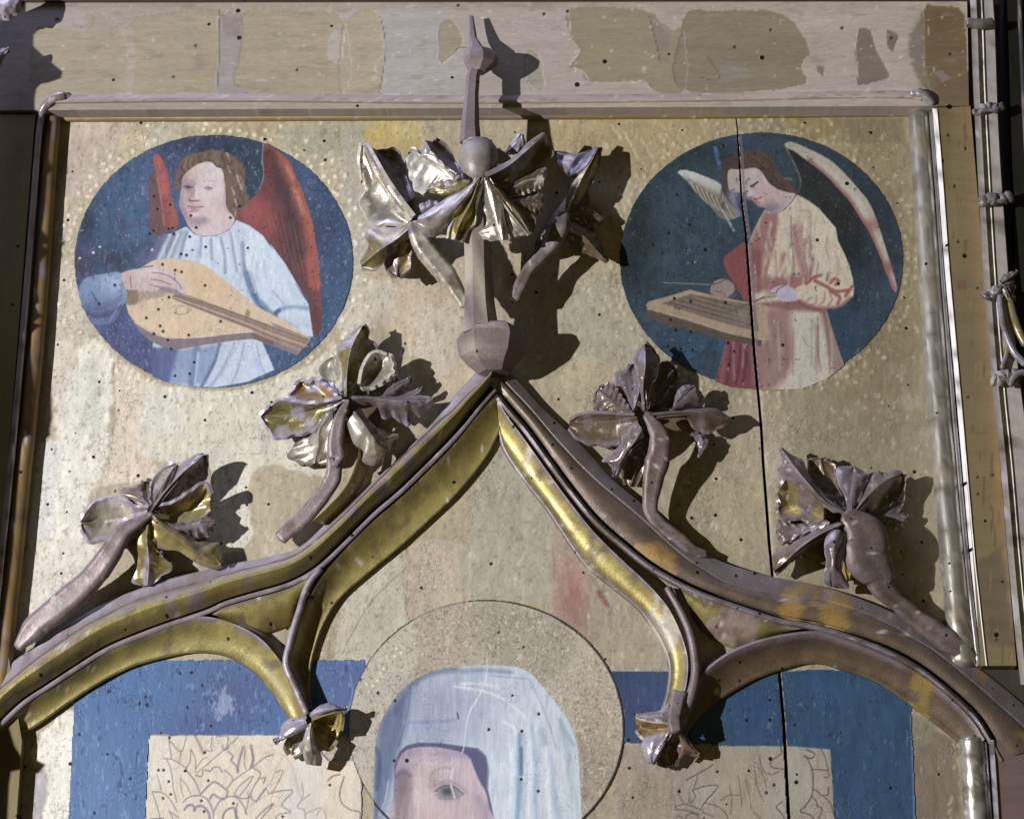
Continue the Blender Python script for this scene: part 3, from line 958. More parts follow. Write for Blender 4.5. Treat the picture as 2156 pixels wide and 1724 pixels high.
    p.stroke(R4([(1560, 0), (1610, 150), (1700, 270)]), (70, 100, 142), 14, 12, 0.9, only=rb)
    p.stroke(R4([(1640, 170), (1720, 250), (1780, 220), (1850, 210), (1950, 220)]), (112, 140, 178), 8, 8, 0.9, only=rb)
    p.stroke(R4([(1745, 300), (1740, 250), (1760, 230)]), (60, 86, 120), 8, 6, 0.9, only=rb)
    p.stroke(R4([(1760, 270), (1850, 310), (1940, 330)]), (150, 172, 202), 7, 8, 0.6, only=rb)
    p.blob(R4(1860, 250), 24, 14, (204, 216, 232), 0.7, only=rb)
    p.blob(R4(1850, 330), 30, 16, (186, 202, 224), 0.7, only=rb)
    # skirt below the lute
    p.fill(R4([(860, 430), (1000, 470), (1010, 690), (900, 640)]), (74, 82, 134), 8, noise=3, a=0.95)
    p.fill(R4([(1000, 470), (1130, 480), (1120, 560), (1060, 700), (990, 670)]), (84, 96, 148), 8, a=0.95)
    p.fill(R4([(1120, 480), (1380, 440), (1300, 690), (1060, 700)]), (132, 152, 192), 9, a=0.9)
    p.stroke(R4([(1240, 470), (1210, 700)]), (104, 124, 168), 14, 12, 0.8, only=rb)
    p.stroke(R4([(1385, 440), (1350, 560), (1270, 710)]), (88, 110, 152), 7, 6, 0.9, only=rb)
    p.stroke(R4([(1480, 470), (1400, 620), (1330, 700)]), (150, 172, 204), 6, 7, 0.7, only=rb)
    p.stroke(R4([(1250, 500), (1230, 700)]), (186, 202, 226), 5, 5, 0.7, only=rb)
    p.blob(R4(1560, 540), 40, 30, (192, 208, 228), 0.8, only=rb)
    p.stroke(R4([(1590, 430), (1610, 560), (1650, 620)]), (166, 186, 212), 7, 8, 0.6, only=rb)
    # sleeve on the left
    p.fill(B([(190, 185), (380, 140), (560, 128), (580, 220), (622, 320), (604, 420), (540, 540), (470, 650), (350, 680), (230, 662), (160, 520), (110, 400), (120, 280)]), (112, 138, 178), 4, lab=6, noise=2)
    sl = [6]
    p.blob(B(450, 250), 40, 26, (158, 178, 206), 0.9, only=sl)
    p.blob(B(230, 330), 30, 30, (112, 140, 182), 0.9, only=sl)
    p.blob(B(330, 560), 60, 26, (72, 84, 130), 0.95, only=sl)
    for y in (470, 520, 575, 630):
        p.stroke(B([(150, y - 20), (300, y + 20), (450, y - 20), (560, y - 100)]), (60, 68, 114) if y % 10 else (98, 110, 156), 5, 5, 0.7, only=sl)
    p.stroke(B([(240, 330), (290, 420), (330, 460)]), (60, 76, 112), 3, 3, 0.8)
    p.stroke(B([(560, 430), (500, 530), (430, 640)]), (140, 146, 186), 2.5, 3, 0.7)
    # lute
    body = B([(690, 190), (740, 90), (880, 8), (1050, -22), (1250, -5), (1430, 50), (1600, 170), (1780, 320), (1950, 470)]) + R4([(1800, 300), (1960, 405), (1930, 450), (1600, 362)]) + \
        B([(1930, 750), (1700, 770), (1400, 805), (1150, 815), (1000, 800), (850, 740), (700, 650), (630, 560), (608, 470), (625, 330)])
    p.fill(body, (206, 184, 158), 2, lab=7, curve=False)
    lt = [7]
    p.blob(B(1400, 250), 60, 40, (208, 182, 146), 0.9, only=lt)
    p.blob(B(1150, 700), 80, 24, (214, 190, 158), 0.9, only=lt)
    p.fill(B([(610, 310), (730, 320), (1000, 330), (1010, 380), (800, 420), (720, 460), (615, 470)]), (158, 138, 126), 6, a=0.75, only=lt)
    p.fill(B([(615, 310), (720, 320), (730, 440), (640, 470), (612, 440)]), (126, 104, 90), 5, a=0.8, only=lt)
    side = B([(640, 590), (700, 652), (850, 742), (1000, 800), (1150, 817), (1400, 808), (1700, 771), (1930, 752)]) + R4([(1580, 365), (1900, 490), (1870, 512), (1600, 412), (1560, 412)]) + B([(1700, 850), (1400, 895), (1150, 940), (1000, 915), (860, 850), (740, 740)])
    p.fill(side, (128, 114, 126), 2, lab=7, curve=False)
    p.fill(B([(1930, 752), (2155, 845), (2155, 895), (1950, 825)]), (110, 90, 88), 3, a=0.9)
    p.stroke(B([(700, 655), (850, 745), (1000, 803), (1150, 818), (1400, 808), (1700, 772), (1930, 752)]), (222, 206, 186), 2.2, 2, 0.8)
    neck = B([(1090, 405), (1085, 370), (1190, 352), (1300, 380), (1600, 490), (1900, 602), (2155, 690)]) + R4([(1700, 300), (1960, 408), (1935, 450), (1890, 490), (1640, 390)]) + B([(1900, 720), (1600, 610), (1300, 490)])
    p.fill(neck, (152, 132, 122), 2, lab=8, curve=False)
    for o_, c_ in ((0, (96, 78, 74)), (22, (120, 98, 90)), (44, (196, 172, 146)), (64, (104, 84, 80))):
        p.stroke(B([(1120, 365 + o_ * 0.7), (1500, 475 + o_ * 1.2), (1900, 615 + o_ * 1.4), (2155, 715 + o_ * 1.5)]) + R4([(1940, 418 + o_ * 0.9)]), c_, 2, 1.6, 0.8)
    p.fill(B([(1880, 508), (1915, 545), (1900, 610), (1850, 590)]), (160, 128, 100), 2, a=0.9, curve=False)
    rng = random.Random(3)
    for k in range(14):
        a = k * 0.5
        r = 60 + 50 * rng.random()
        p.stroke(B([(1190 + r * math.cos(a), 520 + r * 0.6 * math.sin(a)), (1190 + r * math.cos(a + 0.6), 520 + r * 0.6 * math.sin(a + 0.6))]), (132, 108, 92), 1.6, 1.6, 0.7)
    # hand
    p.fill(B([(560, 140), (700, 92), (880, 62), (1010, 90), (1130, 160), (1215, 250), (1248, 330), (1190, 352), (1120, 300), (1030, 268), (980, 292), (850, 322), (700, 312), (600, 302), (572, 220)]), (198, 178, 182), 2, lab=9)
    p.blob(B(620, 220), 20, 22, (190, 160, 152), 0.8, only=[9])
    p.blob(B(900, 120), 30, 12, (210, 192, 200), 0.8, only=[9])
    for pts in ([(880, 130), (980, 140), (1080, 180), (1150, 240), (1190, 300)], [(870, 200), (980, 220), (1080, 262)], [(870, 260), (940, 280), (1000, 285)], [(655, 170), (660, 300)]):
        p.stroke(B(pts), (120, 100, 128), 2.4, 2, 0.8)
    p.stroke(B([(980, 300), (1080, 320), (1180, 340)]), (110, 104, 132), 12, 10, 0.7, only=[7, 8])
    p.stroke(B([(700, 92), (800, 72), (890, 62)]), (60, 50, 60), 2, 1.5, 0.8)
    for k in range(60):
        rr = random.Random(k)
        x, y = rr.uniform(1140, 1900), rr.uniform(215, 900)
        p.stroke(A([(x, y), (x + rr.uniform(-30, 40), y + 40), (x + rr.uniform(-20, 30), y + 85)]), rr.choice([(74, 58, 52), (146, 124, 106), (98, 78, 66), (58, 46, 44)]), 2.6, 3, 0.6, only=[3])
    p.stroke(A([(1225, 500), (1190, 640), (1180, 800), (1215, 900)]), (150, 128, 138), 9, 10, 0.6, only=[4])
    p.stroke(A([(1640, 520), (1650, 700), (1655, 830)]), (172, 150, 156), 8, 10, 0.6, only=[4])
    p.blob(H1(505, 770), 4, 3.2, (64, 52, 62), 0.9, only=[4])
    p.blob(H1(935, 790), 3.4, 3, (52, 46, 46), 0.9, only=[4])
    p.blob(A(1440, 620), 22, 40, (214, 202, 208), 0.5, only=[4])
    for k in range(26):
        rr = random.Random(k + 90)
        x, y = rr.uniform(900, 2080), rr.uniform(1130, 1650)
        p.stroke(A([(x, y), (x + rr.uniform(-20, 26), y + 90), (x + rr.uniform(-30, 40), y + 190)]), rr.choice([(150, 168, 196), (210, 222, 236), (166, 184, 208)]), 4, 6, 0.45, only=[5])
    for pts in ([(1120, 1100), (1060, 1240), (1000, 1390)], [(1245, 1080), (1200, 1220), (1165, 1350)], [(1395, 1135), (1385, 1330)], [(1600, 1130), (1640, 1300), (1650, 1500)], [(1705, 1080), (1740, 1300), (1770, 1480)], [(1835, 1190), (1850, 1420), (1930, 1700)], [(1500, 1150), (1510, 1360)]):
        p.stroke(A(pts), (124, 142, 174), 5, 7, 0.75, only=[5])
        p.stroke([(x_ + 7, y_) for x_, y_ in A(pts)], (212, 224, 238), 4, 6, 0.6, only=[5])
    for pts in ([(1480, 440), (1400, 600), (1340, 700)], [(1620, 440), (1640, 560), (1680, 640)], [(1540, 440), (1500, 600), (1460, 690)], [(1720, 110), (1790, 190)], [(1800, 300), (1880, 340)], [(1770, 330), (1860, 380)]):
        p.stroke(R4(pts), (136, 156, 190), 4, 6, 0.7, only=[5])
    p.flecks(5, 0.30, (98, 112, 148), 0.5, 44, only=[0, 6], sy=9)
    p.flecks(3.4, 0.50, (176, 178, 196), 0.5, 54, only=[0, 6], sy=6)
    p.flecks(4, 0.42, (34, 40, 62), 0.6, 64, only=[0, 1, 2, 3])
    p.flecks(26, 0.2, (72, 74, 112), 0.5, 74, only=[0], soft=0.3)
    # wear
    p.flecks(7, 0.52, (150, 156, 190), 0.6, 4, only=[0, 6], sy=11)
    p.flecks(16, 0.52, (96, 98, 140), 0.6, 14, only=[0, 1, 6], sy=24)
    p.flecks(9, 0.60, (44, 40, 54), 0.6, 24, only=[0, 5, 7, 9])
    p.mottle(5, 0.07, 5, sy=10)
    hol = A([(905, 690), (1075, 782), (940, 828), (1290, 896), (1705, 920), (900, 1052), (862, 1086), (1110, 1088), (1345, 1022), (1278, 1118), (1446, 1226), (1245, 1312), (1188, 1300), (1805, 800), (993, 1410), (1125, 1470), (1192, 1488), (1440, 1630), (1060, 1036), (1100, 1026)]) + \
        B([(950, 516), (822, 606), (998, 746), (1604, 642), (1268, 786), (1050, 838), (902, 772), (1086, 930), (1125, 1214), (1326, 1072), (330, 460), (967, 690), (1280, 1192), (490, 260), (1060, 390)])
    p.dots(hol, 3.0, (16, 13, 13), 0.95, h=-1.0)
    p.dots(A([(120, 1345), (330, 1226), (880, 1256), (262, 1286)]), 2.6, (226, 220, 214), 0.9)
    p.tone(0.85, 0.97)
    return p


NAMES1 = {0: "blue_background", 1: "wing", 2: "wing", 3: "hair", 4: "face", 5: "robe", 6: "sleeve", 7: "lute", 8: "lute_neck", 9: "hand"}
r1 = thing("painted_roundel", "round painting of a curly haired angel in pale blue playing a lute", "painting", (449, 550), "painted angel roundels")
o1 = sheet(r1, RD1[0] - RD1[2] - 5, RD1[0] + RD1[2] + 5, RD1[1] - RD1[3] - 5, RD1[1] + RD1[3] + 5, 1.5, roundel_one, NAMES1, MAT["paint"])
o1[1]["label"], o1[2]["label"] = "narrow red wing left of the head", "broad dark red wing right of the head"


def roundel_two(px, py):
    p = Paint(px, py, (48, 70, 88))
    p.lab[:] = -1
    p.fill(ellipse(*RD2), (48, 70, 88), 2, lab=0, noise=1.2, ns=9, curve=False)
    p.blob(E(700, 1200), 110, 120, (48, 74, 92), 0.9)
    p.blob(E(250, 1050), 34, 110, (24, 40, 40), 0.85)
    p.blob(E(150, 1500), 26, 60, (30, 46, 58), 0.7)
    p.blob(E(1280, 130), 40, 20, (52, 76, 122), 0.9)
    p.blob(E(800, 330), 90, 40, (42, 58, 68), 0.7)
    p.blob(F(1000, 300), 60, 20, (44, 58, 86), 0.8)
    p.blob(F(1700, 1000), 40, 120, (42, 50, 62), 0.9)
    p.blob(F(1300, 1200), 60, 110, (26, 36, 44), 0.95)
    p.blob(G(2050, 900), 40, 90, (40, 68, 96), 0.9)
    p.blob(G(450, 1050), 80, 40, (44, 82, 116), 0.9)
    p.blob(G(100, 800), 50, 40, (58, 84, 116), 0.8)
    p.mottle(45, 0.14, 12)
    p.fill(F([(705, 200), (760, 230), (950, 370), (1100, 480), (1250, 630), (1400, 800), (1480, 930), (1500, 1200), (1240, 1060), (1060, 850), (950, 760), (850, 690), (870, 600), (850, 480)]), (38, 40, 42), 5, a=0.95)
    p.blob(F(1100, 600), 40, 40, (48, 50, 46), 0.6)
    # wings
    p.fill(E([(655, 478), (690, 458), (760, 458), (880, 500), (1000, 545), (1105, 602), (1130, 700), (1200, 800), (1310, 915), (1240, 970), (1120, 960), (1000, 840), (850, 690), (745, 560)]), (150, 148, 134), 3, lab=1, noise=2)
    w1 = [1]
    p.stroke(E([(690, 480), (850, 530), (980, 590), (1080, 650)]), (196, 202, 198), 24, 16, 0.95, only=w1)
    p.blob(E(1100, 860), 44, 30, (104, 100, 84), 0.95, ang=45, only=w1)
    p.blob(E(900, 700), 40, 12, (112, 104, 84), 0.9, ang=40, only=w1)
    for k in range(15):
        x, y = 800 + k * 26, 590 + k * 16
        p.stroke(E([(x, y), (x + 60, y + 120), (x + 110 + 4 * k, y + 190)]), (86, 84, 72) if k % 2 else (198, 198, 186), 3, 3, 0.6, only=w1)
    p.stroke(E([(1120, 650), (1130, 820), (1180, 980)]), (60, 62, 64), 4, 4, 0.8)
    p.stroke(E([(1220, 720), (1270, 850), (1310, 920)]), (128, 122, 156), 10, 7, 0.7)
    p.stroke(E([(1130, 880), (1180, 970), (1245, 1090)]), (176, 176, 196), 5, 4, 0.8)
    p.stroke(E([(1052, 225), (1075, 320), (1110, 440)]), (78, 112, 178), 9, 4, 0.9)
    big = F([(700, 180), (730, 158), (800, 165), (950, 230), (1150, 330), (1300, 455), (1450, 620), (1580, 780), (1660, 950), (1720, 1130), (1790, 1350), (1835, 1500), (1885, 1700), (1845, 1720), (1760, 1500), (1680, 1300),
             (1600, 1120), (1480, 930), (1400, 800), (1250, 630), (1100, 478), (950, 365), (800, 255), (720, 225)])
    p.fill(big, (172, 166, 156), 2.5, lab=2)
    w2 = [2]
    p.stroke(F([(960, 372), (1100, 478), (1250, 630), (1400, 800), (1480, 930), (1600, 1120), (1680, 1300), (1760, 1500), (1850, 1710)]), (152, 94, 92), 12, 8, 0.85, only=w2)
    p.stroke(F([(1100, 400), (1300, 580), (1480, 780), (1620, 1050)]), (190, 184, 172), 10, 10, 0.7, only=w2)
    p.blob(F(1570, 1060), 16, 36, (150, 84, 86), 0.8, ang=60, only=w2)
    p.blob(F(1780, 1480), 14, 60, (148, 80, 76), 0.8, ang=70, only=w2)
    p.stroke(F([(700, 190), (790, 360), (860, 520), (870, 620), (840, 690)]), (128, 118, 98), 3.5, 2.5, 0.8)
    # hair
    p.fill(F([(40, 430), (90, 330), (220, 268), (350, 248), (480, 262), (570, 340), (640, 470), (720, 560), (790, 620), (835, 700), (760, 705), (620, 645), (540, 560), (450, 470), (380, 430), (260, 442), (112, 450), (100, 560), (116, 680), (140, 760), (60, 700), (50, 560)]), (86, 66, 58), 4, lab=3, noise=2.5)
    p.blob(F(100, 340), 24, 34, (66, 58, 58), 0.8, only=[3])
    for k in range(12):
        p.stroke(F([(300 + 14 * k, 300 + 10 * k), (430 + 16 * k, 360 + 18 * k), (520 + 18 * k, 470 + 16 * k)]), (126, 96, 72) if k % 3 == 0 else (64, 48, 44), 3.5, 4, 0.6, only=[3])
    p.stroke(F([(700, 550), (740, 545), (770, 555)]), (132, 112, 92), 5, 4, 0.7)
    p.stroke(F([(560, 560), (620, 640), (740, 690)]), (60, 44, 40), 4, 4, 0.7)
    # face, neck
    p.fill(F([(112, 462), (225, 452), (280, 446), (390, 432), (465, 480), (530, 580), (610, 645), (720, 685), (825, 712), (770, 800), (700, 872), (610, 912), (535, 880), (490, 850), (440, 842), (395, 805), (372, 772), (330, 760), (312, 720), (325, 660), (260, 690), (200, 690), (120, 665)]), (188, 172, 176), 2.5, lab=4)
    fc = [4]
    p.blob(F(180, 560), 24, 36, (170, 160, 152), 0.9, only=fc)
    p.blob(F(480, 680), 22, 26, (194, 166, 176), 0.9, only=fc)
    p.blob(F(560, 740), 22, 26, (190, 154, 148), 0.8, only=fc)
    p.blob(F(620, 800), 30, 16, (168, 150, 158), 0.8, ang=-30, only=fc)
    p.blob(F(560, 850), 22, 12, (126, 108, 124), 0.9, only=fc)
    p.blob(F(700, 740), 26, 16, (186, 170, 178), 0.7, only=fc)
    p.blob(F(350, 720), 10, 20, (168, 150, 160), 0.5, only=fc)
    p.stroke(H2([(835, 745), (890, 725), (940, 690), (985, 658)]), (34, 28, 26), 3.4, 2.2, 0.95)
    p.stroke(H2([(840, 770), (900, 760)]), (90, 76, 76), 3, 3, 0.7)
    p.stroke(H2([(735, 690), (755, 630), (820, 580)]), (70, 60, 64), 2.2, 2.2, 0.8)
    p.stroke(H2([(745, 720), (770, 860), (760, 980)]), (146, 130, 140), 5, 6, 0.6)
    p.blob(H2(810, 910), 7, 10, (212, 194, 198), 0.8)
    p.blob(H2(840, 1000), 6, 4, (128, 88, 104), 0.9)
    p.stroke(H2([(915, 1020), (980, 1020), (1020, 1000), (1062, 985)]), (124, 48, 58), 4, 3, 0.9)
    p.blob(H2(985, 1085), 8, 5, (148, 84, 92), 0.85)
    p.blob(H2(1040, 1040), 8, 6, (206, 182, 180), 0.7)
    p.stroke(H2([(940, 1110), (1000, 1160), (1100, 1180)]), (128, 102, 112), 3, 4, 0.7)
    p.stroke(H2([(410, 850), (450, 830), (495, 818)]), (50, 42, 40), 2.4, 2, 0.8)
    p.blob(H2(470, 960), 12, 16, (134, 128, 166), 0.9)
    p.stroke(F([(825, 712), (770, 800), (700, 872), (610, 912), (535, 882)]), (84, 66, 74), 2.4, 2, 0.85)
    # robe
    p.fill(G([(905, 20), (800, 95), (776, 160), (830, 290), (920, 450), (1000, 570), (1075, 600), (1050, 0), (985, -40)]), (140, 66, 72), 3, lab=5, noise=2)
    robe = F([(492, 872), (535, 884), (612, 915), (702, 874), (772, 802), (835, 712), (960, 782), (1060, 855), (1150, 960), (1240, 1062), (1262, 1200), (1330, 1330), (1380, 1450), (1420, 1600)]) + \
        G([(2150, 440), (2140, 520), (2020, 620), (1860, 660), (1900, 800), (1960, 1000), (2045, 1250), (1850, 1400), (1600, 1500), (1200, 1510), (850, 1480), (690, 1420), (760, 1180), (810, 985), (1080, 1000), (1080, 600), (1030, 0)]) + F([(350, 1150), (430, 980)])
    p.fill(robe, (192, 182, 160), 2.5, lab=5, curve=False)
    rb = [5]
    p.fill(F([(495, 885), (620, 930), (600, 1150), (540, 1350), (480, 1600), (380, 1724), (330, 1300), (430, 980)]), (150, 92, 94), 16, a=0.85, only=rb)
    p.fill(F([(340, 1250), (470, 1300), (440, 1724), (340, 1724)]), (134, 72, 78), 14, a=0.8, only=rb)
    p.fill(F([(500, 1560), (900, 1560), (930, 1724), (400, 1724)]), (140, 80, 84), 14, a=0.8, only=rb)
    for pts, c, w in (([(610, 930), (590, 1150), (520, 1500)], (152, 100, 102), 9), ([(700, 950), (640, 1250), (560, 1560)], (200, 188, 164), 13), ([(780, 930), (760, 1250), (700, 1560)], (196, 186, 164), 14),
                      ([(820, 1060), (850, 1300), (920, 1560)], (152, 84, 90), 18), ([(700, 1350), (660, 1600)], (154, 90, 94), 12), ([(770, 940), (775, 1200), (800, 1400)], (120, 100, 90), 2.4),
                      ([(985, 920), (1000, 1150), (1030, 1350), (1010, 1500)], (206, 196, 172), 9), ([(960, 950), (975, 1200), (980, 1400)], (160, 130, 120), 8), ([(940, 1600), (990, 1480), (1000, 1360)], (136, 70, 78), 8),
                      ([(560, 1000), (500, 1300), (470, 1560)], (176, 140, 132), 6), ([(650, 1560), (720, 1400), (760, 1280)], (204, 194, 172), 8)):
        p.stroke(F(pts), c, w, w, 0.8, only=rb)
    p.blob(F(1130, 1150), 44, 80, (200, 192, 166), 0.9, only=rb)
    p.stroke(F([(860, 880), (970, 900), (985, 1050)]), (150, 136, 116), 3, 3, 0.6, only=rb)
    p.fill(G([(1130, 600), (1300, 580), (1560, 560), (1850, 640), (1860, 690), (1500, 680), (1250, 640)]), (128, 76, 82), 8, a=0.85, only=rb)
    p.fill(G([(690, 1430), (815, 985), (1085, 1010), (1150, 1520), (850, 1500)]), (130, 56, 70), 4, a=0.95, only=rb)
    for x in (800, 860, 960, 1030):
        p.stroke(G([(x, 1050), (x - 20, 1250), (x - 50, 1440)]), (84, 36, 48) if x % 100 else (158, 84, 92), 6, 6, 0.6, only=rb)
    p.fill(G([(1240, 660), (1500, 690), (1520, 1000), (1480, 1300), (1300, 1500), (1110, 1500), (1090, 1000), (1240, 990)]), (146, 106, 100), 16, a=0.85, only=rb)
    p.fill(G([(1480, 720), (1780, 720), (1840, 1000), (1860, 1300), (1700, 1440), (1500, 1480), (1540, 1100)]), (184, 182, 170), 20, a=0.9, only=rb)
    p.stroke(G([(1860, 680), (1920, 950), (1990, 1280)]), (144, 110, 104), 26, 16, 0.85, only=rb)
    p.stroke(G([(1840, 700), (1880, 1000), (1900, 1330)]), (110, 84, 82), 5, 6, 0.6, only=rb)
    p.stroke(G([(1600, 940), (1660, 1040), (1720, 1060)]), (120, 110, 100), 2, 2, 0.5, only=rb)
    # sleeve
    p.fill(G([(1540, 440), (1640, 390), (1740, 370), (1900, 380), (2060, 420), (2140, 460), (2120, 540), (2010, 630), (1860, 655), (1700, 640), (1600, 590), (1562, 540)]), (198, 186, 162), 4, lab=6)
    sv = [5, 6]
    for pts in ([(1650, 390), (1720, 330), (1800, 300)], [(1870, 350), (1890, 280)], [(1740, 360), (1860, 420), (1960, 470), (2080, 460)], [(1900, 380), (1950, 340), (1990, 370), (1960, 400)], [(2060, 520), (2130, 420)], [(1900, 470), (2000, 530), (1980, 600)]):
        p.stroke(G(pts), (152, 72, 76), 7, 5, 0.85, only=sv)
    for pts in ([(1680, 620), (1740, 600), (1760, 520)], [(1790, 610), (1840, 560), (1840, 480)], [(1640, 590), (1690, 540)], [(1880, 620), (1920, 560), (1900, 500)]):
        p.stroke(G(pts), (150, 110, 100), 4, 5, 0.7, only=sv)
    p.stroke(G([(1580, 580), (1700, 640), (1860, 655), (2010, 630), (2110, 550)]), (138, 74, 78), 10, 10, 0.8, only=sv)
    p.stroke(G([(1740, 430), (1755, 470)]), (80, 60, 54), 2.4, 2, 0.8)
    # psaltery
    p.fill(G([(-10, 578), (210, 520), (430, 453), (640, 508), (1000, 578), (1232, 620), (1258, 982), (1090, 962), (800, 900), (400, 772), (-10, 655), (-40, 620)]), (166, 144, 116), 2, lab=7, curve=False)
    p.fill(G([(135, 598), (430, 500), (700, 545), (1000, 600), (1110, 630), (1150, 888), (1000, 862), (700, 780), (420, 690)]), (112, 98, 86), 3, lab=7, curve=False)
    for k in range(9):
        p.stroke(G([(160 + k * 50, 600 - k * 11), (600 + k * 40, 720 - k * 14), (1110, 860 - k * 26)]), (76, 64, 56) if k % 2 else (140, 124, 106), 1.8, 2, 0.6, only=[7])
    p.blob(G(960, 720), 26, 20, (128, 122, 108), 0.8, only=[7])
    p.fill(G([(-20, 660), (400, 776), (800, 905), (1085, 966), (1180, 985), (1170, 1050), (1080, 1035), (800, 985), (400, 872), (-20, 760)]), (92, 74, 66), 3, lab=7, curve=False, noise=1.5)
    p.stroke(G([(-20, 655), (400, 772), (800, 900), (1090, 962), (1255, 982)]), (192, 168, 132), 2.4, 2, 0.8)
    p.stroke(G([(150, 380), (400, 390), (650, 402)]), (146, 128, 100), 2.6, 1.8, 0.8)
    # hands and quill
    p.fill(G([(640, 480), (655, 400), (700, 355), (790, 340), (860, 370), (900, 440), (880, 490), (800, 545), (700, 525)]), (146, 128, 122), 2.5, lab=8)
    p.fill(G([(820, 530), (880, 490), (925, 500), (900, 535), (840, 545)]), (90, 84, 92), 3, a=0.8)
    p.stroke(G([(655, 400), (720, 385), (800, 350)]), (80, 66, 66), 2.4, 2, 0.8)
    p.stroke(G([(690, 470), (780, 490), (800, 530)]), (100, 82, 80), 2, 2, 0.7)
    p.fill(G([(1262, 475), (1330, 425), (1430, 408), (1520, 445), (1562, 520), (1540, 565), (1450, 580), (1370, 560), (1330, 520), (1300, 490)]), (170, 170, 190), 2.5, lab=9)
    p.stroke(G([(1280, 490), (1330, 490), (1350, 450), (1420, 412)]), (84, 80, 96), 2.4, 2, 0.8)
    p.stroke(G([(1330, 520), (1260, 530), (1200, 535), (1100, 585)]), (132, 112, 116), 4, 3, 0.8)
    p.stroke(G([(810, 682), (900, 665), (980, 630), (1060, 595), (1200, 535)]), (104, 90, 88), 4, 2.5, 0.9)
    for k in range(40):
        rr = random.Random(k + 300)
        x, y = rr.uniform(380, 1300), rr.uniform(950, 1620)
        p.stroke(F([(x, y), (x + rr.uniform(-20, 20), y + 110), (x + rr.uniform(-40, 30), y + 220)]), rr.choice([(150, 104, 104), (206, 196, 174), (178, 150, 138), (128, 74, 80)]), 4, 6, 0.45, only=[5])
    for k in range(26):
        rr = random.Random(k + 400)
        x, y = rr.uniform(700, 2000), rr.uniform(1040, 1250)
        p.stroke(G([(x, y - 330), (x + rr.uniform(-10, 16), y - 100), (x + rr.uniform(-10, 30), y + 160)]), rr.choice([(150, 112, 108), (196, 188, 174), (120, 80, 84)]), 3.4, 6, 0.4, only=[5])
    for k in range(36):
        rr = random.Random(k + 500)
        x, y = rr.uniform(100, 700), rr.uniform(270, 640)
        p.stroke(F([(x, y), (x + 40, y + 30), (x + 70, y + 80)]), rr.choice([(60, 46, 42), (112, 86, 66), (80, 60, 52)]), 2.6, 3, 0.5, only=[3])
    p.flecks(3.0, 0.42, (92, 108, 124), 0.5, 44, only=[0])
    p.flecks(4.2, 0.40, (22, 30, 38), 0.6, 64, only=[0, 3])
    p.flecks(22, 0.2, (38, 54, 62), 0.5, 74, only=[0], soft=0.3)
    p.flecks(3.4, 0.40, (128, 112, 108), 0.4, 84, only=[5, 6, 4])
    # wear
    p.flecks(8, 0.56, (120, 130, 150), 0.5, 4, only=[0], sy=14)
    p.flecks(10, 0.5, (190, 172, 180), 0.55, 9, only=[5, 1], sy=26)
    p.flecks(9, 0.58, (30, 28, 30), 0.5, 24)
    p.mottle(5, 0.08, 15, sy=12)
    p.stroke([(crack_x(y) + 6.5, y) for y in range(285, 816, 20)], (132, 112, 130), 5, 3, 0.75)
    p.tone(0.72, 0.86)
    hol = E([(655, 714), (788, 1028), (570, 1116), (404, 1238), (766, 1298), (832, 1424), (2127, 1190), (1140, 200)]) + F([(1050, 1190), (1270, 1650)]) + \
        G([(405, 40), (472, 166), (265, 545), (437, 576), (803, 588), (228, 768), (285, 878), (440, 896), (205, 1048), (832, 1012), (842, 1242), (337, 1076), (460, 1088)])
    p.dots(hol, 3.2, (14, 12, 12), 0.95, h=-1.0)
    return p


NAMES2 = {0: "blue_background", 1: "wing", 2: "wing", 3: "hair", 4: "face", 5: "robe", 6: "sleeve", 7: "psaltery", 8: "hand", 9: "hand"}
r2 = thing("painted_roundel", "round painting of an angel in rose and cream plucking a psaltery, cut by the crack", "painting", (1602, 547), "painted angel roundels")
o2 = sheet(r2, RD2[0] - RD2[2] - 5, RD2[0] + RD2[2] + 5, RD2[1] - RD2[3] - 5, RD2[1] + RD2[3] + 5, 1.5, roundel_two, NAMES2, MAT["paint"])
o2[1]["label"], o2[2]["label"] = "short feathered wing left of the head", "long pale wing curving down the right"


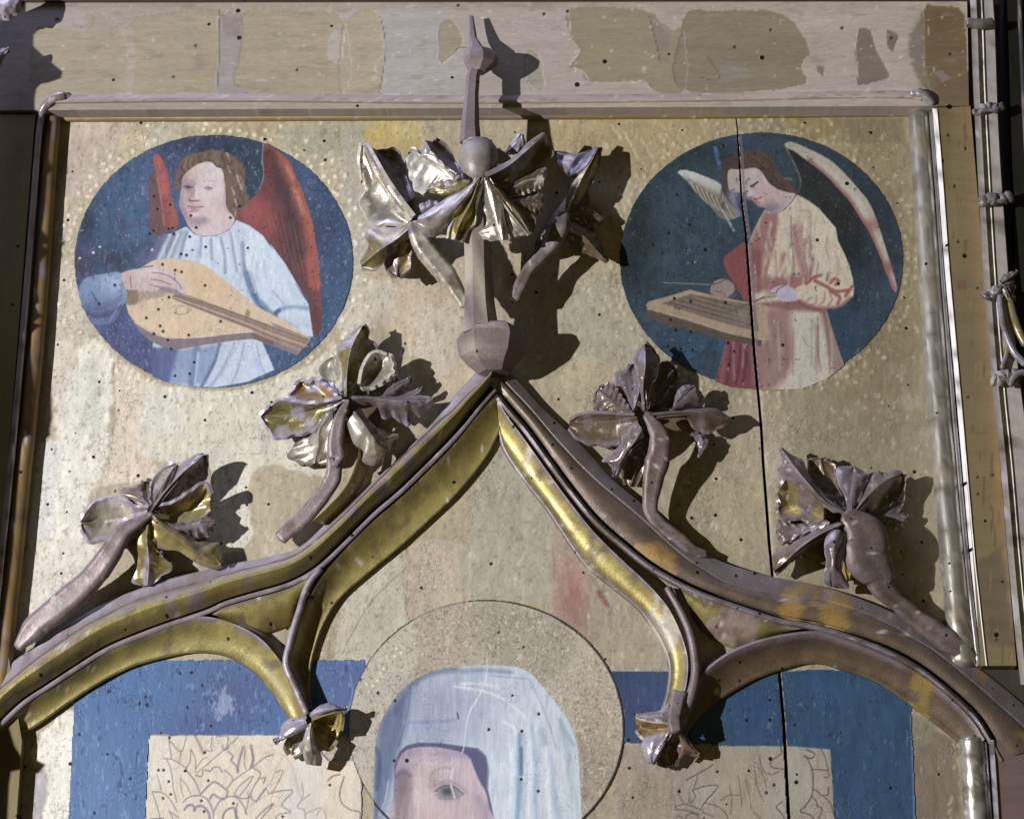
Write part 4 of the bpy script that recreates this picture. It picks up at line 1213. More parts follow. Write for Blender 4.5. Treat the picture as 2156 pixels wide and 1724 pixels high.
def saint(px, py):
    p = Paint(px, py, (184, 176, 152))
    p.lab[:] = -1
    p.fill(ellipse(*HALO, n=90), (182, 174, 152), 1.5, lab=0, curve=False)
    h = [0]
    p.fill(R8([(440, 500), (640, 380), (820, 350), (840, 800), (430, 800), (480, 690), (465, 600)]), (184, 168, 144), 3, noise=3, only=h)
    p.fill(R8([(180, 720), (430, 480), (470, 620), (478, 720), (380, 860), (100, 1100), (60, 960)]), (194, 188, 168), 4, noise=4, only=h)
    p.fill(R8([(60, 1000), (330, 960), (210, 1200), (200, 1724), (60, 1600)]), (196, 188, 170), 6, noise=6, only=h)
    p.fill(R8([(830, 350), (1300, 430), (1500, 600), (1300, 860), (1000, 760), (850, 600)]), (168, 160, 134), 14, noise=10, only=h)
    p.blob(R8(1600, 1100), 60, 130, (182, 162, 132), 0.8, only=h)
    p.blob(R8(1640, 1450), 40, 90, (154, 142, 122), 0.9, only=h)
    p.stroke(R8([(1500, 1200), (1540, 1400), (1530, 1600)]), (140, 108, 98), 10, 12, 0.5, only=h)
    p.flecks(6, 0.30, (120, 110, 88), 0.55, 5, only=h)
    p.flecks(8, 0.38, (212, 204, 184), 0.6, 15, only=h)
    p.dots(R8([(380, 670), (340, 690), (270, 770), (250, 800), (230, 850), (200, 880), (180, 920), (290, 700), (350, 640), (160, 870)]), 4, (216, 210, 186), 0.9, h=0.8)
    rng = random.Random(8)
    for _ in range(90):
        a = rng.uniform(-1.5, 1.3)
        r = rng.uniform(0.78, 0.98)
        x, y = HALO[0] + HALO[2] * r * math.cos(a), HALO[1] + HALO[3] * r * math.sin(a)
        p.stroke([(x, y), (x + rng.uniform(-4, 4), y + rng.uniform(5, 13))], (116, 100, 80), 1.6, 2, 0.5, only=h)
    # veil
    veil = S([(40, 1750), (40, 1604), (42, 1350), (50, 1050), (62, 850), (110, 650), (200, 480), (300, 345), (430, 235), (600, 150), (850, 98), (1150, 78), (1400, 92), (1550, 130), (1650, 222), (1800, 405), (1950, 605), (2030, 800), (2060, 950), (2080, 1300), (2092, 1604), (2095, 1750)])
    p.fill(veil, (166, 182, 212), 2.5, lab=1, noise=0.8)
    v = [1]
    p.blob(S(1500, 700), 130, 200, (184, 200, 222), 0.95, only=v)
    p.blob(S(1850, 1300), 80, 170, (188, 202, 218), 0.95, only=v)
    p.blob(S(1300, 1300), 60, 200, (190, 208, 230), 0.95, only=v)
    p.blob(S(700, 480), 110, 70, (150, 162, 202), 0.9, only=v)
    p.blob(S(600, 720), 70, 40, (150, 164, 206), 0.8, only=v)
    p.fill(S([(30, 1750), (40, 1350), (50, 1050), (100, 650), (200, 480), (430, 235), (420, 330), (380, 500), (340, 700), (280, 900), (220, 1200), (110, 1540), (60, 1750)]), (80, 98, 150), 26, a=0.9, only=v)
    p.stroke(S([(440, 250), (600, 160), (850, 110)]), (104, 116, 166), 14, 14, 0.8, only=v)
    p.fill(S([(120, 700), (260, 560), (330, 720), (250, 1000), (200, 1250), (110, 1500), (110, 1100)]), (96, 118, 164), 14, a=0.8, only=v)
    p.stroke(S([(60, 900), (100, 1000), (80, 1300)]), (66, 80, 134), 10, 8, 0.7, only=v)
    p.stroke(S([(410, 270), (390, 480), (350, 680), (290, 880)]), (92, 104, 150), 3, 3, 0.7, only=v)
    p.stroke(S([(190, 1220), (160, 1400), (100, 1560)]), (176, 190, 216), 3, 3, 0.8, only=v)
    p.stroke(S([(900, 140), (1150, 130), (1400, 150)]), (120, 134, 184), 9, 9, 0.7, only=v)
    p.stroke(S([(1200, 185), (1450, 205), (1580, 215)]), (132, 150, 184), 2.5, 3, 0.7, only=v)
    p.stroke(S([(1580, 225), (1660, 380), (1720, 520), (1800, 740), (1840, 900)]), (150, 168, 200), 4, 5, 0.8, only=v)
    for pts, c, w in (([(850, 290), (1100, 330), (1300, 400), (1450, 510), (1560, 620)], (206, 216, 230), 4), ([(900, 260), (1100, 265), (1250, 290)], (196, 206, 224), 4), ([(1330, 640), (1430, 700), (1450, 760)], (216, 226, 238), 4),
                      ([(1490, 760), (1480, 1000), (1480, 1300), (1460, 1604)], (132, 160, 202), 7), ([(1500, 900), (1500, 1150)], (104, 128, 168), 5), ([(1600, 700), (1640, 1000), (1650, 1604)], (160, 180, 212), 7), ([(1700, 720), (1780, 1000), (1830, 1300), (1870, 1604)], (160, 178, 208), 9),
                      ([(1560, 700), (1580, 1000), (1570, 1604)], (206, 220, 236), 7), ([(1900, 700), (1960, 900), (1980, 1200)], (156, 172, 196), 8), ([(1880, 620), (1940, 740), (2010, 860)], (150, 166, 190), 6), ([(2000, 1100), (2040, 1604)], (172, 188, 208), 9),
                      ([(1740, 900), (1760, 1300), (1780, 1604)], (204, 218, 232), 8), ([(1400, 780), (1400, 1200), (1390, 1604)], (200, 216, 236), 9), ([(340, 640), (600, 640), (840, 620)], (140, 154, 200), 5)):
        c2 = tuple(int(170 + (q_ - 170) * 1.5) if q_ < 200 else q_ for q_ in c[:2]) + (c[2],)
        p.stroke(S(pts), tuple(max(60, min(250, q_)) for q_ in c2), w * 1.4, w * 1.5, 0.85, only=v)
    # lining, face
    p.fill(S([(250, 1750), (245, 1300), (250, 1050), (300, 930), (365, 872), (480, 842), (700, 846), (930, 880), (1080, 900), (1155, 970), (1180, 1100), (1172, 1310), (1205, 1460), (1265, 1750)]), (88, 90, 134), 2.5, lab=2, curve=False)
    p.stroke(S([(1080, 905), (1150, 980), (1172, 1100), (1165, 1300)]), (136, 142, 182), 4, 4, 0.8, only=[2])
    p.fill(S([(258, 1750), (245, 1320), (262, 1120), (320, 960), (420, 900), (620, 886), (860, 925), (985, 985), (1030, 1090), (1090, 1230), (1150, 1330), (1175, 1460), (1190, 1750)]), (190, 176, 192), 4, lab=3)
    f = [3]
    p.blob(S(650, 1010), 80, 30, (198, 182, 194), 0.9, only=f)
    p.blob(S(400, 930), 40, 16, (150, 138, 168), 0.8, only=f)
    p.blob(S(900, 950), 50, 14, (150, 140, 176), 0.8, only=f)
    p.blob(S(330, 1240), 26, 44, (118, 108, 134), 1.0, only=f)
    p.stroke(S([(262, 1180), (330, 1130), (410, 1170)]), (96, 88, 114), 10, 10, 0.7, only=f)
    p.fill(S([(275, 1310), (340, 1270), (410, 1300), (400, 1340), (330, 1350)]), (120, 118, 132), 5, only=f)
    p.blob(S(352, 1312), 8, 8, (66, 70, 82), 0.9, only=f)
    p.stroke(S([(268, 1312), (340, 1272), (415, 1302)]), (70, 64, 86), 4, 4, 0.85, only=f)
    p.stroke(S([(345, 1300), (345, 1450), (330, 1620)]), (136, 118, 130), 36, 16, 0.85, only=f)
    p.stroke(S([(430, 1180), (440, 1350), (410, 1500), (400, 1620)]), (160, 140, 152), 8, 8, 0.7, only=f)
    p.blob(S(520, 1450), 26, 90, (206, 186, 194), 0.9, only=f)
    p.blob(S(900, 1500), 70, 60, (196, 176, 186), 0.8, only=f)
    p.blob(S(620, 1600), 40, 40, (196, 172, 178), 0.6, only=f)
    p.stroke(S([(1080, 1400), (1130, 1500), (1150, 1620)]), (164, 150, 178), 20, 16, 0.8, only=f)
    p.stroke(S([(600, 1160), (660, 1110), (740, 1090), (805, 1095)]), (172, 160, 152), 6, 7, 0.9, only=f)
    p.blob(S(640, 1200), 16, 20, (176, 162, 162), 0.8, only=f)
    p.stroke(S([(650, 1260), (760, 1220), (880, 1260), (960, 1330)]), (158, 144, 154), 7, 8, 0.6, only=f)
    p.fill(S([(630, 1345), (690, 1290), (760, 1268), (830, 1278), (920, 1345), (840, 1385), (760, 1398), (690, 1380)]), (160, 162, 170), 3, only=f)
    p.blob(S(770, 1322), 17, 12, (84, 96, 104), 1.0, only=f)
    p.blob(S(770, 1322), 7, 6, (62, 72, 80), 0.9, only=f)
    p.stroke(S([(650, 1325), (710, 1278), (780, 1262), (850, 1285), (930, 1350)]), (84, 86, 96), 2.8, 2.4, 0.85)
    p.stroke(S([(680, 1385), (760, 1402), (850, 1392), (930, 1352)]), (140, 124, 138), 3, 3, 0.7)
    p.stroke(S([(620, 1350), (650, 1335)]), (206, 206, 206), 4, 4, 0.7)
    p.stroke(S([(470, 1200), (480, 1400), (470, 1620)]), (208, 192, 198), 12, 14, 0.7, only=f)
    # splits in the paint
    p.stroke(S([(1165, 0), (1160, 140), (1140, 250), (1080, 390), (1000, 520), (960, 660), (935, 880), (915, 945)]), (218, 220, 226), 3, 2, 0.75)
    p.stroke(S([(825, 1100), (812, 1190)]), (226, 222, 226), 3.5, 2.4, 0.8)
    p.stroke(S([(805, 1262), (845, 1388)]), (226, 224, 228), 3, 2, 0.85)
    p.mottle(3.4, 0.09, 5, only=[1, 3], sy=30)
    p.flecks(3, 0.46, (140, 146, 172), 0.4, 95, only=[1])
    p.mottle(30, 0.05, 25, only=[1, 3])
    p.dots(S([(1182, 714), (1508, 730), (1674, 560), (1502, 1205), (1670, 1320), (90, 355), (260, 430), (250, 1020)]), 3.2, (14, 12, 14), 0.95, h=-1)
    p.stroke(S([(870, 550), (882, 610)]), (40, 40, 52), 2.6, 1.6, 0.9)
    p.dots(R8([(192, 426), (228, 925), (990, 543), (1146, 636), (120, 840)]), 2.8, (20, 18, 16), 0.9)
    p.tone(0.6, 0.93, only=[0])
    p.tone(0.66, 0.97, only=[1])
    p.tone(0.8, 0.96, only=[2, 3])
    p.flecks(3.2, 0.30, (112, 104, 92), 0.6, 75, only=[0])
    p.flecks(3.6, 0.34, (214, 208, 194), 0.5, 85, only=[0])
    # scribed rim
    al = np.radians(np.linspace(0, 360, 120))
    rim = np.c_[HALO[0] + (HALO[2] - 2) * np.cos(al), HALO[1] + (HALO[3] - 2) * np.sin(al)]
    d = np.abs(np.hypot((p.X - HALO[0]) / HALO[2], (p.Y - HALO[1]) / HALO[3]) - 1) * 280
    k = np.clip((3.0 + 1.3 * fbm(p.X / 40, p.Y / 40, 2, 3) - d) / 1.6, 0, 1) * np.where((p.Y < 1300) & (p.X < 985) & (p.X > 870), 0.35, 0.9)
    p.rgb += (np.array((36, 33, 40)) / 255.0 - p.rgb) * k[:, None]
    return p


st = thing("painted_saint", "painted head of a woman in a pale blue veil with a scribed halo", "painting", (1023, 1600))
sheet(st, HALO[0] - HALO[2] - 4, HALO[0] + HALO[2] + 4, HALO[1] - HALO[3] - 4, 1752, 1.6, saint, {0: "halo", 1: "veil", 2: "hood_lining", 3: "face"}, MAT["paint"], d=3.2)


def cloth(left):
    def f(px, py):
        p = Paint(px, py, (66, 100, 154))
        p.lab[:] = -1
        if left:
            p.fill([(160, 1389), (790, 1389), (790, 1547), (312, 1546), (303, 1765), (141, 1765)], (76, 114, 168), 2.5, lab=0, noise=2.0, ns=10, curve=False)
            p.fill([(314, 1547), (640, 1546), (690, 1600), (760, 1600), (760, 1765), (304, 1765)], (204, 188, 162), 2.5, lab=1, noise=1.5, curve=False)
            b, t = [0], [1]
            p.blob(R7(700, 1100), 90, 130, (70, 112, 172), 0.9, only=b)
            p.blob(R7(1500, 950), 90, 70, (78, 94, 146), 0.95, only=b)
            p.blob((730, 1460), 60, 90, (84, 100, 152), 0.95, only=b)
            p.blob(R7(1250, 1150), 80, 30, (72, 90, 146), 0.8, only=b)
            p.blob(R7(650, 1500), 60, 110, (86, 124, 178), 0.9, only=b)
            p.flecks(7, 0.34, (120, 156, 202), 0.6, 3, only=b, sy=18)
            p.flecks(8, 0.42, (40, 66, 116), 0.7, 13, only=b, sy=22)
            n = fbm(p.X / 8, p.Y / 14, 3, 33)
            reg = np.exp(-(((p.X - 468) / 40) ** 2 + ((p.Y - 1475) / 55) ** 2))
            k = np.clip((n * 0.5 + reg - 0.72) / 0.14, 0, 1) * (p.lab == 0)
            p.rgb += (np.array((156, 170, 206)) / 255.0 - p.rgb) * (k * 0.7)[:, None]
            p.stroke([(738, 1420), (742, 1460), (730, 1500)], (150, 164, 206), 3, 3, 0.6, only=b)
            # worn gold brocade: drawn outlines
            p.fill(BL([(1480, 100), (1650, 300), (1660, 850), (1350, 850), (1300, 600), (1400, 350)]), (194, 188, 184), 14, noise=8, a=0.9, only=t)
            p.fill(BL([(110, 90), (300, 200), (330, 500), (120, 600), (90, 850), (70, 600)]), (202, 194, 178), 10, noise=6, a=0.8, only=t)
            ink = (112, 100, 124)
            for pts, c, w in (([(290, 110), (300, 200), (315, 290)], ink, 2.4), ([(300, 140), (400, 235), (450, 100)], ink, 2.4), ([(400, 235), (385, 330)], ink, 2), ([(490, 215), (530, 310), (525, 420)], ink, 2.4), ([(490, 220), (480, 320), (450, 380), (455, 410), (525, 500)], ink, 2.4),
                              ([(240, 295), (330, 310), (450, 385)], ink, 2.6), ([(265, 300), (310, 400), (330, 560), (360, 690)], ink, 2.4), ([(455, 410), (530, 510), (575, 620)], ink, 2.8), ([(395, 470), (400, 560), (420, 640)], ink, 2), ([(395, 470), (450, 540), (490, 625)], ink, 2),
                              ([(140, 595), (240, 610), (310, 680), (360, 770)], ink, 2.4), ([(140, 595), (180, 720), (215, 850)], ink, 2.4), ([(180, 440), (210, 530), (220, 590)], ink, 1.8), ([(525, 90), (580, 200), (600, 250)], (150, 122, 140), 6), ([(680, 100), (670, 190), (680, 230), (620, 220)], ink, 2.2),
                              ([(530, 390), (600, 300), (640, 290)], ink, 2), ([(540, 430), (750, 250), (910, 110)], ink, 2.2), ([(720, 100), (820, 100), (810, 200)], ink, 2.6), ([(770, 180), (790, 220), (830, 200)], ink, 3), ([(530, 450), (590, 455), (600, 400), (660, 410), (690, 380), (740, 375), (770, 420)], ink, 3),
                              ([(790, 400), (850, 450), (860, 500), (820, 560)], ink, 2.8), ([(585, 610), (630, 560), (690, 510), (740, 525), (780, 560), (820, 590), (810, 640)], ink, 4), ([(660, 660), (690, 620), (740, 650), (790, 660)], (120, 108, 150), 5), ([(820, 230), (870, 280), (850, 310), (900, 370), (910, 420)], ink, 3.4),
                              ([(960, 190), (920, 330), (910, 420)], (140, 104, 124), 5), ([(975, 200), (970, 330), (980, 390)], (140, 110, 124), 3), ([(1030, 180), (1050, 300), (1030, 380)], (128, 92, 108), 6), ([(1230, 260), (1150, 290), (1050, 370), (960, 430), (870, 495)], ink, 2.6),
                              ([(880, 620), (930, 540), (1050, 450), (1000, 540), (930, 630)], ink, 2.6), ([(1050, 380), (1110, 420), (1110, 460), (1050, 560), (1030, 640), (1080, 680), (1160, 570)], ink, 2.8), ([(890, 630), (960, 660), (1030, 640)], ink, 3), ([(1160, 560), (1215, 610), (1320, 410), (1255, 420)], ink, 2.2),
                              ([(1215, 610), (1300, 590), (1410, 590), (1305, 710), (1385, 775), (1280, 800), (1250, 850)], ink, 2.6), ([(1330, 260), (1400, 370), (1440, 520), (1470, 640)], (160, 150, 160), 2.2), ([(1330, 260), (1250, 400), (1200, 560)], (160, 150, 160), 2),
                              ([(420, 690), (470, 645), (560, 630), (640, 670), (690, 780), (690, 830)], (110, 104, 150), 3.2), ([(690, 790), (740, 690), (830, 640), (900, 650), (960, 720), (990, 800)], (110, 104, 150), 3.2), ([(430, 760), (460, 720), (510, 720), (520, 770), (540, 730), (600, 730), (650, 790), (660, 850)], (112, 96, 160), 5),
                              ([(770, 850), (800, 770), (870, 740), (890, 790), (900, 850)], ink, 4.5), ([(905, 700), (900, 790), (920, 850)], ink, 3), ([(980, 790), (1010, 650), (1000, 600)], ink, 2.2), ([(1060, 850), (1150, 760), (1240, 700), (1110, 850)], (120, 104, 112), 3), ([(1000, 740), (1150, 640), (1240, 600)], (160, 146, 140), 2),
                              ([(1560, 620), (1470, 690), (1450, 740), (1510, 760), (1520, 840)], (134, 104, 110), 2.4), ([(1490, 520), (1500, 620), (1480, 660)], (150, 124, 130), 2.2), ([(1530, 790), (1670, 740), (1710, 850)], (170, 124, 118), 2.4), ([(1620, 820), (1660, 745)], (170, 110, 108), 2),
                              ([(290, 770), (330, 850)], ink, 2.4), ([(290, 770), (380, 830)], ink, 2.4), ([(130, 840), (240, 838)], (60, 50, 60), 2.6), ([(1870, 460), (1830, 600), (1850, 700), (1930, 760), (2010, 780), (2010, 850)], (110, 92, 84), 3), ([(1720, 500), (1760, 460), (1830, 440)], (120, 70, 60), 3),
                              ([(560, 470), (600, 560)], (186, 172, 160), 2), ([(1110, 480), (1160, 470), (1140, 520)], (130, 92, 104), 3), ([(1180, 540), (1100, 640), (1080, 690)], (120, 100, 110), 2.2)):
                p.stroke(BL(pts), c, w, 1.8, 0.8, only=t)
            p.tone(0.5, 1.08, only=t)
            p.tone(0.92, 0.97, only=b)
            p.mottle(9, 0.05, 8, only=t, sy=18)
            p.dots(BL([(297, 108), (198, 402), (245, 402), (290, 505), (310, 620), (585, 678), (873, 702), (610, 775), (647, 497), (1317, 820), (1742, 535), (240, 655), (615, 243), (225, 72)]) +
                   R7([(925, 946), (882, 992), (930, 1000), (1140, 800), (1185, 1015), (680, 1310), (825, 1465), (600, 1680), (365, 1500), (1280, 876), (690, 915), (505, 1185)]), 2.9, (20, 17, 20), 0.95, h=-1)
        else:
            p.fill([(1255, 1413), (1655, 1413), (1720, 1408), (1917, 1420), (1917, 1502), (1928, 1765), (1760, 1765), (1748, 1575), (1500, 1567), (1255, 1561)], (48, 78, 114), 2.5, lab=0, noise=1.5, ns=10, curve=False)
            p.fill([(1500, 1569), (1660, 1569), (1748, 1576), (1759, 1765), (1420, 1765), (1420, 1640)], (166, 152, 132), 2.5, lab=1, noise=1.5, curve=False)
            b, t = [0], [1]
            p.blob((1340, 1480), 90, 90, (62, 78, 122), 0.95, only=b)
            p.blob((1740, 1450), 60, 40, (46, 84, 130), 0.7, only=b)
            p.blob((1580, 1480), 60, 60, (46, 78, 128), 0.8, only=b)
            p.mottle(24, 0.10, 3, only=b, sy=50)
            p.flecks(7, 0.5, (110, 138, 170), 0.5, 7, only=b, sy=20)
            p.flecks(9, 0.48, (32, 52, 78), 0.6, 17, only=b)
            p.stroke([(1917, 1500), (1922, 1620), (1926, 1765)], (160, 160, 158), 4, 4, 0.5, only=b)
            p.fill(BR([(0, 330), (80, 290), (200, 420), (220, 560), (180, 744), (0, 744)]), (158, 150, 142), 8, noise=6, only=t)
            p.fill(BR([(330, 480), (520, 470), (530, 520), (400, 660), (330, 580)]), (172, 166, 148), 4, a=0.9, only=t, h=-0.6)
            p.fill(BR([(920, 520), (1070, 470), (1090, 744), (900, 744)]), (166, 160, 138), 6, noise=6, only=t)
            p.fill(BR([(1110, 200), (1250, 240), (1280, 400), (1270, 560), (1190, 680), (1120, 744)]), (166, 160, 140), 5, a=0.9, only=t)
            p.fill(BR([(560, 310), (900, 340), (890, 744), (550, 744)]), (170, 154, 126), 14, noise=8, only=t)
            ink = (74, 64, 66)
            for pts, w in (([(290, 430), (400, 370), (500, 310)], 2.6), ([(350, 500), (380, 400)], 2), ([(340, 510), (430, 480), (520, 470), (535, 495), (440, 600), (410, 650)], 2.6), ([(340, 510), (365, 560)], 2.4), ([(205, 640), (270, 620), (350, 640), (410, 665)], 2), ([(200, 660), (300, 670), (390, 700)], 2.2), ([(440, 610), (540, 640), (600, 690), (620, 740)], 2.2),
                           ([(65, 460), (75, 530), (120, 580), (200, 605)], 2.4), ([(75, 540), (80, 620)], 1.6), ([(190, 530), (205, 650)], 2), ([(240, 490), (230, 540), (270, 610)], 1.8), ([(310, 570), (320, 610), (360, 570)], 1.8), ([(420, 680), (510, 720)], 2), ([(280, 740), (320, 690), (380, 710), (385, 744)], 2), ([(210, 730), (235, 710), (270, 744)], 2),
                           ([(1035, 170), (1040, 220), (970, 270), (950, 300), (970, 330), (1030, 340), (1070, 350)], 2.4), ([(870, 250), (880, 310), (900, 360), (960, 385), (1030, 360)], 2), ([(860, 330), (900, 400), (920, 480)], 1.8), ([(1240, 190), (1300, 220), (1280, 260), (1220, 240)], 3.4), ([(1240, 250), (1280, 340), (1290, 430), (1285, 540), (1240, 620), (1190, 670)], 2.8),
                           ([(1350, 180), (1380, 240), (1400, 320), (1410, 350), (1280, 345)], 2.4), ([(1400, 350), (1420, 400), (1380, 410)], 2.6), ([(1290, 500), (1330, 520), (1360, 550), (1410, 540), (1410, 490)], 2.6), ([(1280, 560), (1320, 600), (1320, 630), (1360, 650), (1350, 700), (1330, 730)], 2.6), ([(1370, 560), (1420, 600), (1440, 650), (1450, 700)], 2.4), ([(1190, 680), (1260, 700), (1300, 740)], 3), ([(1050, 600), (1000, 640), (1040, 690), (1070, 744)], 2.6),
                           ([(560, 590), (630, 550), (710, 550)], 1.8), ([(630, 470), (650, 600), (640, 700)], 1.4), ([(700, 400), (720, 520), (730, 640)], 1.4), ([(760, 420), (790, 560), (800, 660)], 1.4), ([(830, 350), (850, 480), (900, 600)], 1.6), ([(820, 680), (880, 740)], 1.6)):
                p.stroke(BR(pts), ink, w, 1.8, 0.8, only=t)
            p.tone(0.55, 0.88, only=t)
            p.tone(0.9, 0.86, only=b)
            p.mottle(7, 0.07, 18, only=t, sy=22)
            p.dots(BR([(538, 364), (190, 405), (985, 470), (925, 530), (110, 640), (98, 662)]), 3.2, (18, 15, 15), 0.95, h=-1)
        return p
    return f


c1 = thing("painted_hanging", "bright blue painted border round a pale brocade cloth drawn with plant forms", "painted cloth", (420, 1600), "painted cloths behind the saint")
sheet(c1, 138, 768, 1385, 1764, 1.9, cloth(True), {0: "blue_border", 1: "brocade_field"}, MAT["cloth_paint"], d=1.9)
c2 = thing("painted_hanging", "dark blue painted border round a cracked brocade cloth crossed by the split", "painted cloth", (1640, 1600), "painted cloths behind the saint")
sheet(c2, 1256, 1932, 1400, 1764, 1.9, cloth(False), {0: "blue_border", 1: "brocade_field"}, MAT["cloth_paint"], d=1.9)
# ------------------------------------------------------------------ carved ogee arch
def off(pts, dx, dy):
    return [(x + dx, y + dy) for x, y in pts]


def shift(pts, k):
    """Move a traced line sideways by k pixels (to its right, walking along it)."""
    q = spl(pts, 60)
    t = np.gradient(q, axis=0)
    t /= np.linalg.norm(t, axis=1)[:, None] + 1e-9
    return np.c_[q[:, 0] - t[:, 1] * k, q[:, 1] + t[:, 0] * k]


al = thing("carved_arch", "left limb of the gilded ogee arch with a yellow hollow, lit brightest", "arch moulding", (520, 1200), "limbs of the ogee arch")
LO = [(1010, 776), (987, 800), (953, 838), (907, 893), (850, 953), (790, 1008), (720, 1066), (634, 1148), (560, 1172), (501, 1183), (431, 1199), (334, 1224), (234, 1262), (154, 1305), (77, 1356), (0, 1412), (-70, 1470)]
LM = [(1036, 778), (1012, 806), (987, 826), (952, 862), (920, 888), (863, 943), (800, 1004), (722, 1083), (634, 1158), (570, 1182), (501, 1199), (417, 1223), (300, 1256), (214, 1296), (167, 1322), (84, 1379), (0, 1446), (-70, 1506)]
LR = [(1042, 818), (1007, 860), (953, 926), (853, 1026), (786, 1084), (720, 1150), (668, 1197), (611, 1229), (534, 1252), (474, 1270), (434, 1288), (334, 1322), (234, 1362), (167, 1402), (100, 1446), (50, 1479), (0, 1526), (-60, 1590)]
LE = [(1052, 846), (1010, 900), (965, 958), (900, 1024), (836, 1078), (783, 1118)]
loft("outer_moulding", [(LO, 1, MAUVE, 0.1), (LO, 22, MAUVE, 0.15), (shift(LO, -4), 26, LILAC, 0.1), (LM, 36, MAUVE, 0.2), (shift(LM, -3), 35, BROWN, 0.3),
                        (shift(LR, 10), 36, OLIVE, 0.3, -34, OLIVE, 0.32), (shift(LR, 9.4), 8, DARKB, 0), (shift(LR, 5), 6, DARKB, 0)], MAT["gilt"], al, 120, seed=1, thr=0.22)  # slot before the rib coloured dark to deepen its shade
loft("centre_rib", [(shift(LR, 6), 6, OLIVE, 0.2), (shift(LR, 5), 40, MAUVE, 0.3), (shift(LR, 1), 44, LILAC, 0.25), (shift(LR, -4), 42, MAUVE, 0.3), (shift(LR, -7), 26, OLIVE, 0.4)], MAT["gilt"], al, 120, seed=2)
LI = [(1053, 900), (1020, 962), (960, 1036), (893, 1100), (826, 1160), (783, 1195), (720, 1250), (684, 1302), (661, 1362), (650, 1416), (650, 1462), (655, 1490)]
LB = [(1046, 830), (1007, 872), (953, 938), (853, 1038), (786, 1096), (728, 1154), (684, 1204), (655, 1250), (633, 1300), (618, 1350), (606, 1396), (618, 1436), (640, 1490)]
loft("inner_moulding", [(LB, 40, MAUVE, 0.3), (shift(LB, -4), 38, OLIVE, 0.4), (LI, 14, OLIVE, 0.4, 10, OLIVE, 0.35), (shift(LI, -3), 12, MAUVE, 0.2), (shift(LI, -5), 2, BROWN, 0.2)],
     MAT["gilt"], al, 110, seed=3, worn=OLIVE, thr=0.1)
LBR = [(676, 1196), (655, 1220), (640, 1250), (631, 1282), (620, 1316), (611, 1349), (602, 1394), (614, 1430), (632, 1470), (646, 1502)]
tube("branch_rib", LBR, [6, 7, 7, 7, 6], [44, 44, 46, 46, 44], MAT["gilt"], al, LILAC, 0.2, 50, 10, 4)
LC = [(-60, 1590), (0, 1526), (50, 1479), (100, 1446), (167, 1402), (234, 1362), (334, 1322), (400, 1300), (444, 1298), (501, 1315), (551, 1345), (594, 1395), (618, 1432), (634, 1470), (645, 1504)]
LCE = [(-50, 1625), (0, 1566), (77, 1522), (150, 1470), (200, 1438), (267, 1402), (334, 1381), (401, 1367), (467, 1371), (521, 1398), (561, 1435), (594, 1482), (612, 1514), (622, 1530)]
loft("cusp_moulding", [(shift(LC, 4), 40, MAUVE, 0.25), (shift(LC, 0), 43, LILAC, 0.2), (shift(LC, -0.5) + np.array([0, 7]), 40, MAUVE, 0.3), (LCE, 14, OLIVE, 0.4, 8, OLIVE, 0.35), (off(LCE, 0, 5), 11, BROWN, 0.2), (off(LCE, 0, 8), 1, BROWN, 0.1)],
     MAT["gilt"], al, 120, seed=5, worn=OLIVE, thr=0.1)
LS1 = [(668, 1203), (611, 1236), (534, 1259), (474, 1277), (446, 1292)]
LS2 = [(648, 1240), (622, 1302), (590, 1318), (540, 1330), (470, 1306)]
loft("spandrel_hollow", [(LS1, 40, MAUVE, 0.3), (LS2, 12, OCHRE, 0.35, -12, OLIVE, 0.5), (off(LS2, 2, 6), 1, BROWN, 0.1)], MAT["gilt"], al, 50, seed=6, worn=OLIVE, thr=0.1)
LS3 = [(500, 1318), (548, 1352), (585, 1390), (612, 1440)]
loft("web", [(LS3, 36, MAUVE, 0.2), (off(LS3, 10, -24), 10, BROWN, 0.3, -6), (off(LS3, 12, -30), 1, BROWN, 0.1)], MAT["gilt"], al, 30, seed=7)

ar = thing("carved_arch", "right limb of the ogee arch, browner and darker with orange flaking", "arch moulding", (1640, 1200), "limbs of the ogee arch")
RO = [(1064, 776), (1090, 800), (1137, 853), (1204, 916), (1250, 964), (1287, 1006), (1354, 1062), (1439, 1137), (1503, 1174), (1570, 1198), (1627, 1213), (1714, 1229), (1794, 1253), (1866, 1282), (1937, 1318), (1990, 1354), (2038, 1390), (2088, 1426), (2156, 1482), (2210, 1530)]
R1_ = [(1052, 788), (1082, 820), (1120, 860), (1180, 930), (1254, 1006), (1340, 1078), (1436, 1164), (1490, 1200), (1537, 1226), (1637, 1249), (1700, 1257), (1770, 1269), (1870, 1309), (1920, 1338), (1971, 1369), (2054, 1436), (2100, 1476), (2156, 1526), (2200, 1570)]
R2_ = [(1048, 836), (1070, 863), (1104, 902), (1154, 970), (1204, 1037), (1254, 1097), (1314, 1150), (1370, 1194), (1436, 1232), (1490, 1256), (1537, 1272), (1637, 1305), (1714, 1319), (1784, 1339), (1870, 1372), (1937, 1409), (2004, 1462), (2054, 1510), (2082, 1553), (2110, 1600)]
loft("outer_moulding", [(RO, 1, MAUVE, 0.1), (RO, 22, (0.15, 0.13, 0.14), 0.15), (shift(RO, 4), 26, (0.15, 0.13, 0.14), 0.1), (R1_, 36, (0.16, 0.135, 0.14), 0.2), (shift(R1_, 3), 35, UMBER, 0.2),
                        (shift(R2_, -13), 38, UMBER, 0.3, -8, (0.135, 0.10, 0.075), 0.3), (shift(R2_, -12), 8, DARKB, 0), (shift(R2_, -7), 6, DARKB, 0)], MAT["gilt"], ar, 130, seed=11, worn=OCHRE, thr=0.30, wscale=30)  # same dark colour put in the slot for its shade
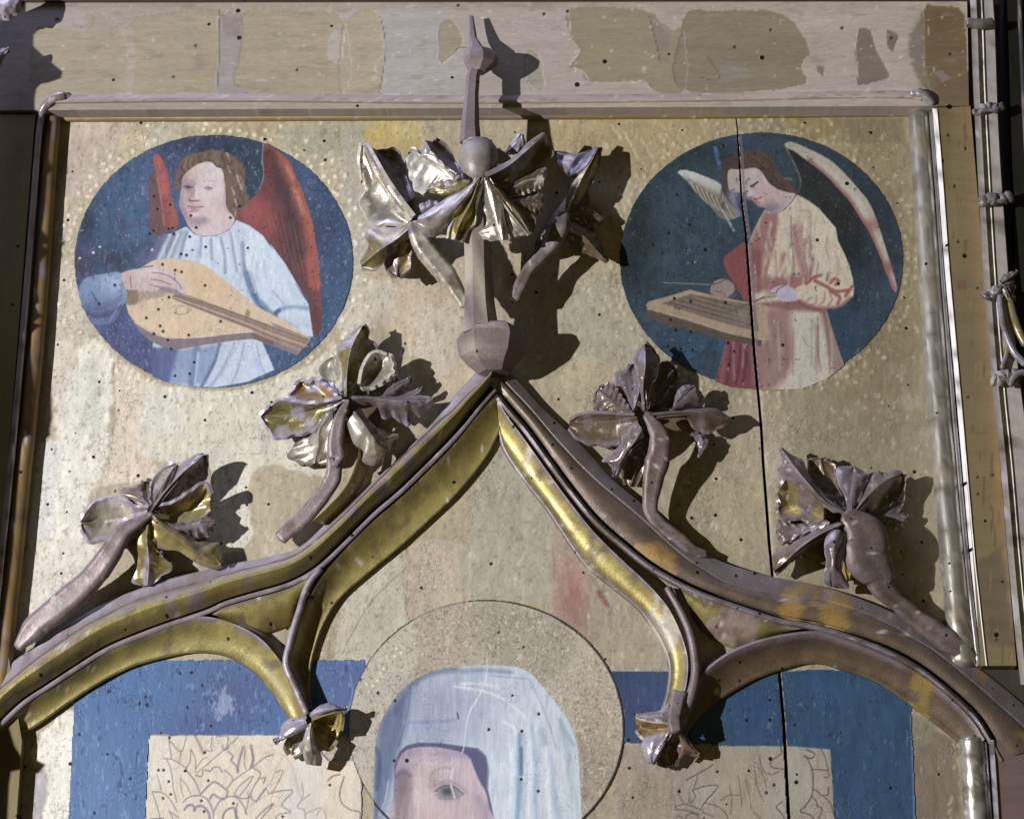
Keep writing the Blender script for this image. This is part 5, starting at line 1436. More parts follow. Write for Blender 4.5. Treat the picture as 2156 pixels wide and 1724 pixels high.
loft("centre_rib", [(shift(R2_, -7.5), 6, BROWN, 0.3), (shift(R2_, -6), 38, MAUVE, 0.3), (shift(R2_, -1), 44, LILAC, 0.25), (shift(R2_, 5), 40, MAUVE, 0.3), (shift(R2_, 8), 26, BROWN, 0.4)], MAT["gilt"], ar, 130, seed=12, worn=UMBER, thr=0.1)
RI = [(1052, 905), (1064, 946), (1104, 1006), (1154, 1070), (1207, 1150), (1240, 1192), (1294, 1235), (1347, 1280), (1384, 1330), (1406, 1376), (1412, 1416), (1405, 1466), (1394, 1500)]
RB = [(1050, 846), (1070, 878), (1100, 918), (1150, 988), (1200, 1056), (1250, 1118), (1308, 1176), (1362, 1226), (1404, 1274), (1430, 1324), (1446, 1374), (1448, 1416), (1440, 1460), (1420, 1502)]
loft("inner_moulding", [(RB, 40, LILAC, 0.3), (shift(RB, 4), 37, MAUVE, 0.3), (RI, 14, LILAC, 0.2, 9, GOLD, 0.5), (shift(RI, 3), 12, MAUVE, 0.2), (shift(RI, 6), 1, BROWN, 0.2)],
     MAT["gilt"], ar, 120, seed=13, worn=PALE, thr=0.25)
RBR = [(1404, 1236), (1432, 1284), (1452, 1330), (1463, 1380), (1465, 1420), (1456, 1462), (1440, 1500), (1424, 1524)]
tube("branch_rib", RBR, [6, 8, 9, 11, 14], [42, 44, 46, 46, 44], MAT["gilt"], ar, MAUVE, 0.25, 50, 10, 14)
RBK = [(1400, 1230), (1428, 1290), (1450, 1350), (1456, 1400), (1452, 1450), (1430, 1512)]
loft("branch_back", [(RBK, 40, MAUVE, 0.2), (off(RBK, 14, 4), 20, BROWN, 0.3), (off(RBK, 16, 6), 1, DARKB, 0.1)], MAT["gilt"], ar, 40, seed=24)
RC = [(1424, 1524), (1444, 1480), (1466, 1440), (1490, 1410), (1537, 1376), (1587, 1355), (1637, 1342), (1690, 1334), (1730, 1334), (1784, 1350), (1870, 1384), (1937, 1421), (1996, 1466), (2044, 1514), (2072, 1556)]
RCE = [(1440, 1552), (1458, 1520), (1480, 1496), (1520, 1464), (1587, 1425), (1643, 1404), (1690, 1391), (1730, 1390), (1770, 1402), (1837, 1426), (1887, 1456), (1937, 1492), (1987, 1530), (2017, 1554), (2030, 1564)]
loft("cusp_moulding", [(shift(RC, -6), 38, MAUVE, 0.25), (shift(RC, -1), 43, MAUVE, 0.2), (shift(RC, 5), 40, MAUVE, 0.3), (RCE, 13, BROWN, 0.35, 7, (0.14, 0.10, 0.07), 0.4), (off(RCE, 0, 5), 10, BROWN, 0.2), (off(RCE, 0, 8), 1, DARKB, 0.1)],
     MAT["gilt"], ar, 120, seed=15, worn=(0.24, 0.17, 0.05), thr=0.2, wscale=30)
RS1 = [(1432, 1236), (1490, 1262), (1537, 1278), (1637, 1311), (1690, 1322)]
RS2 = [(1456, 1290), (1484, 1326), (1520, 1348), (1566, 1360), (1640, 1336)]
loft("spandrel_hollow", [(RS1, 40, MAUVE, 0.3), (RS2, 13, MAUVE, 0.3, -10, OLIVE, 0.5), (off(RS2, -2, 7), 1, BROWN, 0.1)], MAT["gilt"], ar, 50, seed=16, worn=(0.28, 0.21, 0.18), thr=0.0)


# ------------------------------------------------------------------ leaf crockets on the arch
GR = "leaf crockets along the arch"
k1 = thing("leaf_crocket", "lowest left leaf crocket, its thick stem running down over the arch", "carved leaf", (300, 1180), GR)
tube("stem", K1([(945, 770), (800, 860), (640, 960), (545, 1080), (470, 1230), (330, 1420)]) + R7([(560, 225), (400, 365), (250, 485), (110, 640)]), [6, 14, 22, 25, 26, 28, 29, 28, 25, 10], [86, 86, 82, 76, 68, 60, 52, 46, 40, 36], MAT["stem"], k1, MAUVE, 0.25, 60, 16, 21, 0.75, channel=True)
lobe(k1, K1([(930, 760), (1090, 530), (1300, 300), (1535, 115)]), K1([(925, 745), (1000, 600), (1180, 400), (1260, 215), (1430, 105), (1532, 95)]), K1([(960, 770), (1180, 600), (1380, 480), (1560, 370), (1572, 220), (1550, 110)]), (86, 96, 100, 78), (80, 70, 64, 74), (80, 62, 48, 70), (4, -6), (2, 2), 0.06, MAUVE, LILAC, 0.35, seed=31)
lobe(k1, K1([(945, 680), (1040, 480), (1130, 340), (1215, 215)]), K1([(930, 660), (940, 420), (1050, 280), (1200, 205)]), K1([(960, 690), (1110, 520), (1200, 380), (1245, 235)]), (70, 62, 60, 58), (58, 54, 48, 54), (66, 56, 46, 52), (-8, 0), (0, 0), 0, PALE, LILAC, 0.6, seed=32)
lobe(k1, K1([(940, 780), (1150, 790), (1350, 720), (1590, 640)]), K1([(990, 700), (1180, 655), (1380, 530), (1540, 432), (1605, 560)]), K1([(950, 830), (1080, 905), (1250, 925), (1420, 890), (1600, 740)]), (62, 34, 36, 58), (84, 84, 86, 76), (84, 78, 70, 60), (-8, -10), (2, 3), 0.05, GOLD, LILAC, 0.6, seed=33)
lobe(k1, K1([(1090, 900), (1300, 930), (1450, 900), (1650, 870)]), K1([(1090, 885), (1350, 860), (1540, 800), (1655, 845)]), K1([(1100, 915), (1300, 1000), (1450, 1050), (1600, 1020), (1665, 890)]), (80, 74, 70, 60), (70, 56, 54, 56), (72, 60, 46, 50), (6, 4), (2, 3), 0.12, MAUVE, LILAC, 0.35, seed=34)
lobe(k1, K1([(945, 785), (1070, 930), (1260, 1055), (1450, 1200), (1720, 1340)]), K1([(1060, 880), (1250, 940), (1500, 1080), (1690, 1105), (1730, 1250), (1725, 1335)]), K1([(900, 930), (930, 1100), (1080, 1170), (1240, 1190), (1400, 1290), (1630, 1370), (1715, 1345)]), (90, 92, 88, 76, 52), (76, 64, 50, 44, 46), (76, 62, 54, 50, 40), (4, -8), (3, 0), 0.10, GOLD, MAUVE, 0.5, seed=35)
lobe(k1, K1([(900, 890), (885, 1060), (910, 1320), (890, 1580)]), K1([(850, 960), (660, 1110), (740, 1270), (760, 1420), (720, 1540), (850, 1590)]), K1([(930, 1000), (1000, 1180), (1120, 1310), (1185, 1390), (1050, 1480), (940, 1580)]), (86, 80, 68, 40), (78, 60, 40, 30), (76, 60, 46, 34), (-4, -4), (0, 2), 0.08, OLIVE, LILAC, 0.5, seed=36)
lobe(k1, K1([(880, 760), (640, 830), (400, 870), (150, 890)]), K1([(900, 710), (740, 700), (600, 620), (420, 600), (250, 690), (140, 860)]), K1([(760, 900), (580, 980), (500, 1060), (360, 1060), (260, 1090), (160, 960), (140, 900)]), (72, 34, 30, 52), (86, 76, 70, 60), (82, 66, 52, 50), (-6, -6), (2, 3), 0.05, PALE, LILAC, 0.55, seed=37)
lobe(k1, K1([(925, 690), (850, 610), (820, 520), (860, 412)]), K1([(900, 700), (750, 690), (640, 600), (590, 492), (700, 470), (850, 408)]), K1([(945, 660), (910, 600), (930, 480), (936, 415), (880, 408)]), (80, 70, 62, 56), (70, 60, 54, 52), (68, 56, 50, 52), (4, -4), (2, 0), 0.1, BROWN, MAUVE, 0.3, seed=38)

k2 = thing("leaf_crocket", "leaf crocket with a bright bud, beside the lute roundel", "carved leaf", (735, 860), GR)
tube("stem", K2([(1070, 920), (1010, 1050), (960, 1200), (930, 1400), (950, 1600)]) + R4([(2112, 1160), (2100, 1280), (2030, 1400), (1900, 1550), (1765, 1665)]), [5, 12, 17, 18, 17, 17, 17, 18, 18, 15], [88, 86, 76, 66, 56, 50, 46, 40, 36, 33], MAT["stem"], k2, MAUVE, 0.25, 60, 16, 41, 0.6, channel=True)
ST2 = R5([(40, 900), (120, 1040), (130, 1150), (60, 1330), (-60, 1470), (-160, 1560)])
loft("web", [(off(ST2, -10, 0), 60, OLIVE, 0.5), (off(ST2, 12, 6), 34, OCHRE, 0.45, -6, OLIVE, 0.5), (off(ST2, 18, 8), 22, BROWN, 0.3)], MAT["leaf"], k2, 40, seed=42)
lobe(k2, K2([(1055, 880), (1060, 620), (1110, 330), (1235, 85)]), K2([(1030, 860), (1010, 620), (945, 410), (980, 290), (1080, 180), (1220, 75)]), K2([(1080, 860), (1160, 760), (1240, 520), (1385, 390), (1392, 275), (1305, 225), (1300, 130), (1245, 78)]), (90, 98, 96, 74), (84, 74, 66, 66), (78, 58, 50, 62), (2, -8), (2, 2), 0.06, OLIVE, LILAC, 0.5, seed=43)
lobe(k2, K2([(985, 840), (930, 680), (900, 540), (930, 425)]), K2([(950, 850), (820, 720), (740, 580), (820, 480), (925, 418)]), K2([(1000, 810), (1005, 620), (975, 470), (935, 420)]), (74, 52, 46, 50), (60, 46, 40, 46), (76, 70, 64, 54), (-6, -4), (0, 0), 0, PALE, PALE, 0.65, seed=44)
lobe(k2, K2([(1230, 790), (1330, 640), (1400, 540), (1480, 430)]), K2([(1210, 740), (1245, 570), (1320, 430), (1400, 390), (1500, 425)]), K2([(1320, 780), (1450, 720), (1560, 640), (1590, 580), (1555, 440), (1500, 425)]), (70, 50, 48, 66), (84, 86, 84, 76), (82, 80, 78, 74), (-4, -4), (0, 3), 0.08, PALE, SILV, 0.65, seed=45)
lobe(k2, K2([(1450, 885), (1600, 790), (1700, 730), (1778, 668)]), K2([(1470, 850), (1560, 710), (1625, 632), (1665, 690), (1770, 662)]), K2([(1530, 900), (1650, 865), (1770, 770), (1780, 675)]), (70, 66, 62, 56), (58, 54, 52, 52), (60, 50, 44, 50), (4, 4), (3, 2), 0.1, MAUVE, LILAC, 0.4, seed=46)
lobe(k2, K2([(1100, 890), (1400, 900), (1700, 935), (2020, 915)]), K2([(1120, 870), (1400, 880), (1700, 880), (1870, 872), (1990, 880), (2028, 908)]), K2([(1190, 960), (1420, 1010), (1450, 1120), (1600, 1130), (1720, 1215), (1820, 1140), (1900, 1090), (2000, 1000), (2030, 925)]), (92, 90, 80, 58), (84, 72, 62, 54), (72, 56, 46, 48), (2, 4), (0, 4), 0.12, MAUVE, LILAC, 0.4, seed=47)
lobe(k2, K2([(1420, 900), (1650, 885), (1800, 850), (1910, 780)]), K2([(1440, 890), (1640, 870), (1780, 820), (1905, 776)]), K2([(1440, 910), (1700, 890), (1880, 860), (1915, 785)]), (64, 56, 50, 46), (60, 52, 46, 44), (60, 52, 46, 44), (2, 2), (0, 0), 0, MAUVE, LILAC, 0.3, seed=48)
lobe(k2, K2([(1150, 1040), (1260, 1200), (1390, 1380), (1530, 1490)]), K2([(1200, 1000), (1350, 1190), (1540, 1280), (1640, 1325), (1570, 1450), (1535, 1488)]), K2([(1060, 1180), (1140, 1400), (1240, 1480), (1240, 1600), (1380, 1640), (1525, 1495)]), (92, 92, 84, 60), (70, 54, 44, 48), (80, 66, 50, 44), (-6, 6), (2, 0), 0.1, PALE, MAUVE, 0.55, seed=49)
lobe(k2, K2([(900, 1050), (760, 1230), (740, 1420), (700, 1620)]), K2([(850, 1090), (660, 1270), (450, 1440), (400, 1560), (540, 1640), (660, 1650)]), K2([(900, 1200), (870, 1400), (860, 1600), (760, 1640)]), (88, 70, 56, 40), (70, 44, 30, 30), (74, 60, 46, 36), (-6, -4), (2, 0), 0.08, PALE, MAUVE, 0.5, seed=50)
lobe(k2, K2([(1040, 920), (800, 1000), (500, 1080), (90, 1110)]), K2([(1000, 905), (800, 945), (600, 965), (320, 925), (160, 1030), (85, 1095)]), K2([(840, 1050), (760, 1150), (690, 1250), (450, 1310), (270, 1345), (180, 1240), (95, 1120)]), (84, 52, 44, 48), (92, 86, 76, 56), (78, 62, 52, 44), (-4, -8), (2, 3), 0.06, OLIVE, LILAC, 0.55, seed=51)
lobe(k2, K2([(950, 940), (800, 870), (680, 800), (555, 720)]), K2([(950, 915), (850, 800), (700, 690), (640, 735), (560, 705)]), K2([(920, 955), (780, 950), (600, 950), (470, 895), (425, 860), (490, 760), (540, 705)]), (76, 44, 38, 40), (80, 70, 62, 46), (76, 66, 56, 44), (-8, -8), (3, 3), 0.1, OCHRE, LILAC, 0.4, seed=52)

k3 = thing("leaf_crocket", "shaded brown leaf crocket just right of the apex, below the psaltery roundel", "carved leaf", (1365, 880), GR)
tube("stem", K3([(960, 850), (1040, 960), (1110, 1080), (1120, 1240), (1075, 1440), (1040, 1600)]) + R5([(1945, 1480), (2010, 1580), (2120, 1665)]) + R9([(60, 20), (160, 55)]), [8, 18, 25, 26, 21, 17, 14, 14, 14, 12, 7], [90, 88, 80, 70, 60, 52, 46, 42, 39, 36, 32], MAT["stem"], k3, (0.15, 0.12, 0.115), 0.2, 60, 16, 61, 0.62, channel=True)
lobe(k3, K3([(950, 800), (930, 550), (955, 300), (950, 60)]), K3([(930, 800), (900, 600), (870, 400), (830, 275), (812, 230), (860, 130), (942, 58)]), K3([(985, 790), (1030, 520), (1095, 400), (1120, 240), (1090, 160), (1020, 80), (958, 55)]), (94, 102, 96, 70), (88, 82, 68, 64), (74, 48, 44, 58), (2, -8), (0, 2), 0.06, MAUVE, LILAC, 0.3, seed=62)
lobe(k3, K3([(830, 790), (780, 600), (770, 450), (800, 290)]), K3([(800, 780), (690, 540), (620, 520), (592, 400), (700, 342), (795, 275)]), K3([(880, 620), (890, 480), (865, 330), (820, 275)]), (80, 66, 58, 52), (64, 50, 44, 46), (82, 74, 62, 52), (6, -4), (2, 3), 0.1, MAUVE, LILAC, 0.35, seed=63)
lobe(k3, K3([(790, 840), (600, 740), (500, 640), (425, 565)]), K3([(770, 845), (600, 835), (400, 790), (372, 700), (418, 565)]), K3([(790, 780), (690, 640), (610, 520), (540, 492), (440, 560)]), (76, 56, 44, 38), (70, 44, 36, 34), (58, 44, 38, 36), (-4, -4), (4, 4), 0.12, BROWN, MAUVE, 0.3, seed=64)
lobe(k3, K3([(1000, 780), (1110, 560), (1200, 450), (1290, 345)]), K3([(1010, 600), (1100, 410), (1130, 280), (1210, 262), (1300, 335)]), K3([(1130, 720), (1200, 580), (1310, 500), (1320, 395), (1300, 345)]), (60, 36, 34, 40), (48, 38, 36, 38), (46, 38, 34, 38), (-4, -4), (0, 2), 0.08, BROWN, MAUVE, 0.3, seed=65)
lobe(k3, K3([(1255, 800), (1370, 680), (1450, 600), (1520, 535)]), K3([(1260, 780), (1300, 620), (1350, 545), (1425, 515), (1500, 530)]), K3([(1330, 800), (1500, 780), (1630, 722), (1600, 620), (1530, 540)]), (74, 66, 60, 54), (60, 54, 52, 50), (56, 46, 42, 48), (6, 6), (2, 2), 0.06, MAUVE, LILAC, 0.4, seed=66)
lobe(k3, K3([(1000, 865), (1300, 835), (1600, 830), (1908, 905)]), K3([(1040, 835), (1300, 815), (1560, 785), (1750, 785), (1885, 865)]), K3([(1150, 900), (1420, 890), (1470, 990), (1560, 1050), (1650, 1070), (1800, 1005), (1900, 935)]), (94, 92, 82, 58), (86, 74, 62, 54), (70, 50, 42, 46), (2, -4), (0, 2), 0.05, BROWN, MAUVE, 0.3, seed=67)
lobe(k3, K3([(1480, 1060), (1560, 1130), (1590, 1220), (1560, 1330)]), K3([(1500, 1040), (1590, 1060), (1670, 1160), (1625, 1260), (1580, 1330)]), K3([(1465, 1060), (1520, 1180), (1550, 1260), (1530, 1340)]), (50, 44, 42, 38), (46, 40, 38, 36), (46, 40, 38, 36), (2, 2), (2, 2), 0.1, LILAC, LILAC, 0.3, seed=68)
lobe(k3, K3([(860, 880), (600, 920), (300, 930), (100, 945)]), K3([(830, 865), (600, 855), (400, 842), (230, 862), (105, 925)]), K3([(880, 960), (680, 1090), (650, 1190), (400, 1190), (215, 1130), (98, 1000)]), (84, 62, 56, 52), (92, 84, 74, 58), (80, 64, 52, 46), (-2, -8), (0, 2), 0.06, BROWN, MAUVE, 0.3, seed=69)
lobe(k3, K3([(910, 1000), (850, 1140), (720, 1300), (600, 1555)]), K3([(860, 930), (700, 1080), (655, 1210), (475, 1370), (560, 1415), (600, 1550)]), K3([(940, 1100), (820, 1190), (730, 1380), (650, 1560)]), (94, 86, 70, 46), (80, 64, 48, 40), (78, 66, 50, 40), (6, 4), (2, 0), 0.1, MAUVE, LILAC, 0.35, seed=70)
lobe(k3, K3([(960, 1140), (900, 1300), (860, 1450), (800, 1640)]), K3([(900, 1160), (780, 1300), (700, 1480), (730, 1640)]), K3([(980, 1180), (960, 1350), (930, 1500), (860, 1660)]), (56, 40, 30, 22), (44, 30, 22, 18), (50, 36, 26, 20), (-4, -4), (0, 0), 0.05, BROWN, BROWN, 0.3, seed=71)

k4 = thing("leaf_crocket", "lowest right leaf crocket with a rounded boss and hollow leaves, near the silver rod", "carved leaf", (1790, 1110), GR)
tube("stem", K4([(930, 820), (1050, 920), (1150, 1050), (1180, 1180), (1200, 1320), (1330, 1540)]) + R9([(1270, 270), (1420, 410), (1600, 545), (1760, 650), (1890, 745)]), [16, 42, 50, 44, 26, 19, 20, 22, 24, 20, 8], [86, 80, 74, 66, 58, 50, 46, 43, 40, 37, 30], MAT["stem"], k4, (0.15, 0.12, 0.115), 0.2, 70, 18, 81, 0.5, channel=True)
lobe(k4, K4([(930, 800), (700, 660), (450, 390), (212, 75)]), K4([(920, 775), (720, 610), (560, 430), (470, 240), (430, 185), (330, 150), (222, 65)]), K4([(800, 800), (620, 670), (300, 440), (220, 400), (172, 310), (208, 260), (200, 100)]), (92, 98, 90, 62), (84, 66, 54, 54), (84, 70, 52, 50), (-2, 2), (2, 3), 0.08, MAUVE, LILAC, 0.3, seed=82)
lobe(k4, K4([(690, 840), (500, 720), (330, 610), (185, 560)]), K4([(690, 760), (600, 655), (420, 530), (280, 435), (200, 540)]), K4([(690, 880), (590, 915), (430, 850), (320, 860), (215, 850), (182, 740), (210, 700), (168, 580)]), (64, 30, 28, 36), (78, 72, 66, 46), (74, 58, 46, 40), (-6, -6), (0, 3), 0.05, GOLD, MAUVE, 0.5, seed=83)
lobe(k4, K4([(760, 905), (560, 980), (380, 1020), (160, 1000)]), K4([(710, 880), (560, 930), (340, 930), (205, 870), (152, 950)]), K4([(740, 970), (510, 1055), (380, 1110), (205, 1160), (152, 1010)]), (80, 62, 50, 40), (70, 52, 42, 38), (72, 52, 40, 36), (2, 4), (3, 3), 0.12, MAUVE, MAUVE, 0.3, seed=84)
lobe(k4, K4([(925, 770), (790, 560), (700, 380), (660, 190)]), K4([(890, 780), (640, 560), (540, 400), (520, 225), (640, 182)]), K4([(940, 765), (900, 620), (840, 450), (830, 300), (800, 245), (680, 185)]), (70, 46, 38, 40), (56, 40, 34, 36), (60, 48, 42, 40), (-4, -4), (2, 3), 0.08, BROWN, BROWN, 0.3, seed=85)
lobe(k4, K4([(1000, 790), (1000, 600), (1020, 450), (1030, 285)]), K4([(955, 780), (930, 620), (855, 470), (850, 300), (1000, 275)]), K4([(1030, 765), (1080, 640), (1150, 500), (1205, 375), (1150, 340), (1050, 282)]), (92, 86, 74, 56), (82, 68, 58, 52), (84, 74, 62, 52), (4, 4), (0, 2), 0.06, MAUVE, LILAC, 0.35, seed=86)
lobe(k4, K4([(1040, 800), (1200, 600), (1390, 440), (1582, 355)]), K4([(1060, 740), (1160, 560), (1240, 385), (1310, 318), (1350, 362), (1500, 322), (1580, 340)]), K4([(1100, 830), (1230, 840), (1370, 740), (1530, 620), (1600, 490), (1590, 370)]), (92, 94, 82, 58), (80, 66, 56, 52), (74, 50, 42, 46), (0, -6), (2, 0), 0.06, BROWN, MAUVE, 0.35, seed=87)
lobe(k4, K4([(1240, 855), (1400, 840), (1520, 850), (1645, 850)]), K4([(1245, 840), (1380, 745), (1510, 642), (1602, 690), (1550, 752), (1640, 840)]), K4([(1290, 900), (1430, 955), (1500, 1010), (1600, 945), (1650, 860)]), (60, 48, 40, 34), (46, 38, 34, 32), (46, 36, 32, 30), (2, 2), (2, 2), 0.12, MAUVE, LILAC, 0.25, seed=88)
lobe(k4, K4([(900, 940), (700, 1020), (450, 1180), (140, 1460)]), K4([(860, 905), (640, 985), (400, 1105), (205, 1225), (122, 1260), (122, 1440)]), K4([(760, 1030), (580, 1130), (540, 1180), (420, 1300), (240, 1410), (142, 1480)]), (96, 94, 80, 44), (84, 66, 48, 36), (80, 60, 46, 36), (4, -6), (2, 0), 0.08, BROWN, MAUVE, 0.3, seed=89)
lobe(k4, K4([(860, 990), (810, 1130), (800, 1350), (780, 1635)]), K4([(770, 990), (705, 1110), (700, 1250), (720, 1360), (682, 1560), (760, 1650)]), K4([(950, 1030), (965, 1150), (910, 1300), (895, 1440), (985, 1640), (850, 1655)]), (98, 104, 92, 52), (84, 84, 70, 44), (84, 82, 66, 40), (4, 4), (0, 0), 0, MAUVE, LILAC, 0.4, seed=90)
lobe(k4, K4([(1080, 1150), (1060, 1300), (1030, 1400), (1000, 1560)]), K4([(1010, 1130), (960, 1240), (930, 1400), (960, 1580)]), K4([(1130, 1180), (1160, 1330), (1120, 1450), (1050, 1580)]), (74, 52, 40, 26), (60, 40, 30, 22), (60, 42, 30, 22), (-6, -6), (0, 0), 0.05, OLIVE, OCHRE, 0.5, seed=91)

# ------------------------------------------------------------------ leaf tips of the cusps
u1 = thing("cusp_leaf", "three lobed leaf hanging from the left cusp with a pale folded tongue", "carved leaf", (655, 1540), "leaf tips of the arch cusps")
lobe(u1, L1([(780, 540), (1000, 480), (1180, 440), (1385, 428)]), L1([(800, 500), (920, 400), (1050, 350), (1180, 360), (1250, 410), (1390, 424)]), L1([(840, 620), (950, 570), (1150, 520), (1290, 470)]), (66, 70, 66, 50), (58, 50, 46, 46), (62, 56, 52, 48), (4, 2), (2, 0), 0.06, LILAC, LILAC, 0.2, seed=101)
lobe(u1, L1([(830, 670), (980, 770), (1110, 850), (1230, 870)]), L1([(850, 620), (1000, 560), (1200, 505), (1290, 540), (1260, 780)]), L1([(850, 800), (900, 950), (1040, 1050), (1110, 1050), (1200, 920)]), (54, 24, 22, 32), (66, 62, 56, 44), (62, 50, 40, 36), (-6, -6), (0, 0), 0, OLIVE, GOLD, 0.55, seed=102)
lobe(u1, L1([(740, 650), (560, 760), (400, 860), (225, 972)]), L1([(690, 570), (500, 580), (355, 680), (312, 830), (225, 965)]), L1([(760, 710), (590, 835), (410, 910), (235, 985)]), (70, 68, 60, 44), (56, 46, 42, 40), (62, 58, 52, 42), (5, 2), (0, 0), 0, LILAC, LILAC, 0.25, seed=103)
lobe(u1, L1([(720, 760), (590, 930), (520, 1050), (500, 1150)]), L1([(600, 830), (450, 950), (410, 1050), (480, 1150)]), L1([(760, 900), (665, 1050), (660, 1150), (530, 1205)]), (48, 34, 26, 20), (44, 32, 24, 18), (48, 34, 26, 18), (-5, -5), (0, 0), 0, PALE, BROWN, 0.5, seed=104)
lobe(u1, L1([(800, 660), (790, 900), (810, 1100), (840, 1330)]), L1([(740, 720), (670, 990), (690, 1190), (735, 1312)]), L1([(840, 700), (880, 950), (980, 1200), (970, 1340)]), (74, 76, 66, 44), (62, 62, 54, 38), (60, 52, 42, 34), (2, 4), (0, 0), 0, PALE, LILAC, 0.35, seed=105)
u2 = thing("cusp_leaf", "broken leaf at the right cusp with an orange hollow and grainy lilac flap", "carved leaf", (1395, 1550), "leaf tips of the arch cusps")
lobe(u2, L2([(820, 420), (600, 390), (400, 390), (185, 392)]), L2([(720, 190), (600, 300), (400, 335), (190, 385)]), L2([(730, 520), (560, 490), (330, 445), (200, 410)]), (68, 62, 58, 46), (60, 52, 50, 44), (70, 66, 60, 46), (2, 2), (0, 0), 0, MAUVE, LILAC, 0.2, seed=111)
lobe(u2, L2([(740, 590), (560, 600), (400, 600), (240, 570)]), L2([(725, 525), (500, 500), (290, 460), (195, 405)]), L2([(745, 640), (640, 650), (430, 710), (325, 720), (230, 600)]), (58, 30, 28, 34), (70, 66, 58, 44), (60, 46, 38, 34), (-4, -4), (0, 2), 0.05, OCHRE, PALE, 0.4, seed=112)
lobe(u2, L2([(720, 680), (580, 830), (500, 970), (480, 1150)]), L2([(520, 660), (345, 760), (312, 870), (385, 1080), (465, 1150)]), L2([(745, 640), (680, 820), (565, 1060), (495, 1145)]), (60, 58, 52, 40), (46, 40, 36, 34), (66, 62, 54, 40), (6, 4), (0, 0), 0, LILAC, LILAC, 0.25, seed=113)
lobe(u2, L2([(850, 660), (790, 860), (780, 1010), (800, 1170)]), L2([(740, 740), (610, 1000), (545, 1110), (720, 1170)]), L2([(900, 720), (920, 890), (880, 1030), (830, 1170)]), (66, 34, 26, 20), (58, 38, 28, 20), (56, 34, 26, 20), (-6, -6), (0, 0), 0, BROWN, BROWN, 0.35, seed=114)
lobe(u2, L2([(880, 620), (990, 800), (1090, 900), (1225, 985)]), L2([(880, 560), (1060, 770), (1200, 920), (1230, 975)]), L2([(900, 720), (930, 880), (890, 1060), (1060, 1000), (1215, 990)]), (70, 60, 50, 34), (64, 54, 46, 32), (50, 40, 32, 28), (2, -4), (0, 0), 0, (0.27, 0.17, 0.12), MAUVE, 0.25, seed=115)
tube("stem", L2([(900, 40), (850, 300), (820, 480), (850, 640)]), [17, 15, 14, 12], [46, 56, 66, 70], MAT["stem"], u2, MAUVE, 0.25, 24, 12, 116, channel=True)

# ------------------------------------------------------------------ finial: spire, bud, leaf crown, shaft, collar
fi = thing("carved_finial", "tall carved finial at the apex with a crown of bright leaves and thin spire", "finial", (1020, 780))


def prism(name, ring_px, ys, d0, parent, col, gild, sides=6, seed=0, a0=0.0, flat=0.85, mat="leaf"):
    """Upright faceted piece: centre x, half width per level, standing out from the panel."""
    rows = []
    d0 = [d0] * len(ys) if np.isscalar(d0) else d0
    for (cx, hw), y, dz in zip(ring_px, ys, d0):
        a = np.radians(a0) + np.linspace(0, 2 * math.pi, sides, endpoint=False)
        c = P([cx], [y], [dz])[0]
        rows.append(np.stack([c[0] + hw * UNIT * np.cos(a), c[1] + flat * hw * UNIT * np.sin(a), np.full(sides, c[2])], 1))
    co = np.concatenate(rows)
    n = len(rows)
    i = np.arange(n * sides).reshape(n, sides)
    j = np.roll(i, -1, 1)
    f = np.stack([i[:-1], i[1:], j[1:], j[:-1]], -1).reshape(-1, 4)
    co = np.vstack([co, rows[0].mean(0), rows[-1].mean(0)])
    k = n * sides
    f = np.vstack([f, np.stack([i[0], j[0], np.full(sides, k), np.full(sides, -1)], -1), np.stack([j[-1], i[-1], np.full(sides, k + 1), np.full(sides, -1)], -1)])
    rgb = np.tile(np.array(col, float), (len(co), 1))
    rgb, g = wear(co, rgb, np.full(len(co), float(gild)), seed, MAUVE, 0.2, 60)
    return np_mesh(name, co, f, rgb, MAT[mat], parent, g, smooth=False)


prism("spire", [(992, 5), (994, 8), (995, 10), (1003, 16), (1005, 17), (996, 15), (993, 15), (990, 20), (990, 24)], [34, 62, 80, 100, 140, 160, 200, 262, 300], [80, 86, 92, 104, 118, 122, 126, 130, 132], fi, MAUVE, 0.12, 6, 121, 0, 0.85, "stem")
prism("knob", [(1006, 16), (1008, 33), (1012, 40), (1012, 36), (1007, 18)], [104, 110, 122, 136, 152], [110, 112, 114, 116, 118], fi, (0.2, 0.17, 0.13), 0.15, 8, 122, 10, 0.85, "stem")
prism("shaft", [(1006, 34), (1006, 33), (1008, 31), (1010, 34), (1014, 40)], [300, 480, 560, 640, 702], [130, 120, 112, 104, 96], fi, PALE, 0.15, 8, 123, 22.5)
prism("collar", [(1036, 52), (1037, 62), (1037, 74), (1037, 75), (1036, 68), (1036, 50), (1040, 34)], [688, 694, 712, 720, 750, 770, 786], [86, 84, 78, 74, 66, 60, 52], fi, (0.2, 0.165, 0.16), 0.1, 6, 124, 0, 0.8, "stem")


def dome(name, c, rx, ry, d, dd, parent, col, gild, seed):
    nu, nv = 22, 28
    th, ph = np.meshgrid(np.linspace(0, math.pi, nu), np.linspace(0, 2 * math.pi, nv), indexing="ij")
    px = c[0] + rx * np.sin(th) ** 0.9 * np.cos(ph)
    py = c[1] - ry * np.cos(th) * (1 - 0.12 * np.cos(th))
    co = P(px.ravel(), py.ravel(), (d + dd * np.sin(th) * np.sin(ph)).ravel())
    rgb, g = wear(co, np.tile(np.array(col, float), (len(co), 1)), np.full(len(co), float(gild)), seed)
    return np_mesh(name, co, grid_faces(nu, nv), rgb, MAT["stem"], parent, g)


dome("bud", (1007, 330), 42, 48, 150, 40, fi, (0.24, 0.215, 0.20), 0.15, 125)


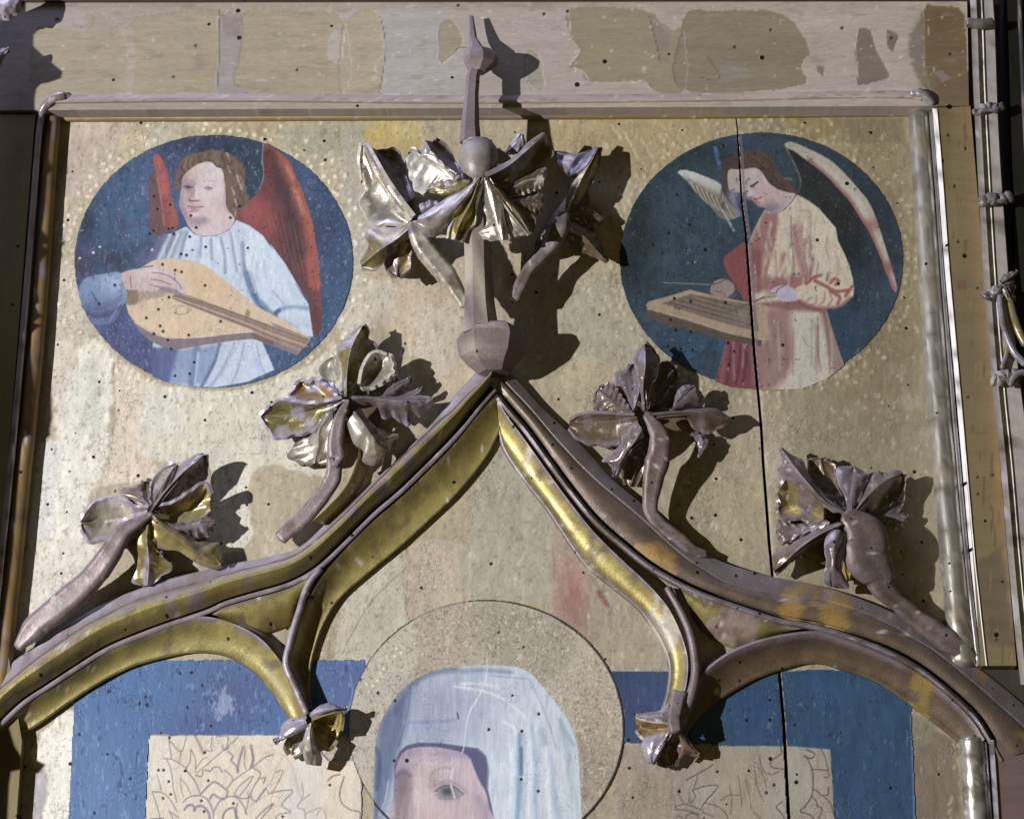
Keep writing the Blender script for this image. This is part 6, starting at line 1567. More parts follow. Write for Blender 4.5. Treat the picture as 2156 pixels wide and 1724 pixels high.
def crown_leaf(label, at, hub):
    o = bpy.data.objects.new("crown_leaf", None)
    COL.objects.link(o)
    o.empty_display_size = 0.02
    o.parent = fi
    o.location = Vector(tuple(P(at[0], at[1], 0)[0])) - fi.location
    o["label"] = label
    return o


lf = crown_leaf("bright left leaf of the crown with a shining cupped lobe", (930, 460), None)
lobe(lf, T1([(710, 1040), (520, 860), (300, 500), (160, 185)]), T1([(640, 1100), (420, 1080), (320, 1110), (200, 1020), (125, 850), (185, 730), (150, 560), (125, 400), (150, 180)]), T1([(725, 1010), (600, 850), (450, 640), (325, 430), (190, 182)]), (118, 90, 94, 110), (100, 82, 84, 104), (140, 146, 144, 116), (-8, -4), (2, 0), 0.05, PALE, SILV, 0.75, seed=131)
lobe(lf, T1([(660, 840), (540, 560), (400, 380), (215, 200)]), T1([(620, 870), (430, 600), (300, 370), (190, 185)]), T1([(745, 790), (665, 540), (610, 380), (545, 250), (440, 285), (330, 275)]), (104, 84, 82, 102), (132, 138, 136, 112), (100, 78, 74, 80), (-6, -6), (0, 2), 0.04, BROWN, MAUVE, 0.35, seed=132)
lobe(lf, T1([(720, 1110), (560, 1250), (350, 1390), (140, 1560)]), T1([(700, 1080), (560, 1120), (330, 1150), (200, 1170), (172, 1230), (222, 1330), (125, 1520)]), T1([(680, 1190), (640, 1270), (480, 1370), (400, 1520), (300, 1610), (150, 1590)]), (138, 138, 124, 90), (122, 100, 90, 82), (118, 96, 84, 78), (2, -6), (2, 0), 0.06, OLIVE, LILAC, 0.4, seed=133)
lobe(lf, T1([(610, 1290), (570, 1440), (550, 1560), (545, 1690)]), T1([(500, 1360), (405, 1480), (410, 1560), (470, 1650), (530, 1690)]), T1([(720, 1350), (700, 1480), (690, 1600), (570, 1690)]), (96, 82, 74, 68), (88, 76, 70, 66), (88, 76, 70, 64), (-4, -4), (0, 0), 0, OLIVE, MAUVE, 0.5, seed=134)
tube("stem", T1([(740, 1080), (770, 1200), (850, 1360), (980, 1530), (1120, 1700)]) + T3([(410, 880), (455, 985)]), [14, 20, 23, 23, 22, 18, 10], [138, 134, 126, 116, 108, 102, 98], MAT["stem"], lf, PALE, 0.45, 50, 16, 135, channel=True)

cl = crown_leaf("front leaf of the crown with folded serrated lobes", (1020, 430), None)
lobe(cl, T1([(1480, 560), (1250, 860), (1000, 1030), (770, 1070)]), T1([(1470, 560), (1370, 640), (1100, 800), (870, 960), (790, 1000)]), T1([(1480, 600), (1240, 1000), (1020, 1220), (850, 1230), (790, 1130)]), (198, 196, 188, 176), (190, 176, 170, 170), (188, 166, 154, 166), (4, 4), (0, 0), 0, (0.30, 0.27, 0.25), MAUVE, 0.3, seed=141)
lobe(cl, T1([(1250, 590), (1050, 480), (880, 380), (720, 270)]), T1([(1210, 570), (1000, 340), (880, 250), (820, 310), (760, 232), (690, 232)]), T1([(1180, 640), (1000, 640), (800, 760), (690, 580), (645, 350)]), (182, 168, 160, 144), (180, 178, 168, 148), (168, 148, 136, 132), (6, -4), (2, 3), 0.08, (0.42, 0.40, 0.38), SILV, 0.55, seed=142)
lobe(cl, T1([(1245, 570), (1100, 400), (1000, 290), (880, 155)]), T1([(1190, 570), (1010, 390), (855, 142)]), T1([(1270, 570), (1230, 440), (1205, 390), (1130, 215), (1030, 140), (980, 172)]), (158, 134, 124, 126), (174, 172, 140), (146, 124, 116, 116), (-4, -4), (0, 0), 0, BROWN, MAUVE, 0.3, seed=143)
lobe(cl, T1([(1370, 620), (1200, 700), (1050, 730), (900, 700)]), T1([(1370, 600), (1180, 590), (1000, 620), (890, 680)]), T1([(1360, 640), (1260, 740), (1100, 790), (920, 740)]), (186, 182, 174, 162), (180, 174, 166, 160), (178, 168, 160, 156), (5, 5), (2, 2), 0.1, OLIVE, MAUVE, 0.45, seed=144)
lobe(cl, T1([(1240, 900), (1080, 930), (950, 960), (820, 985)]), T1([(1210, 850), (1040, 840), (900, 830), (790, 880)]), T1([(1230, 940), (1100, 1000), (950, 1010), (840, 1015)]), (174, 168, 164, 160), (170, 162, 156, 154), (170, 164, 162, 160), (3, 3), (2, 2), 0.1, MAUVE, MAUVE, 0.4, seed=145)
lobe(cl, T1([(1480, 560), (1380, 850), (1270, 1050), (1190, 1270)]), T1([(1450, 590), (1260, 920), (1150, 1120), (1120, 1255)]), T1([(1510, 600), (1430, 860), (1430, 1080), (1340, 1150), (1270, 1290)]), (200, 188, 176, 162), (192, 182, 172, 162), (188, 168, 154, 150), (-4, -8), (0, 0), 0, GOLD, SILV, 0.6, seed=146)
lobe(cl, T1([(1525, 570), (1590, 850), (1650, 1030), (1710, 1275)]), T1([(1515, 620), (1515, 880), (1555, 1080), (1470, 1210), (1600, 1290)]), T1([(1580, 620), (1720, 870), (1745, 970), (1800, 1270)]), (196, 186, 176, 160), (182, 162, 150, 146), (190, 182, 170, 156), (-4, 4), (3, 0), 0.08, PALE, SILV, 0.65, seed=147)
lobe(cl, T1([(1560, 590), (1790, 920), (1900, 1060), (2025, 1215)]), T1([(1560, 620), (1725, 890), (1790, 1060), (1870, 1240)]), T1([(1600, 610), (1830, 880), (1950, 1050), (2048, 1212)]), (198, 186, 176, 158), (184, 170, 160, 150), (192, 180, 170, 156), (-4, -2), (0, 0), 0, PALE, SILV, 0.7, seed=148)
lobe(cl, T2([(470, 570), (720, 440), (950, 250), (1140, 75)]), T2([(450, 520), (700, 395), (830, 300), (950, 170), (1105, 62)]), T2([(500, 630), (760, 700), (950, 550), (1150, 400), (1235, 310), (1165, 170)]), (198, 190, 174, 146), (186, 168, 154, 140), (174, 144, 130, 130), (2, -6), (0, 2), 0.05, BROWN, (0.24, 0.215, 0.20), 0.3, seed=149)
lobe(cl, T2([(720, 720), (880, 620), (1000, 590), (1120, 600)]), T2([(700, 690), (850, 545), (1120, 440), (1150, 560)]), T2([(740, 790), (880, 770), (1010, 725), (1115, 680)]), (162, 152, 148, 144), (150, 136, 132, 134), (154, 150, 148, 142), (4, 4), (2, 3), 0.08, BROWN, SILV, 0.5, seed=150)
lobe(cl, T2([(760, 845), (900, 850), (1000, 860), (1110, 880)]), T2([(740, 830), (1000, 770), (1100, 740), (1120, 830)]), T2([(800, 880), (900, 955), (1010, 1010), (1100, 960)]), (162, 156, 150, 142), (148, 140, 136, 134), (152, 142, 136, 134), (4, 4), (2, 3), 0.1, BROWN, MAUVE, 0.4, seed=151)
lobe(cl, T2([(560, 660), (780, 890), (880, 1020), (985, 1180)]), T2([(530, 660), (700, 890), (850, 1080), (960, 1205)]), T2([(620, 690), (850, 890), (1030, 1030), (985, 1185)]), (194, 178, 168, 150), (190, 178, 166, 150), (174, 156, 148, 142), (2, -4), (0, 2), 0.05, (0.27, 0.2, 0.1), MAUVE, 0.4, seed=152)
lobe(cl, T2([(760, 305), (810, 220), (850, 140), (870, 80)]), T2([(680, 300), (740, 195), (825, 75)]), T2([(830, 310), (915, 200), (890, 85)]), (126, 130, 132, 128), (120, 124, 126), (122, 126, 126), (3, 3), (0, 0), 0, LILAC, LILAC, 0.3, seed=153)

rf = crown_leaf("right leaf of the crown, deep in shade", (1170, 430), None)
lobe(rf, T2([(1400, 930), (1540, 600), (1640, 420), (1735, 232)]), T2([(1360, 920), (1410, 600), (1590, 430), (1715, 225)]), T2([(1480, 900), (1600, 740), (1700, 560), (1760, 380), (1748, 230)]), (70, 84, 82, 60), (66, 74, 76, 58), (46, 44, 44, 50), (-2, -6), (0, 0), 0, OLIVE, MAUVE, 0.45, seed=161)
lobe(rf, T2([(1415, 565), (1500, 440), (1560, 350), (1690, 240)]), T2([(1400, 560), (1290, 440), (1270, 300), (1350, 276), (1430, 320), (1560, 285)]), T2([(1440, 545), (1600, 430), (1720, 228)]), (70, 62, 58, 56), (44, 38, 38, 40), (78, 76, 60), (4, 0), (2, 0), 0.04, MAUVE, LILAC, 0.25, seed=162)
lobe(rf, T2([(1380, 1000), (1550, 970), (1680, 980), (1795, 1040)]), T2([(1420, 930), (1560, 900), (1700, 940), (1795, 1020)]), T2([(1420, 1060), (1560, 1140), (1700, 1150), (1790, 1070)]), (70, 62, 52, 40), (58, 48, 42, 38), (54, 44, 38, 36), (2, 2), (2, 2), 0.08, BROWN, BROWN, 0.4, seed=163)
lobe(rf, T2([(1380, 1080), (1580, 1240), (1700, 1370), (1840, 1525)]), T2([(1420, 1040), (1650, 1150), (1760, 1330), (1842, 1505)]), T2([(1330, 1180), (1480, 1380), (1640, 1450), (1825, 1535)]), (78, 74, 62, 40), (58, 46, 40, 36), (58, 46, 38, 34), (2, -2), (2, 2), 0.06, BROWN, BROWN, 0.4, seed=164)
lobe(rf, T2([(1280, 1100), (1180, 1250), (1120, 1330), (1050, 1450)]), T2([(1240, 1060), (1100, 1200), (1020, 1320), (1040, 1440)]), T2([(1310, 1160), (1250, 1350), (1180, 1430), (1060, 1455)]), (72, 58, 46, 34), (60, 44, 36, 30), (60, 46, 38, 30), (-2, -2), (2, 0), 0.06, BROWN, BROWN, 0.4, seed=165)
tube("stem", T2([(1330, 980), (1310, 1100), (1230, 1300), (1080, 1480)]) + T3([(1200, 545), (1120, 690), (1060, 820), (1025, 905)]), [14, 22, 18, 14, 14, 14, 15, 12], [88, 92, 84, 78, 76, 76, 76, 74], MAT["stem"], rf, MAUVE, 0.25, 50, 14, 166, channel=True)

leaf_backing(k1, K1([(1330, 420), (1420, 620), (1440, 820), (1560, 1020), (1420, 1180), (1080, 1130), (980, 1340), (860, 1330), (720, 1120), (420, 1010), (330, 800), (620, 640), (760, 480), (1000, 400), (1180, 330)]), K1(950, 780)[0], 40, 62, 301)
leaf_backing(k2, K2([(1230, 330), (1420, 520), (1560, 780), (1760, 950), (1500, 1090), (1400, 1330), (1180, 1380), (860, 1420), (560, 1380), (420, 1180), (360, 1010), (560, 840), (800, 640), (1000, 400)]), K2(1080, 920)[0], 38, 62, 302)
leaf_backing(k3, K3([(1080, 330), (1220, 480), (1430, 700), (1640, 880), (1480, 1010), (1200, 1100), (960, 1400), (760, 1420), (560, 1240), (300, 1100), (300, 900), (480, 700), (690, 460), (880, 260)]), K3(930, 860)[0], 38, 62, 303)
leaf_backing(k4, K4([(700, 330), (860, 420), (1080, 430), (1260, 480), (1400, 700), (1440, 900), (1200, 1150), (980, 1400), (760, 1400), (420, 1280), (280, 1120), (320, 900), (300, 640), (420, 420)]), K4(960, 860)[0], 36, 60, 304)
leaf_backing(fi, T1([(420, 500), (620, 420), (760, 640), (740, 900), (760, 1200), (620, 1420), (440, 1440), (330, 1300), (420, 1100), (280, 900)]), T1(680, 1040)[0], 66, 96, 305)
leaf_backing(fi, T2([(300, 420), (620, 420), (900, 420), (1040, 620), (1000, 880), (860, 1060), (520, 1150), (200, 1100), (60, 900), (0, 620), (120, 480)]), T2(450, 640)[0], 96, 156, 306)
leaf_backing(fi, T2([(1440, 700), (1600, 620), (1640, 900), (1700, 1150), (1600, 1350), (1380, 1280), (1180, 1280), (1140, 1120), (1280, 900)]), T2(1380, 1040)[0], 34, 56, 307)
# ------------------------------------------------------------------ frame round the panel
def rail_paint(px, py):
    p = Paint(px, py, (164, 150, 138))
    X, Y = p.X, p.Y
    p.mottle(120, 0.05, 3, sy=40)
    gold = (160, 146, 108)
    p.fill(R1([(210, 215), (290, 175), (560, 190), (600, 90), (700, 110), (760, 180), (830, 160), (880, 90), (1000, 100), (1120, 70), (1380, 60), (1530, 90), (1580, 55), (1760, 60), (1900, 70), (2155, 110), (2155, 590), (1500, 590), (1000, 600), (400, 590), (200, 590)]), gold, 3, noise=6.0, ns=9, a=0.95, h=-0.7)
    p.fill(R1([(540, 85), (700, 100), (740, 190), (690, 200), (560, 190)]), (162, 146, 124), 4, noise=4.5, ns=9)
    p.fill(R1([(740, 150), (830, 160), (850, 400), (840, 580), (790, 580), (800, 300)]), (170, 152, 132), 4, noise=6.0, ns=9, a=0.9)
    p.fill(R1([(1380, 100), (1490, 80), (1530, 160), (1500, 400), (1470, 520), (1570, 590), (1370, 600), (1385, 300)]), (152, 142, 136), 3, noise=4.5, ns=9, h=0.6)
    p.fill(R1([(1390, 90), (1530, 110), (1500, 240), (1400, 200)]), (140, 124, 116), 4, noise=6.0, ns=9)
    p.fill(R1([(2060, 300), (2110, 180), (2155, 170), (2155, 390), (2080, 380)]), (170, 158, 144), 3, noise=4.5, ns=9)
    p.fill(R2([(0, 150), (20, 130), (110, 70), (190, 60), (240, 110), (260, 250), (270, 400), (230, 590), (0, 590)]), (164, 150, 116), 3, noise=4.5, ns=9, h=-0.6)
    p.fill(R2([(270, 60), (620, 60), (780, 300), (780, 580), (300, 590), (280, 400), (300, 200)]), (160, 156, 150), 20, noise=12.0, ns=9, a=0.9)
    p.fill(R2([(630, 140), (700, 130), (765, 250), (700, 350), (630, 400), (605, 300)]), (150, 138, 110), 2.5, noise=2.2, ns=9, h=-0.8)
    p.fill(R2([(1165, 330), (1220, 320), (1260, 400), (1275, 550), (1200, 560), (1165, 480)]), (150, 142, 120), 2.5, noise=2.2, ns=9, h=-0.8)
    p.fill(R2([(1430, 70), (1600, 40), (1800, 50), (1960, 80), (2060, 200), (2155, 200), (2155, 580), (1960, 560), (1940, 520), (1820, 510), (1560, 510), (1520, 450), (1440, 420), (1510, 320), (1450, 240)]), (140, 128, 94), 2.5, noise=3.8, ns=9, h=-0.8)
    p.fill(R3([(0, 170), (60, 60), (180, 65), (420, 60), (600, 75), (720, 150), (800, 290), (800, 360), (740, 400), (740, 540), (0, 560)]), (128, 116, 88), 3, noise=4.5, ns=9, h=-0.8)
    p.fill(R2([(1940, 90), (2070, 180), (2060, 400), (1990, 380)]), (134, 116, 102), 5, noise=6.0, ns=9, a=0.8)
    p.fill(R3([(220, 420), (400, 400), (430, 480), (300, 500)]), (132, 124, 116), 8, noise=9.0, ns=9, a=0.7)
    p.fill(R3([(1120, 180), (1190, 190), (1230, 330), (1270, 400), (1310, 480), (1200, 520), (1100, 530), (1110, 430), (1090, 350), (1105, 240)]), (116, 102, 88), 2.5, noise=3.0, ns=9, h=-0.8)
    p.fill(R3([(1290, 180), (1370, 220), (1330, 330), (1300, 300)]), (112, 98, 82), 2.5, noise=3.0, ns=9, h=-0.6)
    p.fill(R3([(850, 410), (900, 420), (890, 480), (855, 450)]), (126, 110, 92), 2, noise=1.5, ns=9, h=-0.6)
    p.fill(R3([(1460, 180), (1530, 60), (1530, 420), (1560, 560), (1500, 540), (1430, 300)]), (112, 102, 82), 8, noise=9.0, ns=9, a=0.8)
    p.fill(R3([(1525, 60), (1600, 35), (1760, 60), (1790, 200), (1800, 420), (1815, 660), (1590, 665), (1560, 600), (1530, 420)]), (110, 88, 52), 2.5, noise=3.0, ns=9, h=-0.5)
    p.blob(R3(1640, 140), 34, 24, (104, 78, 40), 0.6)
    p.blob(R3(1560, 560), 16, 40, (116, 104, 78), 0.7)
    p.fill(R3([(1590, 450), (1640, 440), (1700, 490), (1640, 520)]), (120, 106, 100), 2.5, noise=3.0, ns=9)
    p.stroke(R3([(1530, 40), (1522, 120), (1530, 400), (1560, 580)]), (186, 176, 150), 2.5, 2.5, 0.4)
    for x in (85, 460, 1780):
        p.fill(R1([(x * 1.0 + 640, 590), (x + 740, 585), (x + 735, 606), (x + 650, 606)]), (180, 172, 184), 3, noise=1.5, ns=9)
    # pale broken edges of the losses
    for pts in (R2([(1430, 80), (1450, 240), (1500, 320), (1440, 410), (1520, 450), (1560, 505)]), R2([(608, 200), (605, 330), (625, 400), (700, 350)]), R2([(1165, 360), (1165, 480), (1190, 545), (1240, 570)]), R2([(20, 180), (0, 380)]), R3([(1105, 210), (1090, 340), (1110, 420), (1095, 530)]), R2([(1830, 520), (1900, 510), (1945, 560)])):
        p.stroke(pts, (206, 196, 178), 2.4, 2, 0.7)
    for pts in (R2([(240, 100), (275, 260), (265, 420), (235, 580)]), R2([(720, 320), (740, 300), (900, 310)]), R1([(1380, 60), (1385, 300), (1370, 560)]), R3([(160, 360), (210, 430), (225, 500), (110, 485)]), R2([(1940, 100), (1985, 280), (2010, 400)])):
        p.stroke(pts, (84, 72, 60), 2, 2, 0.7)
    p.blob(R1(1260, 390), 12, 16, (150, 112, 112), 0.6)
    p.flecks(40, 0.36, (134, 118, 98), 0.35, 9, sy=10)
    p.flecks(12, 0.55, (206, 198, 186), 0.5, 19)
    p.mottle(7, 0.06, 29, sy=3)
    p.tone(0.62, np.interp(X, [0, 700, 1400, 2050], [0.97, 0.95, 0.93, 0.9]))
    p.dots(R1([(1095, 482), (1235, 285), (1875, 440), (1430, 1690)]) + R2([(1275, 85), (1425, 70), (735, 30)]) + R3([(560, 185), (333, 293), (1010, 175), (1320, 235), (1692, 338)]), 3, (16, 13, 12), 0.95, h=-1)
    p.stroke([(0, 6), (700, 3), (1500, 2), (2040, 2)], (60, 42, 32), 3, 2, 0.6)
    return p


rail = thing("frame_rail", "broad top board of the frame with flaking mauve paint over gold, moulded below", "frame board", (1030, 200))
box_between("board", [(-60, 2), (2036, -2), (2040, 222), (-60, 232)], 50, -10, MAT["rail"], rail, MAUVE, 0.0, 640, 74, rail_paint)
for ob in list(bpy.data.objects):
    if ob.name.startswith("board") and ob.parent is rail:
        ob["label"] = "flat flaking board above the moulding"
M0 = [(118, 200), (500, 197), (980, 200), (1500, 196), (1760, 192), (1900, 190), (1925, 196)]
M1 = [(92, 214), (500, 210), (980, 214), (1500, 209), (1760, 203), (1900, 203), (1940, 208)]
M2 = [(100, 224), (500, 221), (980, 220), (1500, 217), (1760, 214), (1900, 213), (1932, 220)]
M3 = [(118, 250), (500, 249), (980, 246), (1500, 243), (1760, 240), (1900, 239), (1918, 240)]


def moulding(name, rails_, n, parent, painter, mat):
    rows, pxs = [], []
    for pts, d in rails_:
        q = spl(pts, n)
        rows.append(P(q[:, 0], q[:, 1], d))
        pxs.append(q)
    co = np.stack(rows, 1)
    px = np.stack(pxs, 1).reshape(-1, 2)
    pt = painter(px[:, 0], px[:, 1])
    nu, nv = co.shape[:2]
    co = co.reshape(-1, 3)
    return np_mesh(name, co, face_front(co, grid_faces(nu, nv)), paint_albedo(pt.rgb, px[:, 0], px[:, 1]), mat, parent, 0.15)


def mould_paint(px, py):
    p = Paint(px, py, (150, 138, 132))
    p.mottle(90, 0.12, 4, sy=8)
    p.flecks(30, 0.3, (112, 98, 88), 0.6, 6, sy=4)
    p.flecks(24, 0.45, (184, 178, 190), 0.7, 16, sy=5)
    cove = (176, 160, 104)
    p.fill([(120, 219), (480, 219), (640, 220), (640, 255), (110, 255)], cove, 3, noise=2)
    p.fill([(650, 226), (760, 222), (805, 226), (812, 255), (640, 255)], (170, 154, 104), 3, noise=2)
    p.fill(R2([(1340, 655), (2160, 645), (2160, 770), (1345, 770)]), (156, 138, 66), 3, noise=1.5, curve=False)
    p.fill(R3([(-20, 645), (745, 640), (755, 770), (-20, 775)]), (156, 138, 62), 3, noise=1.5, curve=False)
    p.fill(R3([(1000, 640), (1080, 630), (1160, 670), (1140, 705), (1010, 705)]), (150, 134, 56), 2, noise=1.5)
    p.fill(R3([(1335, 660), (1390, 635), (1445, 670), (1430, 710), (1340, 700)]), (150, 134, 54), 2, noise=1.5)
    p.fill(R2([(280, 655), (780, 655), (780, 770), (280, 770)]), (164, 152, 130), 3, noise=2)
    p.fill(R3([(200, 570), (480, 570), (480, 585), (200, 590)]), (150, 130, 56), 2.5, noise=1, a=0.8)
    p.fill([(700, 246), (2000, 236), (2000, 262), (90, 262), (90, 250)], (90, 74, 66), 4, noise=2, a=0.55)  # shadow line under the cove painted as a dark strip
    p.flecks(9, 0.5, (196, 188, 172), 0.5, 26, sy=4)
    return p


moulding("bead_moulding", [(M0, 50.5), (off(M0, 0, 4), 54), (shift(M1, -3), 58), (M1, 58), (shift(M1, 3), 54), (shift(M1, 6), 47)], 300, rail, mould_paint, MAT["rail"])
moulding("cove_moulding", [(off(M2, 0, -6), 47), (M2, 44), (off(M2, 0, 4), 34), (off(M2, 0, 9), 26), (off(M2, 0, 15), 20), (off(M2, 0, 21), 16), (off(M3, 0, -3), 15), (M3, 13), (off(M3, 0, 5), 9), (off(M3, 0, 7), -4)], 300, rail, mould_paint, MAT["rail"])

topb = thing("top_board", "dark edge of the board above the rail along the top", "board", (1030, -20))
box_between("plank_edge", [(-80, -70), (2046, -70), (2042, -1), (-80, 1)], 57, 0, MAT["wood"], topb, (0.06, 0.04, 0.03))

# right stile with silver rod
rs = thing("frame_stile", "right upright of the frame, brown gilded board beside a shining silver rod", "frame board", (2010, 800))


def stile_paint(px, py):
    p = Paint(px, py, (118, 104, 70))
    X, Y = p.X, p.Y
    k = np.clip((X - np.interp(Y, [230, 576, 1143, 1400], [2008, 2040, 2086, 2110])) / 22, 0, 1)
    p.rgb += (np.array((128, 106, 72)) / 255 - p.rgb) * (k * 0.9)[:, None]
    p.fill(R3([(1600, 680), (1700, 680), (1690, 1100), (1640, 1200), (1600, 900)]), (110, 96, 58), 14, noise=8, a=0.8)
    p.fill(R6([(1690, 0), (1820, 0), (1850, 500), (1860, 900), (1780, 900)]), (112, 100, 68), 14, noise=8, a=0.8)
    p.blob((2100, 1000), 14, 120, (140, 112, 60), 0.7)
    p.fill(R6([(1730, 45), (1790, 40), (1798, 100), (1735, 105)]), (108, 82, 66), 2, noise=1)
    p.fill([(2055, 1180), (2110, 1150), (2140, 1360), (2076, 1350)], (96, 84, 64), 12, noise=8, a=0.8)
    p.flecks(8, 0.42, (86, 72, 48), 0.5, 3, sy=60)
    p.flecks(7, 0.5, (150, 130, 84), 0.4, 13, sy=70)
    for y in (700, 760, 1010):
        p.stroke([(2010 + (y - 700) * .08, y), (2022 + (y - 700) * .08, y + 150)], (84, 70, 48), 2, 2, 0.5)
    p.tone(0.8, 0.92)
    p.dots(R3([(1678, 850), (1645, 1012), (1718, 1173), (1742, 1520), (1787, 934)]) + R6([(1865, 90), (1756, 786), (1805, 776), (1865, 1280), (1962, 1268), (1868, 1385)]) + R9([(2022, 222), (1985, 590)]), 3, (16, 13, 10), 0.95, h=-1)
    return p


box_between("board", [(1971, 227), (2043, 223), (2140, 1400), (2068, 1400)], 48, -10, MAT["rail"], rs, BROWN, 0.1, 40, 300, stile_paint)
ROD = [(1934, 242), (1945, 400), (1957, 576), (1975, 820), (2003, 1143), (2014, 1260), (2028, 1400)]
tube("silver_rod", ROD, [23, 25, 27], [20, 20, 20], MAT["silver"], rs, SILV, 0.75, 80, 24, 201, 1.0, (0.30, 0.27, 0.22), 0.12)
GRV = [(1959, 236), (1972, 400), (1984, 576), (2004, 820), (2032, 1143), (2044, 1260), (2060, 1400)]
tube("fine_bead", GRV, [4, 5, 6], [33, 33, 33], MAT["silver"], rs, (0.4, 0.39, 0.42), 0.7, 60, 10, 202)
STR = [(1963, 228), (1977, 400), (1990, 576), (2012, 820), (2040, 1143), (2050, 1240), (2062, 1350), (2068, 1400)]
STR2 = off(STR, 9, 0)
loft("edge_fillet", [(off(STR, -1, 0), 12, DARKB, 0.0), (off(STR, 1, 0), 34, DARKB, 0.0), (STR, 36, (0.80, 0.78, 0.76), 0.0), (off(STR, 5, 0), 44, (0.82, 0.80, 0.78), 0.0), (off(STR, 10, 0), 51, (0.82, 0.80, 0.78), 0.0), (off(STR, 12, 0), 47, BROWN, 0.1)], MAT["silver"], rs, 60, seed=203, worn=(0.7, 0.68, 0.64), thr=0.3)  # groove side coloured dark for shade, lit chamfer coloured white
tube("corner_bead", R3([(1440, 590), (1500, 590), (1550, 620), (1575, 660)]), [6, 12, 12, 10], [56, 56, 54, 48], MAT["silver"], rs, (0.36, 0.34, 0.36), 0.4, 20, 12, 204)

# colonnette under the right end of the arch
cn = thing("silver_colonnette", "short silvered column below the right end of the arch", "column", (2052, 1640))
tube("shaft", [(2046, 1556), (2052, 1640), (2060, 1770)], [24, 25, 26], [22, 22, 22], MAT["silver"], cn, SILV, 0.8, 30, 24, 211, 1.0, (0.32, 0.3, 0.3), 0.1)
tube("fine_bead", [(2072, 1556), (2078, 1640), (2086, 1770)], [5, 5, 6], [30, 30, 30], MAT["silver"], cn, (0.42, 0.42, 0.5), 0.7, 20, 10, 212)
CF = [(2080, 1556), (2086, 1640), (2094, 1770)]
loft("edge_fillet", [(CF, 20, DARKB, 0), (off(CF, 3, 0), 44, (0.5, 0.48, 0.56), 0.2), (off(CF, 12, 0), 45, (0.5, 0.48, 0.56), 0.2), (off(CF, 14, 0), 40, BROWN, 0)], MAT["silver"], cn, 30, seed=213)
rb_ = thing("wall_board", "mauve brown board right of the silver column", "board", (2140, 1660))
box_between("face_board", [(2094, 1556), (2230, 1556), (2250, 1780), (2108, 1780)], 40, -20, MAT["rail"], rb_, (0.17, 0.12, 0.115), 0.05)
sp = thing("wall_board", "dark recessed board behind the right end of the arch", "board", (2120, 1440))
box_between("face_board", [(2060, 1345), (2230, 1345), (2230, 1555), (2082, 1555)], 18, -20, MAT["wood"], sp, (0.05, 0.045, 0.038), 0.0)

# left stile in the shadow of the pier
ls = thing("frame_stile", "left upright of the frame, a dark olive board and roll in deep shade", "frame board", (60, 800))
box_between("board", [(-150, 240), (74, 240), (-4, 1240), (-230, 1240)], 46, -10, MAT["wood"], ls, (0.17, 0.145, 0.055), 0.2)
BD = [(88, 236), (80, 300), (66, 480), (55, 620), (34, 860), (17, 1040), (-4, 1240), (-20, 1400)]
tube("bead", BD, [7, 7, 7], [42, 42, 42], MAT["silver"], ls, (0.40, 0.37, 0.36), 0.3, 60, 10, 221)
tube("corner_bead", R1([(260, 710), (290, 660), (340, 620), (410, 605)]), [9, 10, 11, 11], [46, 54, 56, 55], MAT["silver"], ls, (0.40, 0.37, 0.38), 0.3, 20, 12, 222)
RL = [(112, 250), (104, 340), (86, 600), (62, 860), (38, 1090), (14, 1320), (0, 1460)]
tube("roll_moulding", RL, [17, 18, 20], [16, 16, 16], MAT["wood"], ls, (0.21, 0.14, 0.055), 0.3, 60, 18, 223)
lb = thing("frame_block", "dark lower block of the left upright under the arch", "frame board", (20, 1640))
box_between("face_board", [(-200, 1240), (-4, 1240), (46, 1560), (30, 1790), (-260, 1790)][:4], 30, -10, MAT["wood"], lb, (0.15, 0.12, 0.055), 0.1)

# pier at the right with pinnacle work
pr = thing("pinnacle_pier", "slender carved pier with mauve panels and knotted bands at the right edge", "pier", (2090, 500))
PL = [(2042, -30), (2046, 60), (2050, 180), (2056, 300), (2064, 450), (2076, 640), (2092, 830), (2108, 990), (2122, 1160), (2140, 1350), (2150, 1440)]
PRT = [(2088, -30), (2094, 60), (2098, 180), (2103, 300), (2113, 450), (2128, 640), (2150, 830), (2175, 990), (2200, 1160), (2230, 1350), (2240, 1440)]
loft("shaft", [(off(PL, -1, 0), -10, BROWN, 0), (off(PL, -1, 0), 58, (0.24, 0.21, 0.19), 0.1), (off(PL, 12, 0), 62, (0.34, 0.31, 0.30), 0.1), (off(PL, 14, 0), 46, (0.7, 0.69, 0.66), 0.0), (off(PL, 24, 0), 56, (0.82, 0.81, 0.78), 0.0), (off(PL, 25, 0), 52, (0.44, 0.40, 0.39), 0.0),
               (PRT, 52, (0.44, 0.40, 0.39), 0.0), (off(PRT, 2, 0), 50, (0.3, 0.28, 0.32), 0.2), (off(PRT, 3, 0), -10, DARKB, 0)], MAT["silver"], pr, 120, seed=231, worn=(0.42, 0.39, 0.44), thr=0.3)
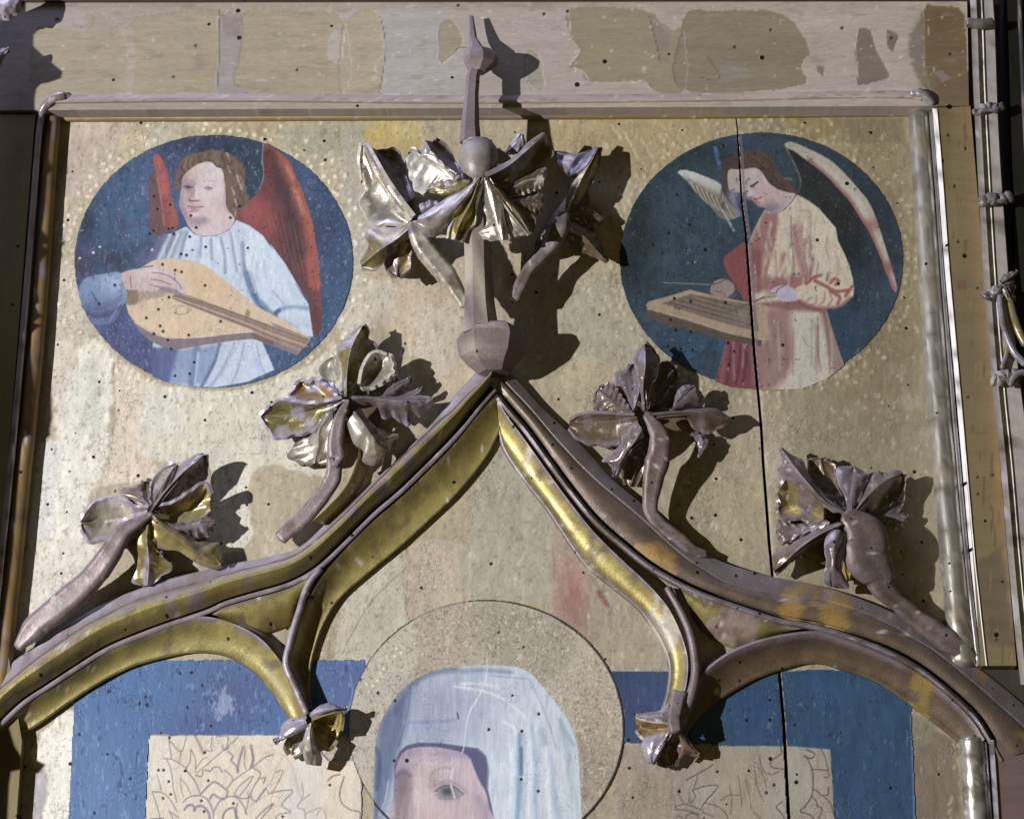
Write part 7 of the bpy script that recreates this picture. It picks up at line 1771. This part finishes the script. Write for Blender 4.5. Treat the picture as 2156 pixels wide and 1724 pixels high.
for i, (y, xa, xb, hh) in enumerate(((228, 2050, 2112, 15), (420, 2062, 2128, 20), (616, 2076, 2112, 18), (795, 2090, 2150, 22))):
    n_ = 14
    rngk = random.Random(i + 40)
    pts = [(xa + (xb - xa) * t / 5.0, y + (8 - 16 * t / 5.0) + rngk.uniform(-5, 5)) for t in range(6)]
    tube("knotted_band", pts, [hh * rngk.uniform(0.45, 0.95) for _ in range(14)], [58 + rngk.uniform(-3, 5) for _ in range(9)], MAT["stem"], pr, (0.15, 0.13, 0.125), 0.25, 40, 10, 240 + i, 0.6, (0.32, 0.30, 0.30), 0.15)
    tube("knotted_band", [(xa + 4, y + 14), (xa + 20, y + 4), (xb - 14, y + 2), (xb - 2, y - 12)], [3, 6, 4, 6, 3], [60, 65, 66, 58], MAT["stem"], pr, (0.2, 0.185, 0.2), 0.3, 24, 8, 250 + i)
lobe(pr, Q3([(1260, 1430), (1340, 1370), (1430, 1330), (1525, 1245)]), Q3([(1240, 1400), (1300, 1290), (1400, 1260), (1520, 1240)]), Q3([(1280, 1450), (1390, 1400), (1470, 1340), (1528, 1250)]), (84, 88, 84, 70), (74, 70, 66, 66), (78, 76, 70, 66), (3, 3), (2, 0), 0.08, BROWN, LILAC, 0.3, seed=261)
lobe(pr, Q3([(1310, 1470), (1370, 1440), (1420, 1420), (1470, 1390)]), Q3([(1320, 1440), (1400, 1390), (1470, 1380)]), Q3([(1330, 1490), (1400, 1480), (1475, 1430)]), (82, 80, 78, 72), (76, 74, 70), (74, 72, 68), (2, 2), (0, 0), 0, LILAC, LILAC, 0.25, seed=262)
lobe(pr, Q3([(1330, 1520), (1370, 1600), (1400, 1680), (1420, 1724)]), Q3([(1310, 1500), (1330, 1600), (1370, 1724)]), Q3([(1400, 1480), (1490, 1470), (1450, 1640), (1440, 1724)]), (80, 74, 66, 60), (72, 66, 58), (68, 62, 56), (-3, -3), (0, 0), 0, MAUVE, PALE, 0.35, seed=263)
tube("tracery_rib", Q4([(1230, 20), (1250, 250), (1300, 520), (1400, 800), (1500, 960), (1640, 1100)]), [7, 7, 8], [62, 68, 66], MAT["silver"], pr, LILAC, 0.2, 40, 10, 264)
tube("tracery_rib", Q4([(1380, 60), (1440, 300), (1520, 560), (1640, 800)]), [9, 10, 10], [52, 56, 56], MAT["silver"], pr, OLIVE, 0.3, 30, 10, 265)
tube("tracery_rib", Q4([(1360, 820), (1340, 960), (1300, 1080), (1270, 1170)]), [6, 6, 6], [58, 60, 60], MAT["silver"], pr, OLIVE, 0.3, 20, 10, 266)
tube("tracery_rib", Q4([(1400, 1440), (1450, 1330), (1540, 1250), (1680, 1230)]), [6, 8, 8], [66, 68, 66], MAT["silver"], pr, LILAC, 0.2, 24, 10, 267)
tube("cap_moulding", Q1([(960, 470), (1200, 500), (1480, 470)]), [11, 12, 11], [66, 70, 66], MAT["leaf"], pr, (0.16, 0.15, 0.15), 0.1, 16, 10, 268)

# pier at the left, mostly outside the picture; its cresting is cut to the shadow wanted on the frame
pl = thing("cresting_pier", "dark pier with leafy cresting at the left edge, shading the frame", "pier", (-60, 400))
SH = [(131, 150, 50), (92, 170, 50), (73, 192, 50), (73, 236, 50)]
EDGE = [(54, -140, 50), (54, 10, 50), (56, 36, 50), (94, 57, 50), (76, 66, 50), (70, 74, 50), (70, 97, 50), (90, 116, 50), (131, 150, 50), (128, 164, 50), (92, 170, 50), (76, 186, 50), (73, 204, 50), (74, 234, 50),
        (144, 262, 0), (141, 300, 0), (138, 340, 0), (142, 362, 0), (134, 375, 0), (131, 430, 0), (124, 490, 0), (137, 512, 0), (126, 522, 0), (133, 535, 0), (120, 560, 0), (115, 620, 0), (118, 642, 0), (110, 650, 0), (121, 672, 0),
        (108, 686, 0), (121, 690, 0), (102, 710, 0), (101, 740, 0), (106, 800, 0), (110, 880, 0), (105, 905, 0), (107, 915, 0), (88, 930, 0), (82, 950, 0), (78, 1020, 0), (72, 1100, 0), (66, 1180, 0), (58, 1250, 0), (45, 1340, 0),
        (36, 1440, 0), (48, 1520, 0), (66, 1579, 0), (80, 1600, 0), (98, 1608, 0), (84, 1626, 0), (58, 1632, 0), (54, 1660, 0), (51, 1724, 0), (48, 1900, 0)]
e = np.array(EDGE, float)
w = P(e[:, 0], e[:, 1], e[:, 2])
YS = -0.118
t = (YS - w[:, 1]) / (KEY[1] - w[:, 1])
q = w + (KEY[None] - w) * t[:, None]
lit = [(252, 342), (368, 480), (532, 602), (616, 648)]  # slits added in the cresting so the lamp reaches the bead
bdl = spl(BD, 120)
bw = P(bdl[:, 0] - 1, bdl[:, 1], 46)
tb = (YS - bw[:, 1]) / (KEY[1] - bw[:, 1])
bq = bw + (KEY[None] - bw) * tb[:, None]
litz = []
for y0_, y1_ in lit:
    s_ = (bdl[:, 1] >= y0_) & (bdl[:, 1] <= y1_)
    litz.append((bq[s_, 2].min(), bq[s_, 2].max()))
th = 0.010
rows, k_ = [], []
for i in range(len(q) - 1):
    m_ = max(2, int(abs(q[i + 1, 2] - q[i, 2]) / 0.004) + 1)
    for t_ in np.linspace(0, 1, m_, endpoint=False):
        rows.append(q[i] * (1 - t_) + q[i + 1] * t_)
rows = np.array(rows + [q[-1]])
sx_ = np.interp(-rows[:, 2], -bq[:, 2], bq[:, 0])
hw_ = 0.0028
cols_ = [rows[:, 0], np.minimum(sx_ + hw_, rows[:, 0] - 0.0005), np.minimum(sx_ - hw_, rows[:, 0] - 0.001), np.full(len(rows), -0.62)]
co, fc_ = [], []
nr = len(rows)
for layer in (0.0, th):
    for cx_ in cols_:
        co.append(np.c_[cx_, rows[:, 1] + layer, rows[:, 2]])
co = np.vstack(co)
for i in range(nr - 1):
    zc = (rows[i, 2] + rows[i + 1, 2]) / 2
    hole = any(a_ <= zc <= b_ for a_, b_ in litz)
    for c_ in range(3):
        if c_ == 1 and hole:
            continue
        b0, b1 = c_ * nr, (c_ + 1) * nr
        fc_.append((b0 + i, b1 + i, b1 + i + 1, b0 + i + 1))
        fc_.append((4 * nr + b0 + i + 1, 4 * nr + b1 + i + 1, 4 * nr + b1 + i, 4 * nr + b0 + i))
    for c_ in range(3) if hole else (0,):
        b0 = c_ * nr
        fc_.append((b0 + i, b0 + i + 1, 4 * nr + b0 + i + 1, 4 * nr + b0 + i))
np_mesh("cresting", co, np.array(fc_), np.tile(np.array(MAUVE), (len(co), 1)), MAT["gilt"], pl, 0.2, smooth=False)
zt, zb = q[0, 2], q[-1, 2]
bx = np.array([(x, y, z) for z in (zb, zt) for x, y in ((-0.62, -0.106), (-0.50, -0.106), (-0.50, -0.02), (-0.62, -0.02))])
np_mesh("post", bx, [(0, 1, 5, 4), (1, 2, 6, 5), (2, 3, 7, 6), (3, 0, 4, 7), (0, 3, 2, 1), (4, 5, 6, 7)], np.tile(np.array(BROWN), (8, 1)), MAT["wood"], pl, 0.1, smooth=False)
lobe(pl, [(-40, 30), (-10, 20), (10, 12), (42, -10)], [(-40, 10), (-6, -6), (20, -20), (44, -14)], [(-40, 40), (0, 44), (26, 38), (44, 18), (44, -4)], (150, 156, 156, 140), (140, 142, 140, 136), (140, 140, 138, 136), (3, 3), (0, 2), 0.08, MAUVE, LILAC, 0.2, seed=271)
lobe(pl, [(-40, 150), (-14, 128), (2, 116), (18, 102)], [(-40, 130), (-14, 108), (18, 98)], [(-40, 190), (-4, 150), (8, 126), (19, 106)], (150, 152, 148, 136), (140, 138, 134), (140, 138, 134), (3, 3), (0, 2), 0.08, MAUVE, LILAC, 0.2, seed=272)

# dark depth beyond the right edge and behind everything
sd = thing("side_post", "black green post in the dark gap at the upper right edge", "post", (2150, 300))
box_between("face_board", [(2120, -40), (2220, -40), (2260, 700), (2142, 700)], 30, -60, MAT["wood"], sd, (0.014, 0.013, 0.010), 0.0)
tube("roll_moulding", [(2146, -40), (2152, 120), (2166, 400)], [6, 6, 6], [34, 34, 34], MAT["wood"], sd, (0.05, 0.055, 0.06), 0.2, 20, 10, 281)
bk = np.array([(-2.2, 0.16, -1.6), (2.2, 0.16, -1.6), (2.2, 0.16, 1.8), (-2.2, 0.16, 1.8)])
wl = np_mesh("back_wall", bk, [(0, 1, 2, 3)], np.tile(np.array((0.012, 0.010, 0.008)), (4, 1)), MAT["wood"], None, 0.0, smooth=False)  # wall coloured near black to stand for unlit depth
wl["kind"] = "structure"
